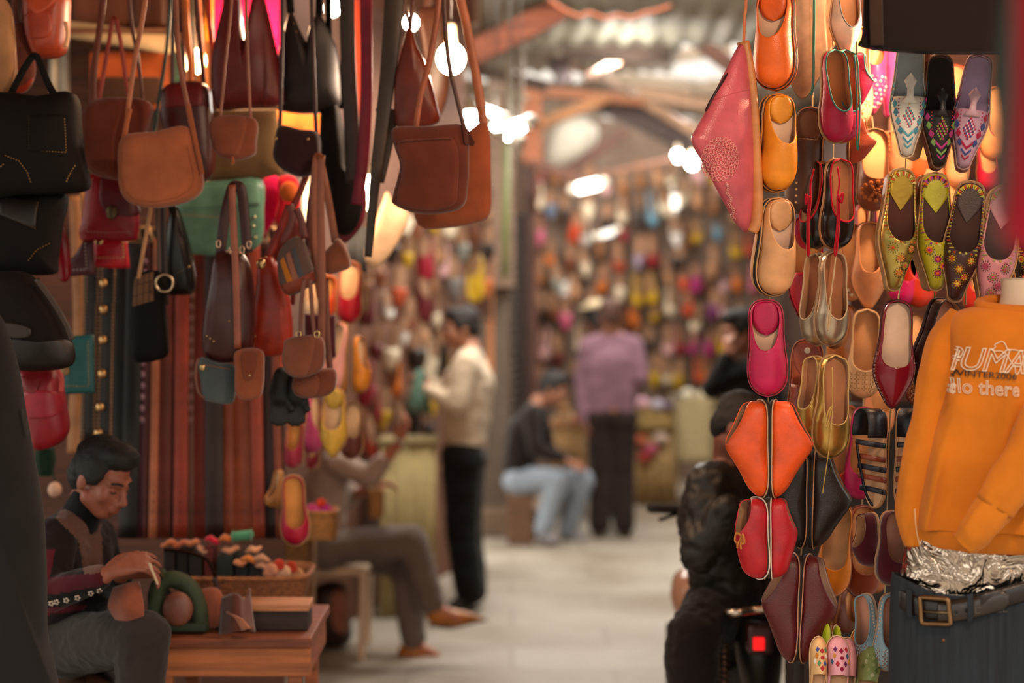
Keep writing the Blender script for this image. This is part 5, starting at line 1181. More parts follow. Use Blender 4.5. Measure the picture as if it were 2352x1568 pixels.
r, s = bag('pouch', 'small tan shoulder pouch hanging on thin straps in front of the olive canvas bag', [(490, 274), (584, 272), (588, 330), (582, 356), (540, 368), (505, 358), (488, 330)], 5.0, .022, L('7E4430', 'suede'), [([(505, 274), (516, 160), (536, -80)], .009, L('8A5038')), ([(576, 278), (570, 160), (564, -80)], .009, L('8A5038'))], gus=.014)
patch('flap', [(492, 274), (566, 272), (562, 330), (548, 356), (520, 357), (498, 346)], s, .007, L('864A34', 'suede'), r); tube('tassel', [(534, 360), (536, 372), (531, 376)], 4.96, .004, TAN, r)
r, s = bag('tote', 'flat olive canvas tote behind the small tan pouch', [(478, 252), (636, 250), (648, 398), (600, 410), (480, 414), (470, 340)], 5.5, .02, M('7A6040', 'cloth'), [([(500, 260), (508, 120), (520, -80)], .014, M('7A6040', 'cloth'), .02)], n=1)
r, s = bag('hobo_bag', 'crimson leather hobo bag with two peaks at the top of the stall', [(488, 120), (510, 20), (540, -60), (560, 90), (572, 40), (594, -40), (624, 60), (646, 170), (653, 225), (640, 246), (560, 250), (500, 250), (486, 190)], 5.3, .06, L('601416', 'leather', .42), [([(530, -100), (536, -30)], .03, L('601416')), ([(590, -100), (592, -30)], .03, L('601416'))], c=(562, 180), wr=.014, wf=9, n=4)
studs('stud_row', studline([(622, 202), (646, 194)], 8), s, .003, METAL, r); stitch('stitching', [(610, 210), (606, 230), (616, 246)], s, L('A83A2A'), r, 6, 4)
for lab, out, c0 in (('black leather hobo bag with a peaked top right of the crimson one', [(636, 140), (652, 70), (668, 24), (690, 70), (708, 98), (712, 60), (732, 30), (756, 70), (776, 120), (784, 200), (778, 250), (720, 262), (660, 258), (632, 240)], (706, 180)),):
    r, s = bag('hobo_bag', lab, out, 5.35, .055, L('150E0D', 'leather', .55), [([(668, 30), (664, -80)], .024, BLK), ([(732, 36), (734, -80)], .024, BLK), ([(752, 60), (762, -80)], .012, BLK)], c=c0, wr=.014, wf=9, n=4)
    studs('stud_row', [(674, 34), (678, 58), (684, 78), (756, 66)], s, .003, METAL, r)
r, s = bag('saddle_bag', 'small dark wine flap bag with two snaps below the black hobo bag', [(644, 290), (690, 298), (732, 308), (734, 372), (724, 396), (690, 406), (650, 390), (630, 364), (632, 330)], 5.1, .03, L('2A1014', 'suede'), [([(640, 296), (644, 260), (650, -80)], .012, L('3A1A18'), .05), ([(728, 310), (724, 250), (714, -80)], .012, L('3A1A18'), .05)], gus=.02)
for p in ((638, 320), (712, 322)): mk('snap', *ellVF(s.at(*p, .001), (.005, .003, .005)), METAL, r)
r, s = bag('hobo_bag', 'black leather shoulder bag hanging right of the wine flap bag', [(740, 240), (770, 220), (790, 300), (800, 380), (836, 430), (828, 500), (800, 540), (766, 520), (752, 420), (730, 380), (734, 300)], 5.35, .05, L('0F0C0A', 'leather', .7), [([(752, 260), (756, 100), (752, -80)], .02, BLK), ([(782, 250), (790, 100), (782, -80)], .02, BLK)], wr=.01)
r, s = bag('hobo_bag', 'wine red bag edge showing behind the black shoulder bag', [(760, 480), (800, 460), (840, 430), (838, 500), (810, 546), (778, 556)], 5.5, .03, L('5A0E20', 'leather'), [([(830, 450), (840, 250), (842, -80)], .022, L('6A1426'))])
# long straps hanging between the bags and the bulb
def strapthing(label, pts, d, w, mat, cat='strap', name='strap', w2=None):
    o = ribbon(name, pts, d, w, mat, None, t=.004, w2=w2); tag(o, label, cat); return o
strapthing('wide dark grey strap hanging left of the magenta strap', [(796, -80), (800, 140), (806, 260), (812, 420)], 5.2, .046, L('2E2620'))
strapthing('magenta leather strap hanging down past the bulb', [(840, -80), (842, 150), (840, 260), (832, 380), (820, 470)], 5.15, .036, L('7A1030'))
strapthing('broad dark brown leather strap left of the bulb', [(908, -80), (896, 120), (878, 280), (860, 430), (846, 590)], 5.0, .07, L('3A2C20'), w2=.02)
strapthing('dark brown strap with a folded corner beside the brown satchel', [(890, 250), (888, 300), (884, 350), (874, 420)], 5.05, .07, L('32261C'), w2=.02)
for i, (x0, x1, w, c, lab) in enumerate([(425, 442, .02, 'D87A3A', 'orange leather strap left of the crimson hobo bag'), (478, 505, .018, 'A8381E', 'red leather strap reaching down to the small tan pouch'), (456, 470, .014, 'D88A5A', 'peach strap beside the red leather strap'), (436, 446, .016, '3A3A24', 'dark olive strap between the peach and orange straps'), (416, 424, .012, '5A2A1E', 'thin brown strap above the tan saddle bag')]):
    strapthing(lab, [(x0, -80), (x0 + 4, 60), ((x0 + x1) / 2 + 4, 160), (x1, 300)], 5.55 + .03 * i, w, L(c))
# --- bag with green patina and cloths behind
r, s = bag('handbag', 'distressed turquoise leather bag with stitched panels', [(404, 470), (440, 424), (520, 414), (600, 412), (606, 480), (598, 560), (540, 586), (450, 584), (412, 560)], 5.5, .035, L('5E8A74', 'leather', .35), n=3, gus=.01)
patch('flap', [(410, 470), (444, 430), (596, 418), (600, 470), (420, 480)], s, .006, L('6A9A80'), r, n=1)
stitch('stitching', [(420, 464), (512, 462)], s, L('C8A878'), r, 6, 4); stitch('stitching', [(418, 494), (508, 500)], s, L('C8A878'), r, 6, 4)
studs('stud_row', [(470, 440), (592, 436), (594, 466), (588, 500), (586, 520), (590, 546)], s, .006, M('C8C098', 'metal', .4), r)
r, s = bag('scarf', 'hot pink cloth hanging behind the turquoise bag', [(606, 412), (640, 408), (648, 470), (622, 520), (590, 560), (602, 480)], 5.7, .02, M('C81050', 'cloth'), cat='cloth')
r, s = bag('scarf', 'scarlet cloth with an orange knot below the wine flap bag', [(640, 408), (680, 410), (690, 470), (660, 520), (632, 510), (640, 460)], 5.65, .025, M('C8142A', 'cloth'), cat='cloth')
ell('knot', P(664, 440, 5.58), (.03, .02, .034), M('C8602A', 'cloth'), r)
# --- lower row
r, s = bag('hobo_bag', 'dark brown leather shoulder bag with a looped handle in the middle of the stall', [(494, 590), (520, 575), (560, 585), (580, 640), (584, 740), (575, 810), (530, 832), (480, 822), (466, 790), (470, 720), (482, 650)], 5.0, .045, L('3E1814', 'leather', .33), [([(506, 586), (516, 500), (530, 440), (540, 426), (554, 436), (562, 500), (568, 580)], .03, L('3A1A16')), ([(533, 424), (536, 520), (542, 640), (546, 800)], .02, L('8A4A34'), -.07)], gus=.012, wr=.008)
studs('stud_row', [(482, 770), (490, 776), (498, 782), (534, 736)], s, .004, METAL, r)
for x, y in ((502, 560), (532, 574), (556, 574), (572, 562)):
    V, Fc = tubeVF([P(x + 5 * math.cos(a), y + 9 * math.sin(a), 4.96) for a in [2 * PI * i / 10 for i in range(10)]], .0028, 6, True); mk('ring', V, Fc, M('C8A890', 'metal'), r)
r, s = bag('pouch', 'tan pouch with a U shaped flap under the dark brown shoulder bag', [(544, 806), (600, 804), (606, 850), (602, 900), (590, 914), (556, 916), (542, 898), (541, 850)], 4.92, .018, L('8A4A30', 'suede'), gus=.012)
patch('flap', [(560, 808), (590, 808), (592, 840), (584, 868), (570, 872), (562, 850)], s, .006, L('7A3E28', 'suede'), r); mk('snap', *ellVF(s.at(578, 860, .007), (.004, .003, .004)), METAL, r)
r, s = bag('pouch', 'slate blue suede pouch with brown edging below the dark brown shoulder bag', [(456, 822), (500, 834), (538, 840), (540, 900), (530, 926), (490, 922), (468, 912), (462, 870)], 4.98, .02, L('4A5456', 'suede'), gus=.014)
tube('edge', [(456, 822), (450, 860), (456, 900), (470, 914)], 4.96, .005, L('6A3A26'), r); stitch('seam', [(470, 836), (530, 846)], s, L('A86A48'), r, 5, 4); mk('snap', *ellVF(s.at(470, 842, .004), (.008, .004, .01)), METAL, r)
r, s = bag('shoulder_bag', 'long orange red leather bag with a brass clasp', [(596, 600), (626, 590), (650, 640), (668, 700), (672, 780), (660, 812), (610, 816), (578, 796), (582, 720), (590, 650)], 5.1, .035, L('9E2C14', 'leather', .38), [([(610, 600), (640, 540), (664, 470)], .022, L('8A2418')), ([(672, 700), (680, 600), (690, 520)], .014, L('7A2A1C'), .04)], gus=.012)
mk('clasp', *ellVF(s.at(604, 606, .004), (.014, .008, .016)), METAL, r); studs('stud_row', [(590, 770)], s, .004, METAL, r)
r, s = bag('pouch', 'striped woven pouch with a brown leather base', [(640, 590), (660, 556), (690, 544), (712, 590), (726, 640), (700, 664), (664, 678), (644, 650)], 4.98, .035, M('5A4640', 'cloth'), [([(650, 560), (672, 500), (664, 470)], .022, L('5A1E18')), ([(700, 548), (690, 500), (680, 480)], .022, L('5A1E18'))], gus=.02)
for i, c in enumerate(('B06A24', '8A5A4A', '4A4A50')): patch('stripe', [(648 + 14 * i, 600 - 14 * i), (656 + 14 * i, 590 - 12 * i), (682 + 12 * i, 654 - 6 * i), (668 + 12 * i, 660 - 6 * i)], s, .002, M(c, 'cloth'), r, n=1)
patch('base', [(646, 656), (690, 640), (724, 622), (727, 642), (700, 664), (664, 678)], s, .004, L('7A3420'), r, n=1)
r, s = bag('satchel', 'rust leather satchel behind the striped pouch', [(630, 530), (660, 500), (690, 506), (676, 570), (640, 600), (616, 580)], 5.2, .03, L('7A2A1C', 'leather'), [([(660, 500), (690, 440), (704, 400)], .02, L('7A2A1C'))])
r, s = bag('shoulder_bag', 'tan shoulder bag on a long strap in front of the black bags', [(764, 560), (780, 548), (800, 580), (804, 612), (780, 624), (752, 628), (742, 590)], 5.0, .03, L('7A4630', 'suede'), [([(770, 556), (758, 480), (740, 390), (732, 358), (724, 390), (720, 560), (740, 700)], .022, L('8A5036'))], gus=.015)
strapthing('long tan leather strap running down to the small brown pouches', [(738, 356), (736, 480), (740, 640), (738, 790)], 4.93, .022, L('80462E'))
strapthing('plum leather strap beside the long tan strap', [(728, 360), (712, 460), (706, 560), (712, 640)], 5.05, .014, L('5A2028'))
strapthing('brown strap behind the small brown pouches', [(748, 640), (752, 760), (760, 880)], 5.0, .018, L('6A3A28'))
r, s = bag('pouch', 'small brown flap pouch hanging in front of its twin', [(660, 778), (700, 770), (740, 776), (746, 820), (736, 850), (700, 866), (668, 862), (650, 836), (652, 800)], 4.88, .022, L('70402E', 'suede'), [([(690, 776), (692, 700), (700, 640)], .012, L('6A3A28')), ([(722, 776), (716, 700), (712, 640)], .012, L('6A3A28'))], gus=.014)
patch('flap', [(660, 778), (722, 772), (718, 830), (702, 862), (672, 858), (654, 834), (655, 800)], s, .006, L('7A4632', 'suede'), r)
for x in (686, 728):
    V, Fc = tubeVF([P(x + 6 * math.cos(a), 768 + 8 * math.sin(a), 4.86) for a in [2 * PI * i / 10 for i in range(10)]], .0026, 6, True); mk('ring', V, Fc, METAL, r)
r, s = bag('pouch', 'brown flap pouch hanging lower behind the front brown pouch', [(690, 850), (740, 846), (770, 850), (770, 890), (752, 908), (710, 914), (680, 906), (672, 880)], 4.96, .022, L('6A3826', 'suede'), gus=.014)
patch('flap', [(686, 876), (730, 862), (736, 884), (724, 908), (700, 908), (676, 890)], s, .005, L('74402C', 'suede'), r)
r, s = bag('purse', 'plum suede purse behind the brown pouches', [(700, 720), (770, 724), (772, 820), (740, 826), (700, 800)], 5.15, .02, L('4A1A24', 'suede'), n=1)
r, s = bag('handbag', 'black leather bag with a plaid panel and a ring hanging over the belts', [(312, 640), (350, 620), (384, 640), (380, 700), (386, 780), (380, 820), (318, 832), (304, 800), (300, 720)], 5.15, .03, L('0E0A09', 'leather', .75), [([(318, 640), (332, 560), (346, 480), (348, 470)], .012, L('B08058'), -.03), ([(366, 650), (364, 560), (360, 470)], .012, L('4A3026')), ([(380, 700), (376, 560), (374, 470)], .02, L('2A1814'), .04)], gus=.012)
patch('plaid_panel', [(312, 636), (356, 624), (360, 690), (310, 704)], s, .004, M('6A4E3C', 'cloth'), r, n=1)
for p in ([(322, 632), (320, 700)], [(336, 628), (336, 698)], [(348, 626), (350, 694)], [(312, 656), (358, 644)], [(312, 680), (358, 668)]): stitch('plaid_line', p, s, M('1A1210', 'cloth'), r, 5, 5.2, .9, .0052)
V, Fc = tubeVF([P(378 + 20 * math.cos(a), 650 + 20 * math.sin(a), 5.08) for a in [2 * PI * i / 16 for i in range(16)]], .004, 8, True); mk('ring', V, Fc, M('C8B090', 'metal'), r)
r, s = bag('hobo_bag', 'black leather bag with a shiny side hanging beside the turquoise bag', [(388, 500), (406, 474), (424, 520), (440, 580), (450, 640), (444, 672), (410, 678), (384, 670), (376, 600)], 5.25, .04, L('120E0C', 'leather', .3), [([(398, 500), (388, 440), (380, 380)], .02, BLK)], gus=.01)
stitch('stitching', [(416, 626), (444, 610)], s, L('8A7A60'), r, 6, 3); mk('snap', *ellVF(s.at(440, 612, .003), (.005, .003, .005)), METAL, r)
# pair of black gloves (one thing each)
for lab, dx in (('left glove of a black leather pair hanging below the brown pouches', 0), ('right glove of the black pair, its fingers hanging lower', 36)):
    r = thing('glove', lab, 'glove', P(640 + dx, 985, 5.0))
    g = [(P(648 + dx, 862, 5.0), .026, P(646 + dx, 905, 5.0), .036)] + [(P(632 + dx + 9 * i, 910, 5.0), .011, P(626 + dx + 11 * i, 966 + 7 * (i in (1, 2)), 4.99), .0095) for i in range(4)] + [(P(660 + dx, 900, 5.0), .012, P(670 + dx, 940, 4.98), .01)]
    blob('leather', g, [], .006, L('0C0908', 'leather', .6), r, it=3)
# --- belts
BELTS = [(302, 40, '120D0B', 'black belt left of the plum dotted belt'), (325, 20, '4A1A2A', 'plum belt with pale dots'), (341, 14, '6A2E20', 'narrow brown belt right of the dotted plum belt'), (355, 18, 'A8603E', 'light tan belt'), (378, 34, '6E2C1C', 'wide red brown belt right of the light tan belt'), (399, 10, '1A100E', 'thin black belt'), (416, 32, '8A2E18', 'wide rust belt right of the thin black belt'), (438, 16, '6A4030', 'greyish brown belt with woven top'), (460, 38, '7A2818', 'wide red leather belt'), (492, 44, '2A1612', 'wide dark brown belt in the middle of the row'), (521, 32, '7E3A22', 'brown belt right of the wide dark belt'), (556, 46, '94482A', 'widest tan belt'), (590, 28, '8A3620', 'rust belt right of the widest tan belt'), (616, 36, '2E1614', 'slanting dark brown belt at the right end of the row'), (286, 20, '3A1A14', 'dark red belt at the left end of the row'), (636, 18, '7A3A26', 'thin brown belt leaning at the right end of the row')]
for i, (x, w, c, lab) in enumerate(BELTS):
    sl = (x - 470) * .07; d = 5.75 + .03 * (i % 3)
    r = thing('belt', lab + ' hanging on the belt rack', 'belt', P(x + sl, 1245, d), 'belts hanging on the rack')
    m = L(c, 'leather', .45)
    ribbon('strap', [(x - sl * .8, 548), (x - sl * .4, 760), (x, 980), (x + sl * .6, 1236)], d, w / F * d, m, r, t=.005, n=5)
    hs = [P(x + sl * .6 * (y - 980) / 256 if y > 980 else x, y, d - .0035) for y in (1130, 1152, 1174, 1196)]
    V, Fc = merge([ellVF(h, (.003, .0012, .003), None, 8, 6) for h in hs]); mk('punched_hole', V, Fc, M('0E0806', 'plain'), r)
    if i in (1, 7): 
        V, Fc = merge([ellVF(P(x - sl * .8 * (980 - y) / 432, y, d - .003), (.009, .002, .011), None, 8, 6) for y in range(600, 990, 26)]); mk('dot_row', V, Fc, M('A88A9A' if i == 1 else '8A6A6A', 'cloth'), r)
    # buckle at the top
    V, Fc = tubeVF([P(x - sl * .8 + a * w * .62, 548 + b, d) for a, b in ((-1, -26), (1, -26), (1, 8), (-1, 8))], .0035, 6, True); mk('buckle', V, Fc, M('A88A68', 'metal', .4), r)
for j, (x0, x1, dx) in enumerate(((190, 224, 0), (226, 262, 4))):
    r = thing('belt', ('black belt with rows of small studs beside the teal wallet', 'black belt with large domed studs right of the teal wallet')[j], 'belt', P((x0 + x1) / 2, 1015, 5.6))
    ribbon('strap', [((x0 + x1) / 2 + 3, 600), ((x0 + x1) / 2, 800), ((x0 + x1) / 2 - 6, 1012)], 5.6, (x1 - x0) / F * 5.6, L('120D0B'), r, t=.005)
    V, Fc = merge([ellVF(P(x + (2 if y < 700 else 0) - (y - 800) * .02, y, 5.595), (.0038, .004, .0038), None, 6, 5) for x in (x0 + 4, x1 - 4) for y in range(610, 1010, 9)]); mk('stud_row', V, Fc, M('B08A68', 'metal'), r)
    if j: 
        for x, y in ((238, 650), (238, 710), (237, 780), (235, 858), (230, 935), (226, 995)): mk('dome_stud', *ellVF(P(x, y, 5.59), (.014, .012, .015)), M('D8B078', 'metal', .3), r)
strapthing('pale tan belt hanging between the black handbags and the studded belts', [(170, 450), (176, 600), (180, 760), (170, 940), (166, 1040)], 5.7, .035, L('B07A50'), 'belt', 'belt')
strapthing('peach belt hanging beside the pale tan belt', [(190, 440), (196, 600), (188, 800), (186, 1040)], 5.74, .02, L('C08A5A'), 'belt', 'belt')
strapthing('broad black belt behind the black plaid bag', [(272, 560), (270, 800), (268, 1150)], 5.8, .045, L('14100E'), 'belt', 'belt')
# --- brown satchels around the bulb
r, s = bag('satchel', 'brown suede satchel hanging in front under the light bulb', [(905, 296), (980, 292), (1066, 290), (1076, 340), (1074, 430), (1062, 474), (1010, 490), (950, 488), (906, 470), (904, 450), (920, 384), (908, 340)], 4.7, .03, L('5E2A1C', 'suede'), [([(955, 296), (966, 220), (990, 120), (1012, -80)], .016, L('9A5234')), ([(1066, 292), (1048, 220), (1028, 120), (1018, -80)], .012, L('4A2A20'))], gus=.03, n=4)
patch('flap', [(918, 330), (1000, 322), (1040, 322), (1054, 360), (1052, 440), (1044, 470), (1000, 484), (940, 478), (914, 462), (926, 390)], s, .006, L('642E20', 'suede'), r); stitch('stitching', [(922, 332), (1000, 324), (1040, 324)], s, L('2A120E'), r, 4, 4.2, .8, .008)
patch('side_tab', [(1060, 280), (1076, 300), (1092, 330), (1088, 338), (1068, 334)], s, .006, L('4A221A', 'suede'), r, n=1)
r, s = bag('satchel', 'tan suede satchel hanging behind the brown one under the bulb', [(960, 440), (1080, 300), (1122, 292), (1128, 400), (1126, 490), (1090, 512), (1020, 524), (962, 518)], 4.95, .03, L('8E4A2C', 'suede'), [([(1112, 300), (1098, 200), (1072, 60), (1052, -80)], .026, L('A85E38')), ([(1110, 330), (1116, 300), (1112, 290)], .02, L('8E4A2C'))], gus=.02, n=3)
r, s = bag('hobo_bag', 'rust brown leather bag with a peaked top left of the bulb', [(940, 60), (960, 110), (980, 150), (1004, 240), (1008, 280), (960, 296), (912, 290), (906, 200), (920, 120)], 5.0, .04, L('6A2616', 'leather', .36), [([(942, 66), (946, 20), (952, -80)], .012, L('5A2A1C')), ([(942, 66), (930, 0), (926, -80)], .008, L('5A3A2A'))], wr=.006)
r, s = bag('hobo_bag', 'dark brown bag hanging behind the light bulb', [(964, 20), (986, 14), (1014, 14), (1026, 60), (1034, 190), (1010, 270), (980, 280), (974, 150), (962, 60)], 5.9, .04, L('4A2A1C', 'leather'), [([(984, 20), (986, -80)], .03, L('4A2A1C'))])
r, s = bag('slipper', 'long cream leather slipper sole glowing in the bulb light', [(890, 440), (908, 470), (936, 486), (934, 520), (900, 580), (866, 612), (842, 604), (840, 570), (862, 510), (880, 460)], 6.0, .03, L('E8C8A0', 'leather', .5), cat='slipper')
r = thing('hanging_rail', 'wooden rail above the stall from which bags and straps hang', 'rail', P(500, -80, 5.2))
beam('bar', P(-120, -84, 5.1), P(1180, -84, 5.1), .05, .05, M('6A4A30', 'wood'), r)
for x in (-60, 1140): q = P(x, -84, 5.1); beam('hanger', q, (q.x, q.y, 3.4), .03, .03, M('6A4A30', 'wood'), r)
r = thing('belt_rack', 'dark wooden rail carrying the row of belts', 'rail', P(450, 540, 5.8))
beam('bar', P(150, 536, 5.8), P(660, 536, 5.8), .03, .03, M('3A2418', 'wood'), r)
# ------------------------------------------------------------------ workbench, its clutter and the craftsman
WD = 5.0
tb = thing('workbench', 'low wooden workbench with a plank front in front of the belts', 'table', (P(530, 1480, 5.2).x, 5.2, .35))
zt = P(0, 1462, WD).z
a = P(348, 0, WD); b = P(716, 0, WD)
box('top', (a.x, WD - .02, zt - .03), (b.x, WD + .5, zt), M('7A3E22', 'wood'), tb, .005)
box('apron', (a.x + .02, WD, zt - .115), (b.x - .004, WD + .03, zt - .032), M('9A5830', 'wood'), tb, .004)
box('apron', (b.x - .035, WD + .03, zt - .115), (b.x - .008, WD + .46, zt - .032), M('8A4A2A', 'wood'), tb, .004)
for x in (a.x + .02, b.x - .07):
    for y in (WD + .006, WD + .42): box('leg', (x, y, .35), (x + .04, y + .04, zt - .031), M('8A4C2A', 'wood'), tb, .004)
o = box('floor_platform', (-2.6, 4.4, 0), (-.62, 6.55, .35), M('4A3224', 'wood'), None, .01); o.name = 'trim_1'; tag(o, kind='structure')
# box of leather soles / ledger
r = thing('wooden_box', 'dark wooden box with a pale lid edge on the workbench', 'box', (P(610, 0, 5.12).x, 5.12, zt))
x0, x1 = P(498, 0, 5.1).x, P(712, 0, 5.1).x
box('base', (x0, 5.08, zt + .001), (x1 - .004, 5.19, zt + .058), M('2A1710', 'wood'), r, .004); box('lid', (x0, 5.07, zt + .059), (x1, 5.2, zt + .078), M('A8704A', 'wood'), r, .003)
# wicker basket with tools
bk = thing('basket', 'rectangular wicker basket full of tools and leather scraps on the bench', 'basket', (P(530, 0, 5.5).x, 5.5, zt))
def basket(nm, xl, xr, yt, yb, d, dep, mat, parent, cat=None):
    p0 = P(xl, yt, d); p1 = P(xr, yb, d); zb = p1.z; z1 = p0.z; V = []; Fc = []; N = 64
    cx = (p0.x + p1.x) / 2; hw = (p1.x - p0.x) / 2; cy = d + dep / 2; rows = 12
    prof = [(.9 + .1 * i / rows, i / rows) for i in range(rows + 1)]
    loops = [(k, zb + (z1 - zb) * t, 0) for k, t in prof] + [(k * .96 - .01, zb + (z1 - zb) * t, 0) for k, t in prof[::-1]]
    for q, (k, z, _) in enumerate(loops):
        for i in range(N):
            t = 2 * PI * i / N; c, s = math.cos(t), math.sin(t); w = .004 * (1 if (i + q) % 2 else -1) if q <= rows else 0
            V.append((cx + (abs(c) ** .4 * math.copysign(1, c)) * (hw * k + w), cy + (abs(s) ** .4 * math.copysign(1, s)) * (dep / 2 * k + w), z))
    for q in range(len(loops) - 1):
        for i in range(N): j = (i + 1) % N; Fc.append((q * N + i, q * N + j, (q + 1) * N + j, (q + 1) * N + i))
    Fc.append(tuple(range(N - 1, -1, -1))); Fc.append(tuple((len(loops) - 1) * N + i for i in range(N)))
    mk('weave', V, Fc, mat, parent)
    V, Fc = tubeVF([(cx + abs(math.cos(t)) ** .4 * math.copysign(1, math.cos(t)) * hw, cy + abs(math.sin(t)) ** .4 * math.copysign(1, math.sin(t)) * dep / 2, z1) for t in [2 * PI * i / 48 for i in range(48)]], .008, 8, True); mk('rim', V, Fc, mat, parent)
WK = M('8A5632', 'wicker')
basket('basket', 372, 702, 1330, 1392, 5.42, .3, WK, bk)
random.seed(4)
DK = M('140E0C', 'rubber')
for i, (x, w, h, c, lab) in enumerate([(392, 24, 60, '1A1210', 'black cardboard sleeve at the left of the tool basket'), (420, 26, 62, '15100E', 'black box standing second in the tool basket'), (452, 28, 58, '1A1412', 'black box standing third in the tool basket'), (480, 20, 66, '5A1A16', 'dark red box standing in the tool basket'), (520, 36, 50, '14201A', 'dark green box standing in the tool basket'), (556, 30, 48, '12100F', 'black box right of the green one in the basket'), (588, 26, 46, '16110F', 'last black box in the row in the basket')]):
    p = P(x - w / 2, 1322, 5.5); q = P(x + w / 2, 1322 - h, 5.5); o = box('tool_box', (p.x, 5.47 + .01 * (i % 2), zt + .03), (q.x, 5.6, q.z), M(c, 'rubber'), None, .003); tag(o, lab, 'box')
CL = [(388, 1248, 'B0643A', 'orange'), (412, 1250, 'A8583A', 'rust'), (440, 1246, 'B06A44', 'copper'), (490, 1240, 'B01030', 'crimson'), (520, 1236, 'A85A2A', 'amber'), (530, 1262, 'C88A68', 'peach'), (582, 1262, 'C8906C', 'pale peach'), (468, 1262, 'B88A70', 'beige'), (572, 1284, 'B86A2A', 'orange brown'), (556, 1290, 'C07A50', 'salmon'), (600, 1282, 'A87A5C', 'dusty pink'), (606, 1300, 'C89478', 'blush')]
for i, (x, y, c, nm) in enumerate(CL):
    d = 5.5 - .03 * (i > 7); p = P(x, y, d)
    r_ = Matrix.Rotation(random.uniform(-.5, .5), 3, 'Z') @ Matrix.Rotation(random.uniform(-.35, .35), 3, 'Y')
    V, Fc = ellVF(p, (.03, .022, .011), r_, 14, 8); V = [v + Vector((0, 0, .004 * math.sin(v.x * 150))) for v in V]
    o = mk('leather_roll', V, Fc, M(c, 'suede'), None); tag(o, nm + ' scrap of leather on top of the tool basket, ' + ('left part', 'middle part', 'right part')[0 if x < 450 else 1 if x < 560 else 2] + (' front row' if y > 1270 else ' back row'), 'leather scrap', 'leather scraps in the basket')
r = thing('thread_spool', 'green spool of thread on top of the tool basket', 'spool', P(556, 1244, 5.5)); V, Fc = capVF(P(540, 1232, 5.5), .016, P(572, 1228, 5.5), .016); mk('thread', V, Fc, M('4A8A6A', 'cloth'), r)
for dx in (-21, 21): mk('flange', *ellVF(P(556 + dx, 1230 - dx * .1, 5.5), (.004, .02, .02)), M('5A8A70', 'plastic'), r)
for i, (x, y, c, s_) in enumerate([(622, 1308, 'C08468', 1), (640, 1296, 'B0382A', .8), (652, 1312, 'C8A080', 1), (668, 1302, 'A83A22', .9), (682, 1318, 'B8845C', 1), (640, 1326, 'B88A68', 1)]):
    p = P(x, y, 5.44); o, _ = pillow('leather_scrap', [(x - 18 * s_, y + 10), (x - 6, y - 14 * s_), (x + 12 * s_, y - 10), (x + 16 * s_, y + 8), (x, y + 14)], 5.44 + .01 * i, .006, M(c, 'suede'), None, wr=.01, wf=30); tag(o, ('blush', 'red', 'cream', 'brick', 'tan', 'beige')[i] + ' crumpled leather scrap at the right end of the basket', 'leather scrap', 'scraps at the basket end')
r = thing('hammer', 'small hammer with a curved metal handle leaning in the basket', 'hammer', P(480, 1355, 5.36)); tube('handle', [(376, 1262), (420, 1266), (470, 1280), (490, 1310), (502, 1358)], 5.36, .006, M('2A1A14', 'metal', .5), r); mk('grip', *capVF(P(494, 1330, 5.36), .009, P(503, 1364, 5.36), .008), M('3A2016', 'wood'), r)
# green hand press
r = thing('leather_press', 'old green cast iron leather press on the left end of the bench', 'press', (P(410, 0, 5.05).x, 5.05, zt))
V, Fc = tubeVF(cr([tuple(P(x, y, 5.06)) for x, y in ((366, 1452), (360, 1400), (364, 1350), (392, 1330), (430, 1344), (456, 1390), (460, 1448))], 5, False), .026, 10); mk('frame', V, Fc, M('2E3A22', 'rubber'), r)
pbox('base', 352, 1432, 472, 1452, 5.02, .12, M('26301E', 'rubber'), r, .006); mk('post', *capVF(P(366, 1345, 5.06), .018, P(374, 1316, 5.06), .012), M('2E3A22', 'rubber'), r); mk('lever', *capVF(P(372, 1322, 5.04), .006, P(350, 1290, 5.0), .006), M('8A7A5A', 'metal', .5), r)
mk('wheel', *ellVF(P(408, 1398, 5.02), (.045, .02, .05)), M('7A4A3A', 'leather'), r)
o, _ = pillow('leather_hide', [(440, 1360), (500, 1350), (516, 1400), (500, 1440), (440, 1432), (430, 1390)], 5.08, .02, M('8A4C38', 'suede'), None, wr=.02, wf=14); tag(o, 'folded brown leather hide leaning beside the press', 'leather')
r = thing('leather_piece', 'curling dark piece of leather hanging over the bench front', 'leather', P(540, 1455, 4.98))
def sheet(nm, rows, mat, parent, t=.004):
    V = []; n = len(rows[0])
    R2 = [cr(rw, 4, False) for rw in rows]; R3 = list(zip(*[cr(list(col), 4, False) for col in zip(*R2)]))
    R3 = [list(x) for x in R3]; m = len(R3[0])
    for rw in R3:
        for q in rw: V.append(P(*q))
    Fc = [(i * m + j, i * m + j + 1, (i + 1) * m + j + 1, (i + 1) * m + j) for i in range(len(R3) - 1) for j in range(m - 1)]
    o = mk(nm, V, Fc, mat, parent); solid(o, t, False); return o
sheet('skin', [[(512, 1372, 5.03), (540, 1362, 4.97), (560, 1376, 5.0), (572, 1350, 5.05)], [(508, 1410, 5.02), (540, 1404, 4.93), (560, 1410, 4.97), (576, 1390, 5.03)], [(506, 1458, 5.0), (540, 1450, 4.92), (566, 1444, 4.92), (584, 1452, 4.97)]], M('5A2E22', 'suede'), r)
sheet('turned_edge', [[(520, 1402, 4.97), (540, 1412, 4.92), (558, 1420, 4.9)], [(548, 1446, 4.95), (562, 1446, 4.9), (576, 1442, 4.88)]], M('A8684A', 'suede'), r)
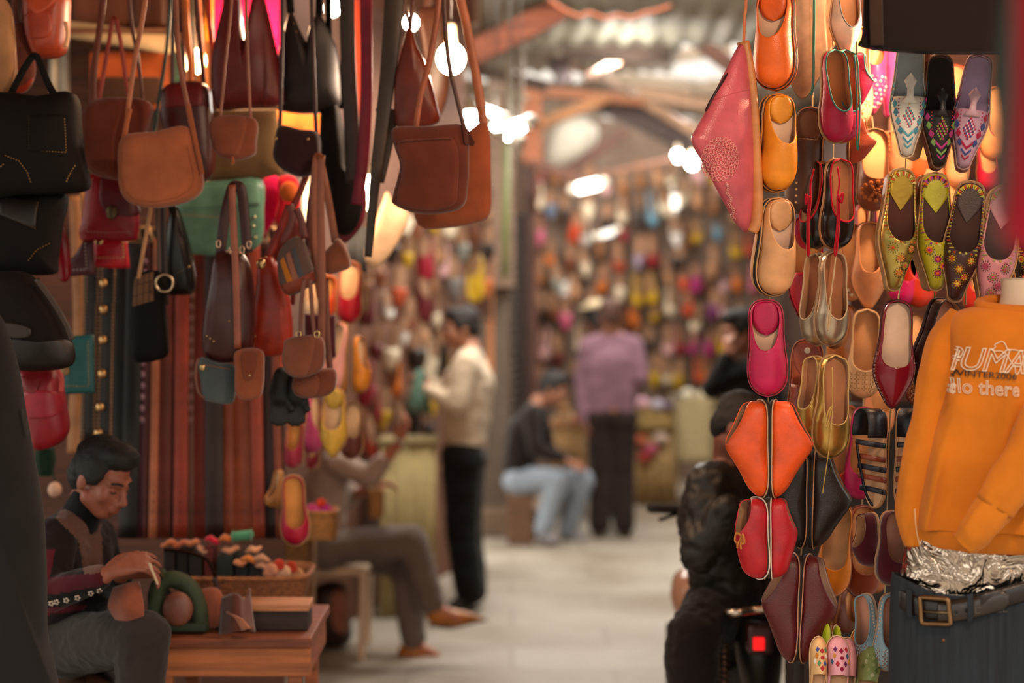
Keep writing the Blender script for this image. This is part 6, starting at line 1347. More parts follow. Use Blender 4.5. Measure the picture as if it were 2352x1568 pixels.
# ---- craftsman
D0 = 5.0
def Q(x, y, dd=0): return P(x, y, D0 + dd)
J = dict(pelvis=Q(150, 1470, .28), chest=Q(165, 1270, .12), neck=Q(178, 1195, .06), head=Q(236, 1096, -.02), face=(.80, -.42, -.42), up=(.36, -.16, .92),
         sL=Q(128, 1232, -.08), eL=Q(120, 1366, -.2), wL=Q(238, 1322, -.28), sR=Q(222, 1232, .2), eR=Q(250, 1350, .22), wR=Q(278, 1318, -.12),
         handL=((.80, .1, .34), (.45, .5, -.5), 1, .85), handR=((.75, -.3, .2), (-.2, -.6, -.6), -1, .9),
         hL=Q(160, 1480, .12), kL=Q(330, 1462, -.22), aL=Q(300, 1830, -.2), tL=Q(340, 1860, -.34), hR=Q(180, 1480, .38), kR=Q(330, 1475, .2), aR=Q(310, 1800, .2), tR=Q(350, 1820, .1))
root, bd, tp, lg, g, R = person('young man with short black hair in a patterned pullover sewing leather at the bench', J, '8C503C', '1E1413', '302A26', '0C0908', shoes='1A1210', vox=.006, wr=.006, top_name='pullover', slv=.92, leg_r=(.09, .075, .055), build=.95, s=.9, lids=True,
    hair_parts=[((0, -.024, .05), (.08, .096, .081)), ((0, -.06, -.005), (.076, .058, .08)), ((0, .035, .092), (.07, .06, .042)), ((-.066, -.006, .03), (.022, .055, .05)), ((.066, -.006, .03), (.022, .055, .05))])
panel(tp, M('6A4A40', 'cloth'), [(150, 1150), (182, 1160), (232, 1200), (238, 1320), (196, 1330), (180, 1240), (128, 1190)], 5.3)
panel(tp, M('5A1620', 'cloth'), [(104, 1260), (124, 1262), (116, 1320), (104, 1330)], 5.2)
panel(tp, M('4A141C', 'cloth'), [(100, 1326), (238, 1314), (238, 1344), (104, 1368)], 5.1); panel(tp, M('0C0A0A', 'cloth'), [(100, 1370), (236, 1346), (236, 1372), (104, 1396)], 5.1); panel(tp, M('5A1620', 'cloth'), [(104, 1396), (200, 1388), (200, 1400), (104, 1412)], 5.1)
tbv = bvh_of(tp); parts = []
for x, y in ((118, 1385), (130, 1382), (152, 1378), (178, 1372), (208, 1362), (228, 1356)):
    for k in range(5):
        a = 2 * PI * k / 5; p = P(x + 4.5 * math.cos(a), y + 4.5 * math.sin(a), 4.7); h = tbv.ray_cast(Vector((0, 0, H)), (p - Vector((0, 0, H))).normalized())[0]
        if h: parts.append(ellVF(h, (.0035, .0025, .0035), None, 8, 6))
if parts: mk('knitted_flower', *merge(parts), M('C8B8A8', 'cloth'), root)
blob('collar', [(g(0, -.02, -.085), .052, J['neck'] + Vector((0, 0, -.01)), .062)], [], .006, M('0E0A0A', 'cloth'), root, it=3)
r = thing('leather_piece', 'tan leather piece and awl held in the hands of the sewing man', 'leather', Q(320, 1440, -.3))
sheet('skin', [[(262, 1350, 4.8), (290, 1340, 4.76), (320, 1336, 4.78)], [(250, 1390, 4.78), (290, 1396, 4.72), (330, 1400, 4.74)], [(266, 1420, 4.8), (296, 1440, 4.76), (326, 1436, 4.78)]], M('8A4A34', 'suede'), r)
mk('awl', *capVF(Q(344, 1296, -.3), .004, Q(362, 1340, -.28), .003), M('C8B090', 'plastic'), r)
r = thing('stool', 'low wooden stool under the sewing man, mostly hidden', 'stool', (J['pelvis'].x, J['pelvis'].y, .35))
zs = J['pelvis'].z - .12; vx, vy = J['pelvis'].x, J['pelvis'].y
mk('seat', *ellVF((vx, vy, zs), (.18, .18, .02)), M('5A3A24', 'wood'), r)
for dx, dy in ((-1, -1), (1, -1), (1, 1), (-1, 1)): mk('leg', *capVF((vx + dx * .1, vy + dy * .1, zs), .018, (vx + dx * .13, vy + dy * .13, .37), .016), M('5A3A24', 'wood'), r)
# dark coat hanging at the very left, near the camera
r = thing('coat', 'dark grey coat hanging at the lower left edge', 'coat', P(30, 1640, 4.1))
pillow('cloth', [(-240, 800), (-190, 712), (-100, 668), (-10, 712), (22, 770), (44, 850), (60, 950), (84, 1080), (102, 1200), (108, 1330), (110, 1480), (116, 1680), (-240, 1680)], 4.1, .1, M('1E1C1B', 'cloth'), r, Tb=.06, wr=.02, wf=5, n=5)
tube('seam', [(50, 940), (62, 1000), (58, 960)], 4.06, .004, M('3A3632', 'cloth'), r)
r = thing('round_ornament', 'pale round pompom hanging behind the sewing man shoulder', 'ornament', P(126, 1124, 5.5)); ell('ball', P(126, 1124, 5.5), (.022, .022, .025), M('C8A088', 'plain'), r); tube('loop', [(126, 1104), (120, 1070), (118, 1030)], 5.5, .003, M('1A3020', 'cloth'), r)
r = thing('shawl', 'dark green cloth hanging under the red backpack', 'cloth', P(105, 1090, 5.4)); vloft('cloth', [(1030, 84, 126, 5.4, .03), (1060, 80, 130, 5.4, .03), (1094, 88, 122, 5.4, .02)], M('142A1C', 'cloth'), r, fold=.15)
# ------------------------------------------------------------------ shoes and goods further down the alley
def far_proto(i):
    kw = [dict(shape='round', hb=.05, hi=.045, ht=.03, v1=.68, om=.8), dict(shape='point', hb=.012, hi=.05, ht=.03, v1=.5, om=.85, vb=.3, low=.05), dict(shape='wide', hb=.02, hi=.06, ht=.045, v1=.45, om=.7), dict(shape='snip', hb=.01, hi=.045, ht=.03, v1=.58, om=.85, vb=.3, low=.04)][i]
    s = Shoe(L=.27, wr=.19 if i != 3 else .165, ts=.01, **kw)
    out = []
    for nm, (V, Fc) in (('upper', s.upper(14, 4)), ('sole', s.slab(1.05, 0, s.ts)), ('insole', s.slab(.94, s.ts - .001, s.ts + .003))):
        me = bpy.data.meshes.new('far_' + nm); me.from_pydata([tuple(v) for v in V], [], Fc); me.materials.append(None); me.polygons.foreach_set('use_smooth', [True] * len(me.polygons)); me.update(); out.append((nm, me))
    return out
FAR = [far_proto(i) for i in range(4)]
def far_shoe(label, group, c, d, L_, col, k=0, yaw=0, roll=0, insole='8E6A50', sole='6A4A34', cat='slipper'):
    """c: photo position of the middle, L_: length in photo pixels"""
    a = (c[0] - math.sin(roll) * L_ / 2, c[1] - L_ / 2 * math.cos(roll)); b = (c[0] + math.sin(roll) * L_ / 2, c[1] + L_ / 2 * math.cos(roll))
    m, L2 = frame(a, b, d, yaw)
    r = thing('slipper', label, cat, (0, 0, 0), group); r.matrix_world = m @ Matrix.Scale(L2 / .27, 4)
    for nm, me in FAR[k]:
        o = link(nm, me, r); o.material_slots[0].link = 'OBJECT'
        o.material_slots[0].material = M(col if nm == 'upper' else insole if nm == 'insole' else sole, 'leather' if nm == 'upper' else 'suede')
    return r
CN = {'B08A1E': 'mustard yellow', 'C8A01E': 'bright yellow', '8A1A2A': 'crimson', '5A1A20': 'maroon', 'C84A2A': 'orange red', 'C86A22': 'orange', '6A3A22': 'brown', '8A5A34': 'light brown', '241814': 'black', 'D8C8AC': 'cream', 'D8A8A8': 'pale pink', 'C05A78': 'pink', '5A8AA0': 'sky blue', '6A2A5A': 'purple', '9A8AA0': 'lavender', '7A7A70': 'grey', '3A6A64': 'teal', 'B0805A': 'tan', 'E0DCD4': 'white', 'A02A6A': 'magenta'}
random.seed(11)
# nearer column at the end of the belts
NR = [('orange slipper glowing beside the tan shoulder bag', 758, 632, 752, 728, 'D8502A', 'wide', -6, 6.1), ('red slipper with a cream insole beside the bulb straps', 806, 602, 802, 742, 'B01028', 'wide', -4, 6.2), ('pale pink slipper behind the brown pouches', 790, 742, 770, 902, 'D89A94', 'wide', -50, 6.1), ('amber slipper seen edge on beside the pale pink one', 800, 772, 792, 904, 'C87A1E', 'wide', -70, 6.15), ('amber slipper turned to the right of its mate', 818, 772, 816, 902, 'C07A22', 'wide', 70, 6.15), ('yellow leather slipper hanging low beside the black gloves', 770, 892, 766, 1048, 'C8A03A', 'point', -6, 5.8), ('brown slipper behind the low yellow slipper', 812, 925, 806, 1052, '5A2A1E', 'round', 10, 6.3), ('pink slipper with an orange insole below the black gloves', 682, 966, 674, 1074, 'A83048', 'wide', -8, 5.9), ('magenta slipper edge behind the black gloves', 716, 905, 706, 1040, 'A83A6A', 'round', 60, 6.1), ('dark red slipper low behind the pink slipper', 724, 1000, 716, 1076, '7A1020', 'wide', 0, 6.3), ('crimson flat with a tan insole hanging over the workbench corner', 672, 1092, 680, 1250, 'A01030', 'round', 8, 5.6), ('gold and red slipper edge left of the crimson flat', 648, 1080, 642, 1166, 'A8703A', 'round', -50, 5.7), ('salmon slipper behind the long tan strap', 768, 640, 764, 720, 'E0744A', 'round', 0, 6.3), ('cream slipper glimpsed between the straps', 718, 640, 716, 730, 'D8C0A0', 'round', 0, 6.3), ('red slipper at the right end of the belts', 634, 800, 636, 900, 'B02A1A', 'round', 0, 6.0), ('green and orange sandal beside the low yellow slipper', 738, 930, 726, 1020, '2A5A4A', 'point', 20, 6.2)]
for lab, ax, ay, bx, by, c, sh_, yw, d in NR:
    shoe('slipper', lab, (ax, ay), (bx, by), d, c, yaw=yw, insole='C88A4A' if 'orange insole' in lab or 'tan' in lab else 'D8B890', sole='5A3A28', cat='slipper', shape=sh_, wr=.2, hb=.03, hi=.05, ht=.04, v1=.6 if 'crimson' not in lab else .74, om=.76, flap=('B8983A', .3) if 'low beside' in lab else None)
# wall of shoes behind the seated man and the man in the cream pullover
def lwall(px): # depth of the angled wall at photo column px
    k = (px - CX) / F; t = (8.2 * k + 1.36) / (1.24 - 3.95 * k); return 8.2 + 3.95 * t
SPL = [(978, 595, 110, 'crimson', '8A1A2A', 2), (972, 690, 110, 'maroon', '5A1A20', 2), (900, 560, 100, 'black', '241814', 1), (1095, 640, 110, 'bright yellow', 'C8A01E', 2), (1060, 560, 90, 'grey', '7A7A70', 1), (990, 640, 120, 'light brown', '8A5A34', 1), (1003, 720, 70, 'cream', 'D8C8AC', 1), (918, 660, 100, 'orange red', 'A8482A', 1), (890, 700, 70, 'white', 'E0DCD4', 0), (968, 760, 100, 'tan', 'B0805A', 1), (905, 800, 110, 'cream', 'D8C8AC', 1), (882, 940, 100, 'mustard yellow', 'B08A1E', 1), (845, 880, 110, 'crimson', '8A1A2A', 0), (912, 870, 90, 'orange', 'C86A22', 0), (956, 800, 120, 'black', '241814', 1), (1010, 800, 110, 'black', '241814', 2), (1026, 830, 50, 'mustard yellow', 'B08A1E', 2), (952, 950, 100, 'black', '241814', 2), (850, 1000, 110, 'orange red', 'A8402A', 0), (918, 960, 90, 'maroon', '5A1A20', 0), (846, 700, 100, 'maroon', '5A1A20', 0), (868, 790, 90, 'maroon', '5A1A20', 1), (870, 620, 90, 'brown', '6A3A22', 1), (1000, 560, 100, 'tan', 'B0805A', 0), (1040, 640, 110, 'grey', '6A6460', 1), (866, 520, 90, 'brown', '6A3A22', 0), (930, 500, 90, 'cream', 'D8C8AC', 1), (1030, 500, 100, 'cream', 'D8C8AC', 0), (1090, 520, 90, 'brown', '6A3A22', 2), (1120, 560, 90, 'black', '241814', 1), (1060, 450, 80, 'light brown', '8A5A34', 1), (1110, 470, 80, 'tan', 'B0805A', 0), (940, 580, 80, 'mustard yellow', 'B08A1E', 1), (960, 520, 80, 'brown', '6A3A22', 2), (940, 720, 90, 'brown', '7A3A2A', 0), (930, 760, 70, 'white', 'D8D4CC', 3), (862, 930, 90, 'crimson', '8A1A2A', 0), (930, 1020, 60, 'black', '241814', 0), (1120, 640, 90, 'orange', 'C86A22', 1), (1020, 600, 80, 'pale pink', 'D8A8A8', 0)]
for i, (x, y, L_, nm, c, k) in enumerate(SPL):
    row = 'top' if y < 600 else 'upper' if y < 720 else 'middle' if y < 880 else 'low'
    pos = 'left end' if x < 900 else 'centre' if x < 1000 else 'right end'
    far_shoe('%s slipper, %s row, %s of the wall behind the seated man' % (nm, row, pos), 'shoes on the wall behind the seated man', (x, y), lwall(x) - .12, L_, c, k, random.uniform(-40, 40), random.uniform(-.12, .12))
# far wall of shoes at the end of the alley
HERO = [(1495, 482, 84, '5A8AA0', 0), (1497, 575, 80, '8A1A2A', 0), (1470, 580, 84, '9A8AA0', 3), (1462, 668, 76, 'C8A01E', 0), (1496, 662, 78, 'C8A01E', 0), (1505, 712, 60, 'B08A1E', 0), (1465, 485, 80, '3A3430', 2), (1395, 500, 70, '241814', 1), (1352, 470, 80, 'D8C8AC', 1), (1345, 530, 70, 'E0DCD4', 0), (1265, 470, 70, '5A6A80', 1), (1295, 480, 76, '241814', 1), (1420, 590, 76, 'A0402A', 0), (1385, 640, 70, 'C86A22', 0), (1430, 530, 60, '8A1A2A', 1), (1560, 590, 76, '241814', 1), (1550, 530, 84, 'E0DCD4', 3), (1600, 530, 56, 'C8A01E', 0), (1646, 530, 50, '5A8AA0', 2), (1640, 700, 80, '6A2A5A', 1), (1580, 690, 76, 'C84A2A', 0), (1600, 640, 70, 'A02A6A', 2), (1570, 640, 60, 'C84A2A', 1), (1660, 700, 60, 'D8A8A8', 0), (1300, 720, 84, 'C05A78', 1), (1252, 790, 76, 'D8A8A8', 0), (1280, 800, 80, '5A1A20', 0), (1264, 580, 60, 'C86A22', 0), (1240, 620, 76, '8A5A34', 0), (1595, 780, 70, 'A02A6A', 0), (1630, 790, 60, 'A02A6A', 2), (1560, 860, 76, 'B08A1E', 1), (1505, 850, 84, 'C8A01E', 3), (1530, 850, 70, 'D8C8AC', 0), (1600, 850, 60, 'C84A2A', 0), (1620, 850, 64, 'C86A22', 0), (1570, 440, 70, 'D8C8AC', 0), (1535, 470, 60, 'D8C8AC', 1), (1600, 450, 76, 'B0805A', 1), (1640, 460, 70, '8A5A34', 0), (1690, 560, 70, 'C8A01E', 0), (1690, 480, 70, 'B0805A', 0), (1640, 600, 80, 'B0805A', 3), (1690, 640, 70, 'C86A22', 1), (1720, 560, 60, 'C84A2A', 0), (1340, 600, 76, 'D8C8AC', 3), (1320, 660, 70, 'B0805A', 1), (1275, 640, 76, '7A7A70', 1), (1270, 700, 70, '6A3A22', 0), (1240, 700, 76, '241814', 0), (1310, 590, 70, '6A3A22', 1), (1360, 700, 76, 'D8A8A8', 0), (1425, 660, 76, 'D8C8AC', 1), (1530, 620, 76, 'B0805A', 3), (1540, 690, 76, 'D8C8AC', 0), (1390, 420, 60, 'D8A8A8', 0), (1430, 420, 70, '8A5A34', 1), (1240, 530, 76, 'C05A78', 1), (1240, 450, 66, 'D8C8AC', 0), (1310, 420, 60, '6A3A22', 0), (1470, 400, 70, '8A5A34', 0), (1510, 400, 60, 'B0805A', 2), (1600, 730, 70, 'D8C8AC', 0), (1535, 780, 76, 'D8A8A8', 0), (1490, 780, 70, '241814', 1), (1330, 780, 66, 'D8C8AC', 0), (1245, 870, 70, '8A1A2A', 0), (1660, 780, 70, 'C8A01E', 2), (1320, 850, 60, '241814', 0), (1700, 720, 70, 'D8C8AC', 1), (1730, 640, 70, 'C05A78', 0), (1430, 480, 66, 'D8C8AC', 0), (1380, 560, 70, '8A5A34', 3), (1670, 850, 60, '8A1A2A', 0), (1560, 780, 70, '8A1A2A', 0), (1545, 400, 60, 'D8C8AC', 0), (1740, 480, 70, '6A3A22', 0), (1740, 720, 70, 'C86A22', 0)]
CN.update({'3A3430': 'dark grey', '5A6A80': 'slate blue', 'A0402A': 'rust'})
for x, y, L_, c, k in HERO:
    row = 'top' if y < 450 else 'second' if y < 545 else 'third' if y < 625 else 'fourth' if y < 705 else 'fifth' if y < 785 else 'lowest'
    pos = 'left corner' if x < 1290 else 'left half' if x < 1400 else 'middle' if x < 1520 else 'right half' if x < 1640 else 'right end'
    far_shoe('%s slipper, %s row, %s of the far shoe wall' % (CN[c], row, pos), 'shoes on the far wall', (x, y), 16.2, L_, c, k, random.uniform(-45, 45), random.uniform(-.14, .14))
# more slippers filling the rows between
pal = ['6A3A22', '8A5A34', 'B0805A', 'D8C8AC', 'D8A8A8', '8A1A2A', 'C86A22', '241814', '7A7A70', 'E0DCD4', 'C05A78', 'C84A2A', 'B08A1E', '3A6A64']
n = 0
for gx in range(1236, 1760, 28):
    for gy in range(400, 900, 64):
        x = gx + random.uniform(-6, 6); y = gy + random.uniform(-14, 14)
        if any(abs(x - h[0]) < 19 and abs(y - h[1]) < 46 for h in HERO): continue
        c = random.choice(['D8C8AC', 'E0DCD4', 'D8C8AC', 'B0805A']) if abs(x - 1350) < 18 or abs(x - 1532) < 18 else random.choice(pal); n += 1
        row = 'top' if y < 450 else 'second' if y < 545 else 'third' if y < 625 else 'fourth' if y < 705 else 'fifth' if y < 785 else 'lowest'
        pos = 'left corner' if x < 1290 else 'left half' if x < 1400 else 'middle' if x < 1520 else 'right half' if x < 1640 else 'right end'
        far_shoe('%s slipper set back, %s row, %s of the far shoe wall' % (CN[c], row, pos), 'slippers set back on the far wall', (x, y), 16.3, random.uniform(68, 86), c, random.randrange(4), random.uniform(-60, 60), random.uniform(-.2, .2))
for gx in range(846, 1150, 34):
    for gy in range(480, 1040, 84):
        x = gx + random.uniform(-6, 6); y = gy + random.uniform(-16, 16)
        if any(abs(x - h[0]) < 22 and abs(y - h[1]) < 60 for h in SPL) or (x > 1000 and y > 700): continue
        c = random.choice(['6A3A22', '5A1A20', '241814', '8A1A2A', '8A5A34', 'B0805A', 'D8C8AC', 'B08A1E'])
        row = 'top' if y < 600 else 'upper' if y < 720 else 'middle' if y < 880 else 'low'; pos = 'left end' if x < 900 else 'centre' if x < 1000 else 'right end'
        far_shoe('%s slipper set back, %s row, %s of the wall behind the seated man' % (CN[c], row, pos), 'slippers set back behind the seated man', (x, y), lwall(x) - .07, random.uniform(80, 100), c, random.randrange(4), random.uniform(-60, 60), random.uniform(-.2, .2))
# counters, baskets and stands
def woven(label, xl, xr, yt, yb, d, dep, col, cat='basket', goods=None):
    r = thing('basket', label, cat, P((xl + xr) / 2, yb, d)); basket('basket', xl, xr, yt, yb, d, dep, M(col, 'wicker'), r); return r
def counter(label, xl, xr, yt, d, dep, col, top, k='cloth'):
    r = thing('counter', label, 'counter', (P((xl + xr) / 2, 0, d).x, d, 0)); a = P(xl, yt, d); b = P(xr, yt, d)
    V = []; Fc = []; N = 60   # draped cloth front with soft pleats
    for i in range(N + 1):
        t = i / N; x = a.x + (b.x - a.x) * t; w = .012 * math.sin(t * 40) + .008 * math.sin(t * 17)
        V += [(x, d - w, .004), (x, d - w * .3, a.z - .02)]
    for i in range(N): Fc.append((2 * i, 2 * i + 2, 2 * i + 3, 2 * i + 1))
    o = mk('cloth_front', V, Fc, M(col, k), r); solid(o, .006, False)
    box('body', (a.x + .03, d + .03, .002), (b.x - .03, d + dep, a.z - .03), M('4A3424', 'wood'), r, .005); box('top', (a.x - .01, d - .012, a.z - .028), (b.x + .01, d + dep + .01, a.z), M(top, 'wood'), r, .005)
counter('cream cloth fronted counter behind the seated man', 872, 1002, 1010, 9.75, .3, 'A8986A', '8A7A50')
counter('wooden counter behind the crouched man in jeans', 1268, 1346, 975, 14.0, .5, '9A7648', 'A8784A', 'wood')
counter('yellowish counter at the far right under the shoe wall', 1450, 1556, 985, 14.6, .5, 'A88A5A', 'B0905A', 'wood')
r = woven('wide shallow wicker tray of goods on the far right counter', 1446, 1560, 940, 984, 14.5, .5, 'B89A5E')
r = woven('tall cream wicker basket at the far right', 1552, 1650, 916, 1060, 14.3, .6, 'B8A67A')
for i, (x, y, c, nm) in enumerate([(1475, 925, 'D8A8B8', 'pink'), (1510, 930, 'B8B0C0', 'pale grey'), (1536, 932, '6A5A6A', 'dusky purple'), (1580, 905, 'E0D8C0', 'cream'), (1618, 908, 'D8CCB0', 'ivory'), (1560, 915, '3A3A4A', 'dark'), (1470, 1010, 'C86A4A', 'orange'), (1495, 1030, 'C05A78', 'rose'), (1518, 1005, 'D8C0B0', 'beige'), (1480, 1050, 'A83A3A', 'red')]):
    o = ell('bundle', P(x, y, 14.5 if y < 960 else 14.55), (.06, .05, .045), M(c, 'cloth'), None); tag(o, nm + (' bundle of goods lying in the wicker at the far right' if y < 960 else ' bundle hanging in front of the far right counter'), 'bundle')
for i, (x, y, c, nm) in enumerate([(1285, 962, 'C8A078', 'tan'), (1305, 958, 'D8B890', 'pale'), (1325, 964, 'A86A4A', 'brown'), (1296, 940, 'B88A5A', 'ochre')]):
    o = ell('bundle', P(x, y, 14.1), (.05, .05, .045), M(c, 'cloth'), None); tag(o, nm + ' bundle on the wooden counter beside the man in jeans', 'bundle')
woven('wicker basket of pompoms at the end of the workbench', 700, 770, 1178, 1242, 6.5, .14, 'A8743E')
woven('tall woven stand under the crimson flat', 636, 716, 1200, 1420, 6.7, .2, '8A6238')
for i, (x, y, c, nm) in enumerate([(716, 1168, 'C0407A', 'pink'), (738, 1156, 'C83A2A', 'red'), (750, 1170, 'B02A8A', 'magenta'), (728, 1172, 'C84A9A', 'rose pink'), (760, 1176, 'A83A5A', 'dark pink')]):
    o = ell('pompom', P(x, y, 6.57), (.02, .02, .02), M(c, 'cloth'), None); tag(o, nm + ' pompom in the wicker basket beside the crimson flat', 'pompom')
r = woven('small wicker basket of red sweets held on the seated man lap', 845, 880, 1130, 1190, 8.45, .12, 'A87848')
# cloths, panels coloured as lit by the bulb and goods at the back of the left stall
o = pbox('cloth', 205, 118, 386, 250, 6.2, .03, M('9A4A24', 'cloth'), None, .006); tag(o, 'rust cloth with gold embroidery at the back of the bag stall', 'cloth')
o = pbox('cloth', 230, 176, 366, 236, 6.17, .02, M('3A2418', 'cloth'), None, .004); tag(o, 'dark brown cloth band below the rust cloth', 'cloth')
r = thing('cloth_roll', 'cream rolled cloth lying on the back shelf of the bag stall', 'cloth roll', P(270, 110, 6.1)); mk('roll', *capVF(P(150, 66, 6.1), .03, P(388, 100, 6.1), .036), M('B8A07A', 'cloth'), r); mk('roll_end', *ellVF(P(150, 66, 6.1), (.012, .03, .03)), M('8A7450', 'cloth'), r)
r = thing('suitcase', 'brown leather suitcase on the shelf at the top of the bag stall', 'suitcase', P(270, 66, 6.3)); pbox('body', 160, -60, 384, 62, 6.2, .3, L('5A3422'), r, .02); pbox('strap', 300, -62, 316, 64, 6.19, .02, L('3A2016'), r, .004)
o = pbox('shelf', 140, 64, 400, 76, 6.05, .5, M('6A4630', 'wood'), None); tag(o, 'wooden shelf carrying the suitcase and the cloth roll', 'shelf')
for lab, x0, y0, x1, y1, d, c in (('pale cloth hanging in the gap above the black handbag', 112, 96, 160, 225, 6.3, 'D8D4C4'), ('cloth panel with peach bulb light in its colour behind the red straps', 420, 40, 480, 260, 6.4, 'D88A50'), ('cloth with bright orange bulb light in its colour behind the wine flap bag', 636, 250, 748, 330, 6.0, 'E0823A'), ('hot pink cloth hanging behind the crimson hobo bag', 484, -60, 640, 150, 6.0, 'D01458'), ('amber cloth strip beside the hot pink cloth', 470, -60, 490, 100, 5.95, 'D8841E'), ('white cloth strips behind the wine flap bag', 690, 400, 722, 540, 6.1, 'D8DCD0'), ('pale blue grey cloth strip beside the magenta strap', 800, 520, 842, 620, 6.3, '5A6064'), ('orange red beaded cloth behind the wide dark grey strap', 792, -60, 830, 260, 5.9, 'A83A22'), ('sage cloth behind the tan shoulder strap', 402, 100, 424, 260, 6.3, '5A7A68')):  # bulb light is put into the colour of the peach and orange cloths
    a, b = P(x0, y1, d), P(x1, y0, d); V = []; Fc = []; N = 30
    for i in range(N + 1):
        t = i / N; x = a.x + (b.x - a.x) * t; w = .012 * math.sin(t * 11 + x0)
        V += [(x, d - w, a.z + .01 * math.sin(t * 5)), (x, d - w * .3, b.z)]
    for i in range(N): Fc.append((2 * i, 2 * i + 2, 2 * i + 3, 2 * i + 1))
    o = mk('cloth', V, Fc, M(c, 'cloth'), None); solid(o, .004, False); tag(o, lab, 'cloth')
r = thing('shade_box', 'added dark box for shade behind the lowest hanging shoes of the right stall', 'shade_box', (1.4, 5.15, 0)); x0 = P(1822, 0, 5.12).x  # dark box added where there is only shade behind the shoes
box('body', (x0, 5.12, .06), (2.5, 5.28, P(0, 930, 5.12).z), M('1E1410', 'wood'), r, .006); box('plinth', (x0 + .02, 5.14, 0), (2.5, 5.28, .06), M('140E0B', 'wood'), r, .004)
for i in range(2): box('door', (x0 + .03 + i * .5, 5.105, .1), (x0 + .5 + i * .5, 5.12, P(0, 950, 5.12).z), M('241812', 'wood'), r, .004)
# white plastic chair
ch = thing('plastic_chair', 'white plastic chair under the seated man in grey', 'chair', (P(770, 0, 8.75).x, 8.75, 0)); WP = M('D8BCA0', 'plastic')
zs = .45; xr = P(838, 0, 8.7).x; xl = P(705, 0, 8.7).x - .12
o = box('seat', (xl + .03, 8.68, zs - .03), (xr + .02, 9.1, zs + .012), WP, ch, .015)
for x0, x1, y in ((xr, xr + .005, 8.68), (xl + .03, xl - .02, 8.72), (xr, xr + .005, 9.06), (xl + .03, xl - .02, 9.06)):
    beam('leg', (x0 - .005, y, zs - .01), (x1 - .02, y, 0.002), .05, .035, WP, ch, .01)
V, Fc = tubeVF(cr([(xl + .03, 8.7, zs), (xl - .02, 8.7, zs + .14), (xl - .08, 8.72, zs + .42), (xl - .1, 8.88, zs + .46), (xl - .08, 9.05, zs + .42), (xl - .02, 9.07, zs + .14), (xl + .03, 9.07, zs)], 5, False), .02, 8); mk('back_frame', V, Fc, WP, ch)
for i in range(4):
    y = 8.77 + i * .075; beam('back_slat', (xl + .02, y, zs + .0), (xl - .085, y, zs + .43), .04, .012, WP, ch, .003)
r, s = bag('handbag', 'dark brown bag standing on the ground under the white chair', [(725, 1345), (790, 1340), (806, 1420), (800, 1478), (730, 1482), (716, 1420)], 8.95, .1, L('2A1812'), cat='bag'); patch('cloth', [(770, 1350), (800, 1360), (800, 1440), (776, 1440), (764, 1400)], s, .01, M('8A5A4A', 'cloth'), r)
# light bulbs and lamps
def bulb(label, p, r, e, col='FFE0B0', cat='lamp', neck=True):
    o = thing('light_bulb', label, cat, p - Vector((0, 0, r)))
    mk('glass', *ellVF(p, (r, r, r * 1.12)), M(col, 'emit', None, e), o)
    if neck: mk('socket', *capVF(p + Vector((0, 0, r * 1.15)), r * .45, p + Vector((0, 0, r * 2.1)), r * .42), M('C8B8A0', 'plastic'), o)
    V, Fc = tubeVF([p + Vector((0, 0, r * 2.2)), p + Vector((.01, 0, .5)), p + Vector((0, 0, max(.6, 3.38 - p.z)))], .003, 6); mk('cable', V, Fc, M('2A2420', 'plastic'), o)
bulb('large glowing light bulb hanging beside the brown satchels', P(1036, 134, 5.6), .047, 60)
bulb('bright lamp at the top behind the black hobo bag', P(764, 18, 7.0), .03, 40, 'FFF0D8')
bulb('small lamp shining beside the peaked rust bag', P(944, 52, 7.2), .028, 40, 'FFF0D8')
bulb('bulb shining behind the straps above the tan saddle bag', P(448, 140, 6.1), .04, 22, 'FFD8A0')
bulb('left one of the two far bulbs on the arch rod', P(1557, 358, 13.0), .035, 60, 'FFF4E0')
bulb('right one of the two far bulbs, touching the pink slipper outline', P(1590, 374, 12.7), .037, 60, 'FFF4E0')
def fluo(label, a, b, d, r, e, col='FFF6E8', parts=True):
    p, q = P(a[0], a[1], d), P(b[0], b[1], d); o = thing('fluorescent_lamp', label, 'lamp', (p + q) / 2)
    mk('tube', *capVF(p, r, q, r), M(col, 'emit', None, e), o); dv = (q - p).normalized()
    V, Fc = merge([tubeVF([e_ + Vector((0, 0, r)), Vector((e_.x, e_.y, 3.42))], .003, 5) for e_ in (p, q)]); mk('suspension', V, Fc, M('5A5248', 'plastic'), o)
    for e_, sg in ((p, -1), (q, 1)): mk('end_cap', *capVF(e_ + dv * sg * r * .9, r * 1.05, e_ + dv * sg * (r * .9 + .03), r * 1.05), M('B8B0A0', 'plastic'), o)
fluo('bright compact lamp right of the tan satchel strap', (1122, 262), (1138, 268), 9.0, .034, 40)
fluo('long bright lamp slanting under the compact lamp', (1142, 284), (1172, 308), 9.0, .034, 40)
fluo('bright lamp at the right end of the lamp cluster', (1176, 296), (1196, 288), 9.0, .034, 40)
fluo('bright lamp between the two satchels', (1081, 262), (1082, 296), 8.0, .028, 40)
fluo('thin lamp glowing in the gap right of the black bags', (848, 408), (836, 476), 7.0, .014, 40, 'FFE8C0')
fluo('bright lamp above the shoes near the arch, far away', (1330, 432), (1372, 422), 15.6, .04, 14)
fluo('lamp far down the alley left of the yellow slippers', (1382, 540), (1406, 532), 15.6, .028, 2.5)
fluo('pale lamp among the far shoes right of the blue slipper', (1550, 452), (1551, 476), 15.4, .028, 3.5)
# ------------------------------------------------------------------ the people in the alley
def ppl(label, d, pts, **kw):
    J = {}
    for k, v in pts.items():
        if k in ('face', 'up', 'handL', 'handR'): J[k] = v
        else: J[k] = P(v[0], v[1], d + (v[2] if len(v) > 2 else 0))
    return person(label, J, **kw)
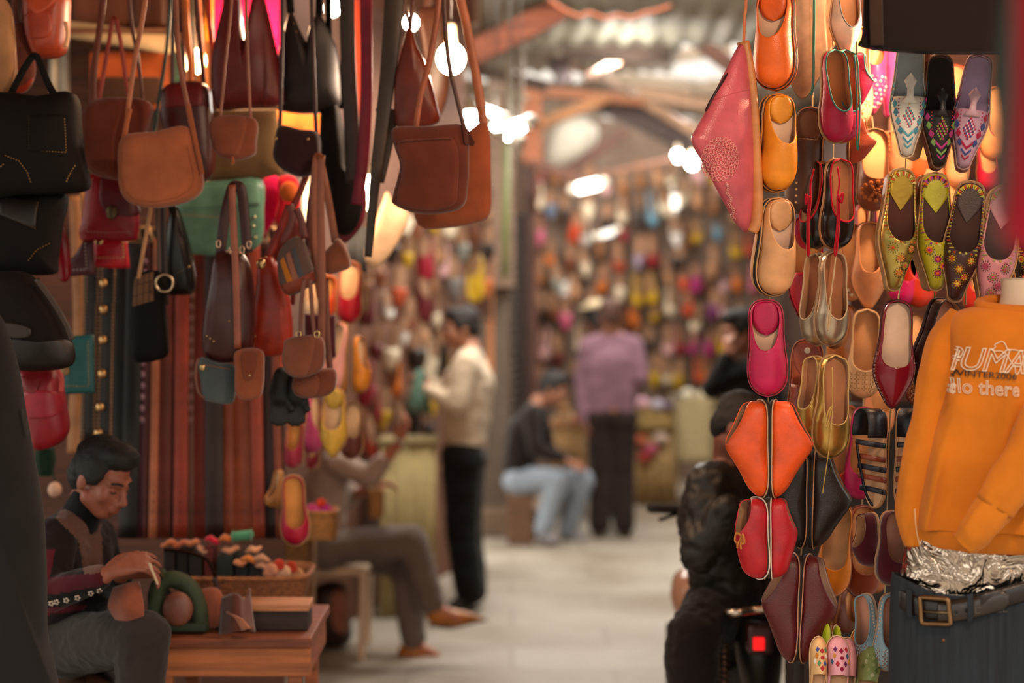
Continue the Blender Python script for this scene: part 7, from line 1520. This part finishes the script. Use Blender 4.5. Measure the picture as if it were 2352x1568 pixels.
# man in the cream pullover, in profile, holding mint sandals
ppl('man in a cream pullover and black trousers looking at mint sandals', 10.0, dict(pelvis=(1068, 1030), chest=(1078, 880), neck=(1082, 800), head=(1058, 752), face=(-.95, -.15, -.12), up=(-.1, 0, 1),
    sL=(1070, 838, -.2), eL=(1050, 930, -.26), wL=(992, 900, -.16), sR=(1090, 838, .19), eR=(1064, 930, .22), wR=(990, 880, .05), handL=((-.9, .2, .3), (.1, .6, -.6), -1, .8), handR=((-.9, -.2, .3), (.1, -.6, -.6), 1, .8),
    hL=(1062, 1050, -.1), kL=(1060, 1215, -.1), aL=(1080, 1368, -.1), tL=(1040, 1392, -.14), hR=(1068, 1050, .1), kR=(1072, 1215, .1), aR=(1086, 1364, .1), tR=(1048, 1388, .1)),
    skin='A8745A', top='C8B49A', trousers='14100E', hair='1E1612', shoes='1A1412', vox=.011, wr=.008, leg_r=(.12, .095, .088), build=1.2)
r = thing('sandal', 'mint green sandal held by the man in the cream pullover', 'sandal', P(950, 900, 9.8))
s_ = Shoe(L=.25, wr=.19, shape='round'); m_, L2 = frame((965, 850), (950, 945), 9.8, 30); r.matrix_world = m_
mk('sole', *s_.slab(1, 0, .012), M('5A7A6A', 'leather'), r, local=True)
for v, h in ((.62, .05), (.78, .04)): w_ = s_.w(v); y_ = s_.y(v); ribbon('strap', [(-w_, y_, .01), (-w_ * .6, y_, h), (w_ * .6, y_, h), (w_, y_, .01)], 0, .02, M('5A7A6A', 'leather'), r, world=True, local=True, tw=PI / 2)
r = thing('sandal', 'second mint green sandal dangling below the first', 'sandal', P(980, 940, 9.85))
m_, L2 = frame((972, 880), (982, 950), 9.9, -40); r.matrix_world = m_ @ Matrix.Scale(.75, 4)
mk('sole', *s_.slab(1, 0, .012), M('5A7A6A', 'leather'), r, local=True)
for v, h in ((.62, .05), (.78, .04)): w_ = s_.w(v); y_ = s_.y(v); ribbon('strap', [(-w_, y_, .01), (-w_ * .6, y_, h), (w_ * .6, y_, h), (w_, y_, .01)], 0, .02, M('5A7A6A', 'leather'), r, world=True, local=True, tw=PI / 2)
# seated man in grey with orange slippers, legs crossed
ro, bd, tp, lg, g, R = ppl('seated man in a grey shirt and trousers with crossed legs and orange pointed slippers', 8.7, dict(pelvis=(745, 1245, .12), chest=(752, 1110, .1), neck=(752, 1035, .08), head=(756, 978, .06), face=(.85, -.4, -.2), up=(.1, 0, 1),
    sL=(772, 1062, -.12), eL=(850, 1096, -.2), wL=(915, 1020, -.22), sR=(748, 1068, .28), eR=(790, 1150, .2), wR=(850, 1120, .0), handL=((.4, 0, .9), (-.6, .3, .1), 1, .5), handR=((.9, -.1, .25), (0, -.3, -.9), -1, .9),
    hL=(752, 1262, .0), kL=(945, 1240, -.1), aL=(995, 1392, -.12), tL=(1050, 1420, -.14), hR=(752, 1268, .24), kR=(930, 1290, .14), aR=(950, 1478, .1), tR=(1000, 1505, .08)),
    skin='A8664A', top='A08C80', trousers='6E625C', hair='2A201A', vox=.01, wr=.009, leg_r=(.095, .08, .066), slv=.45, build=1.02)
for k, a, b, lab in (('L', (985, 1412), (1116, 1422), 'raised'), ('R', (918, 1496), (1044, 1520), 'resting')):
    d = 8.58 if k == 'L' else 8.8
    o = blob('slipper', [(P(a[0] + 16, a[1], d), .046, P(a[0] + 60, a[1] + 6, d), .043), (P(a[0] + 60, a[1] + 6, d), .043, P(b[0] - 34, b[1] - 4, d), .024), (P(b[0] - 34, b[1] - 4, d), .024, P(b[0] - 4, b[1], d), .007)], [], .008, M('B06A1E', 'leather'), ro, it=3)
    tube('slipper_sole', [(a[0], a[1] + 22), (a[0] + 50, a[1] + 28), (b[0] - 40, b[1] + 8), (b[0], b[1])], d, .009, M('3A2418', 'leather'), ro)
mk('watch', *tubeVF([P(914 + 11 * math.cos(t), 1020 + 8 * math.sin(t), 8.48 + .03 * math.sin(t)) for t in [2 * PI * i / 12 for i in range(12)]], .009, 8, True), M('C8C0B0', 'metal', .2), ro)
# man in pale jeans crouched on the step
ppl('man in a dark jacket and pale jeans sitting on a low box', 12.5, dict(pelvis=(1190, 1090, .1), chest=(1205, 990, .05), neck=(1235, 925, .02), head=(1272, 893, 0), face=(.9, -.25, -.3), up=(.25, 0, 1),
    sL=(1222, 950, -.18), eL=(1228, 1030, -.24), wL=(1290, 1050, -.2), sR=(1238, 950, .2), eR=(1262, 1040, .22), wR=(1310, 1055, .1), handL=((.8, 0, -.4), (0, .3, -1), 1, .5), handR=((.8, 0, -.4), (0, .3, -1), -1, .5),
    hL=(1190, 1104, -.02), kL=(1284, 1100, -.14), aL=(1246, 1222, -.12), tL=(1272, 1242, -.2), hR=(1196, 1102, .22), kR=(1340, 1104, .2), aR=(1302, 1224, .2), tR=(1340, 1240, .14)),
    skin='9A664C', top='221A18', trousers='8A94A0', hair='1A1412', shoes='6A6468', vox=.012, wr=.008, leg_r=(.1, .085, .07), build=1.1, top_name='jacket')
o = box('crate', (P(1165, 0, 12.4).x, 12.42, .005), (P(1225, 0, 12.4).x, 12.8, P(0, 1130, 12.5).z), M('6A4A34', 'wood'), None, .008); tag(o, 'brown box under the man in pale jeans', 'box')
# man in purple, seen from behind
ppl('man in a purple pullover and dark trousers seen from behind', 12.8, dict(pelvis=(1405, 945), chest=(1405, 830), neck=(1403, 766), head=(1400, 722), face=(-.15, .98, -.05), up=(0, 0, 1),
    sL=(1350, 794), eL=(1336, 880, .03), wL=(1344, 965, -.02), sR=(1458, 792), eR=(1474, 868, -.06), wR=(1448, 905, .22), handL=((.1, 0, -1), (.9, .1, 0), 1, .4), handR=((-.4, .8, .2), (0, .2, -1), -1, .5),
    hL=(1378, 960), kL=(1380, 1090, .02), aL=(1376, 1212), tL=(1372, 1228, .14), hR=(1432, 960), kR=(1432, 1090, .03), aR=(1434, 1212), tR=(1440, 1228, .14)),
    skin='8A5A44', top='7A5A66', trousers='2A1E1A', hair='4A2E22', shoes='5A3428', vox=.012, wr=.006, leg_r=(.105, .085, .08), build=1.12)
# man in front of him with a pale cap
rr, *_ , g, R = ppl('dark haired man with a pale cap and light jeans half hidden by the purple pullover', 13.4, dict(pelvis=(1400, 960), chest=(1392, 850), neck=(1376, 785), head=(1366, 738), face=(-.5, .8, -.2), up=(0, 0, 1),
    sL=(1340, 815), eL=(1345, 890), wL=(1380, 930, .1), sR=(1432, 812), eR=(1440, 890, .1), wR=(1410, 930, .2), hL=(1388, 970), kL=(1398, 1090), aL=(1400, 1195), tL=(1396, 1206, .1), hR=(1412, 970), kR=(1412, 1090), aR=(1412, 1195), tR=(1416, 1206, .1)),
    skin='7A5040', top='1E1A22', trousers='7A8A96', hair='141214', shoes='D8D0C0', vox=.013, build=1.0)
mk('cap', *ellVF(P(1376, 700, 13.4), (.11, .12, .045)), M('D8C4A0', 'cloth'), rr); mk('cap_brim', *ellVF(P(1352, 706, 13.4), (.09, .1, .012)), M('C8B490', 'cloth'), rr)
# man in black at the right with a raised hand
ppl('man in a black jacket with a hand raised to his face beside the magenta slipper', 9.2, dict(pelvis=(1745, 1060, .1), chest=(1745, 920, .05), neck=(1732, 826, .02), head=(1698, 762, 0), face=(-.9, -.2, -.15), up=(-.05, 0, 1),
    sL=(1706, 858, -.16), eL=(1636, 892, -.2), wL=(1668, 822, -.16), sR=(1762, 858, .2), eR=(1770, 960, .2), wR=(1710, 990, .1), handL=((.1, .1, 1), (.6, .5, 0), -1, .9), handR=((-.9, 0, -.1), (0, 0, -1), 1, .5),
    hL=(1738, 1075), kL=(1735, 1270), aL=(1738, 1450), tL=(1700, 1465), hR=(1756, 1075, .2), kR=(1756, 1270, .2), aR=(1760, 1440, .2), tR=(1722, 1455, .2)),
    skin='A06A50', top='16120F', trousers='14110F', hair='16110E', shoes='120E0C', vox=.011, build=1.12, top_name='jacket')
# rider bent over a motorcycle
ppl('man in a dark jacket bent over a motorcycle behind the hanging slippers', 5.65, dict(pelvis=(1680, 1370, .12), chest=(1660, 1190, .08), neck=(1672, 1080, .05), head=(1704, 985, .0), face=(.85, -.42, -.5), up=(.5, 0, .85),
    sL=(1630, 1110, -.12), eL=(1608, 1268, -.2), wL=(1672, 1166, -.26), sR=(1690, 1110, .26), eR=(1730, 1250, .4), wR=(1770, 1210, .2), handL=((.9, -.1, 0), (0, .3, -1), 1, .7), handR=((.8, .2, .2), (0, 0, -1), -1, 1.0),
    hL=(1648, 1400, .0), kL=(1590, 1460, -.2), aL=(1600, 1760, -.16), tL=(1570, 1790, -.28), hR=(1690, 1400, .28), kR=(1640, 1480, .5), aR=(1640, 1760, .45), tR=(1610, 1790, .3)),
    skin='7A4A3A', top=('1E1A14', 'leather', .5), trousers='1E1614', hair='140E0C', shoes='120E0C', vox=.008, s=.93, wr=.014, leg_r=(.105, .085, .075), build=1.22, top_name='jacket')
# motorcycle
B = 5.5
mo = thing('motorcycle', 'dark motorcycle with a chrome rack and red tail light behind the slippers', 'motorcycle', (P(1740, 0, B).x, B + .4, 0))
BK_ = M('15110F', 'plastic', .4); CHR = M('C8B8A8', 'metal', .2)
def torus(nm, c, R_, r_, ax, mat): 
    ax = Vector(ax).normalized(); u = ax.orthogonal().normalized(); w_ = ax.cross(u)
    V, Fc = tubeVF([Vector(c) + (u * math.cos(t) + w_ * math.sin(t)) * R_ for t in [2 * PI * i / 40 for i in range(40)]], r_, 12, True); return mk(nm, V, Fc, mat, mo)
rx = P(1745, 0, B).x
torus('rear_wheel', (rx, B + .32, .3), .25, .05, (1, .15, 0), M('120F0D', 'rubber')); torus('front_wheel', (rx + .14, B + 1.5, .3), .25, .045, (1, .15, 0), M('120F0D', 'rubber'))
mk('hub', *ellVF((rx, B + .32, .3), (.05, .09, .09)), M('6A625A', 'metal', .4), mo)
for a in range(6): V, Fc = capVF((rx, B + .32, .3), .008, (rx + .0, B + .32 + .24 * math.cos(a * PI / 3), .3 + .24 * math.sin(a * PI / 3)), .008); mk('spoke', V, Fc, M('6A625A', 'metal', .4), mo)
vloft('rear_fender', [(1420, 1700, 1790, B + .05, .06), (1470, 1690, 1796, B + .05, .08), (1530, 1692, 1796, B + .06, .09), (1590, 1704, 1790, B + .09, .08)], BK_, mo)
pbox('tail_light_housing', 1718, 1436, 1776, 1504, B - .09, .06, M('3A1412', 'plastic'), mo, .01)
pbox('tail_light', 1730, 1464, 1757, 1494, B - .1, .03, M('FF1818', 'emit', None, 1.1), mo, .004)
V, Fc = tubeVF(cr([tuple(P(*q)) for q in ((1672, 1408, B - .1), (1730, 1400, B - .12), (1786, 1396, B - .1), (1800, 1392, B + .1), (1760, 1390, B + .4), (1690, 1396, B + .3))], 5, True), .014, 10, True); mk('rack', V, Fc, CHR, mo)
for x in (1690, 1730, 1768): V, Fc = capVF(P(x, 1402, B - .1), .007, P(x, 1396, B + .3), .007); mk('rack_bar', V, Fc, CHR, mo)
V, Fc = tubeVF([P(1664 + 9 * math.cos(t), 1440 + 128 * t / (2 * PI * 9), B + .02 + .013 * math.sin(t)) for t in [2 * PI * 9 * i / 160 for i in range(161)]], .005, 6); mk('shock_spring', V, Fc, M('8A6A5A', 'metal', .4), mo)
mk('shock_rod', *capVF(P(1664, 1430, B + .02), .008, P(1662, 1600, B + .02), .008), M('5A4A44', 'metal', .4), mo)
o, _ = pillow('seat', [(1640, 1430), (1700, 1404), (1790, 1400), (1800, 1424), (1720, 1440), (1650, 1450)], B + .45, .3, M('181210', 'leather'), mo, Tb=.3)
o, _ = pillow('tank', [(1556, 1318), (1600, 1310), (1640, 1340), (1640, 1400), (1580, 1424), (1548, 1400), (1542, 1360)], B + 1.0, .12, M('B08068', 'plastic', .25), mo, Tb=.2)
V, Fc = tubeVF(cr([tuple(P(*q)) for q in ((1500, 1166, B + .9), (1560, 1170, B + .95), (1620, 1200, B + 1.05), (1700, 1210, B + 1.05), (1780, 1190, B + .95))], 4, False), .011, 8); mk('handlebar', V, Fc, M('5A4A44', 'metal', .3), mo)
mk('grip', *capVF(P(1496, 1167, B + .9), .018, P(1552, 1169, B + .92), .018), M('1A1210', 'rubber'), mo)
V, Fc = tubeVF(cr([tuple(P(*q)) for q in ((1514, 1194, B + .86), (1536, 1186, B + .88), (1564, 1178, B + .92))], 4, False), .007, 8); mk('brake_lever', V, Fc, M('2A1C18', 'metal', .4), mo)
mk('engine', *merge([boxVF((rx - .2, B + .6, .28), (rx + .06, B + 1.1, .6))]), M('2A2420', 'metal', .5), mo, smooth=False)
beam('frame_tube', P(1740, 1440, B + .3), (rx - .06, B + 1.2, .75), .04, .04, BK_, mo); beam('fork', P(1640, 1230, B + 1.05), (rx + .14, B + 1.5, .3), .04, .04, CHR, mo)
# ------------------------------------------------------------------ camera and light
cam = bpy.data.cameras.new('camera'); co = bpy.data.objects.new('camera', cam); C.objects.link(co)
co.location = (0, 0, H); co.rotation_euler = (PI / 2, 0, 0)
cam.sensor_width = 36; cam.lens = F / 2352 * 36; cam.shift_x = 0; cam.shift_y = -(784 - HY) / 2352; cam.clip_end = 200
cam.dof.use_dof = True; cam.dof.focus_distance = 4.3; cam.dof.aperture_fstop = 1.4
S_.camera = co
w = bpy.data.worlds.new('world'); S_.world = w; w.use_nodes = True
nt = w.node_tree; bg = nt.nodes['Background']; tc = nt.nodes.new('ShaderNodeTexCoord'); sx = nt.nodes.new('ShaderNodeSeparateXYZ'); rp = nt.nodes.new('ShaderNodeValToRGB')
nt.links.new(tc.outputs['Generated'], sx.inputs[0]); nt.links.new(sx.outputs['Z'], rp.inputs['Fac']); nt.links.new(rp.outputs['Color'], bg.inputs['Color'])
e = rp.color_ramp.elements; e[0].position = .05; e[0].color = (.075, .058, .044, 1); e[1].position = .4; e[1].color = (1, .95, .86, 1)
bg.inputs['Strength'].default_value = 5.0
def lamp(name, loc, power, col, radius=.05, kind='POINT', size=None, target=None):
    l = bpy.data.lights.new(name, kind); l.energy = power; l.color = col
    o = bpy.data.objects.new(name, l); C.objects.link(o); o.location = loc
    if kind == 'POINT': l.shadow_soft_size = radius
    if kind == 'AREA':
        l.shape = 'RECTANGLE'; l.size, l.size_y = size
        d = Vector(target) - Vector(loc); o.rotation_euler = d.to_track_quat('-Z', 'Y').to_euler()
    if kind == 'SPOT': l.shadow_soft_size = radius
    return o
WARM = (1, .59, .33); TUNG = (1, .7, .5); NEU = (1, .93, .84)
lamp('bulb_and_key_light', P(2170, 70, 4.5), 26, WARM, .03)
lamp('bulb_and_key_light', P(1985, -330, 4.45), 26, WARM, .03)
lamp('bulb_and_key_light', (1.15, 2.3, 3.2), 105, TUNG, .12)  # added key light from the front right, no bulb hangs there
lamp('bulb_and_key_light', P(1036, 140, 5.45), 30, TUNG, .05)
lamp('bulb_and_key_light', P(600, 60, 5.75), 22, WARM, .04)
lamp('bulb_and_key_light', P(760, 420, 6.0), 8, WARM, .04)
def down(x, y, d, power, sx, sy):
    p = P(x, y, d); lamp('lamp_and_fill_light', p, power, NEU, kind='AREA', size=(sx, sy), target=p + Vector((0, 0, -1)))
down(1150, 120, 9.6, 50, .3, .9)
down(1440, 145, 12.0, 80, .5, .12)
down(1560, 250, 13.5, 50, .4, .12)
down(1350, 300, 15.0, 45, .6, .12)
lamp('lamp_and_fill_light', P(1165, 300, 9.0), 20, NEU, .1)
lamp('lamp_and_fill_light', P(1440, 175, 11.1), 14, NEU, .1)  # fill light added to brighten the roof sheets
lamp('lamp_and_fill_light', P(1575, 362, 12.6), 16, NEU, .06)
lamp('lamp_and_fill_light', P(1355, 470, 15.2), 14, NEU, .1)
S_.view_settings.view_transform = 'Standard'; S_.view_settings.look = 'None'; S_.view_settings.exposure = 0; S_.view_settings.gamma = 1; S_.view_settings.use_curve_mapping = False
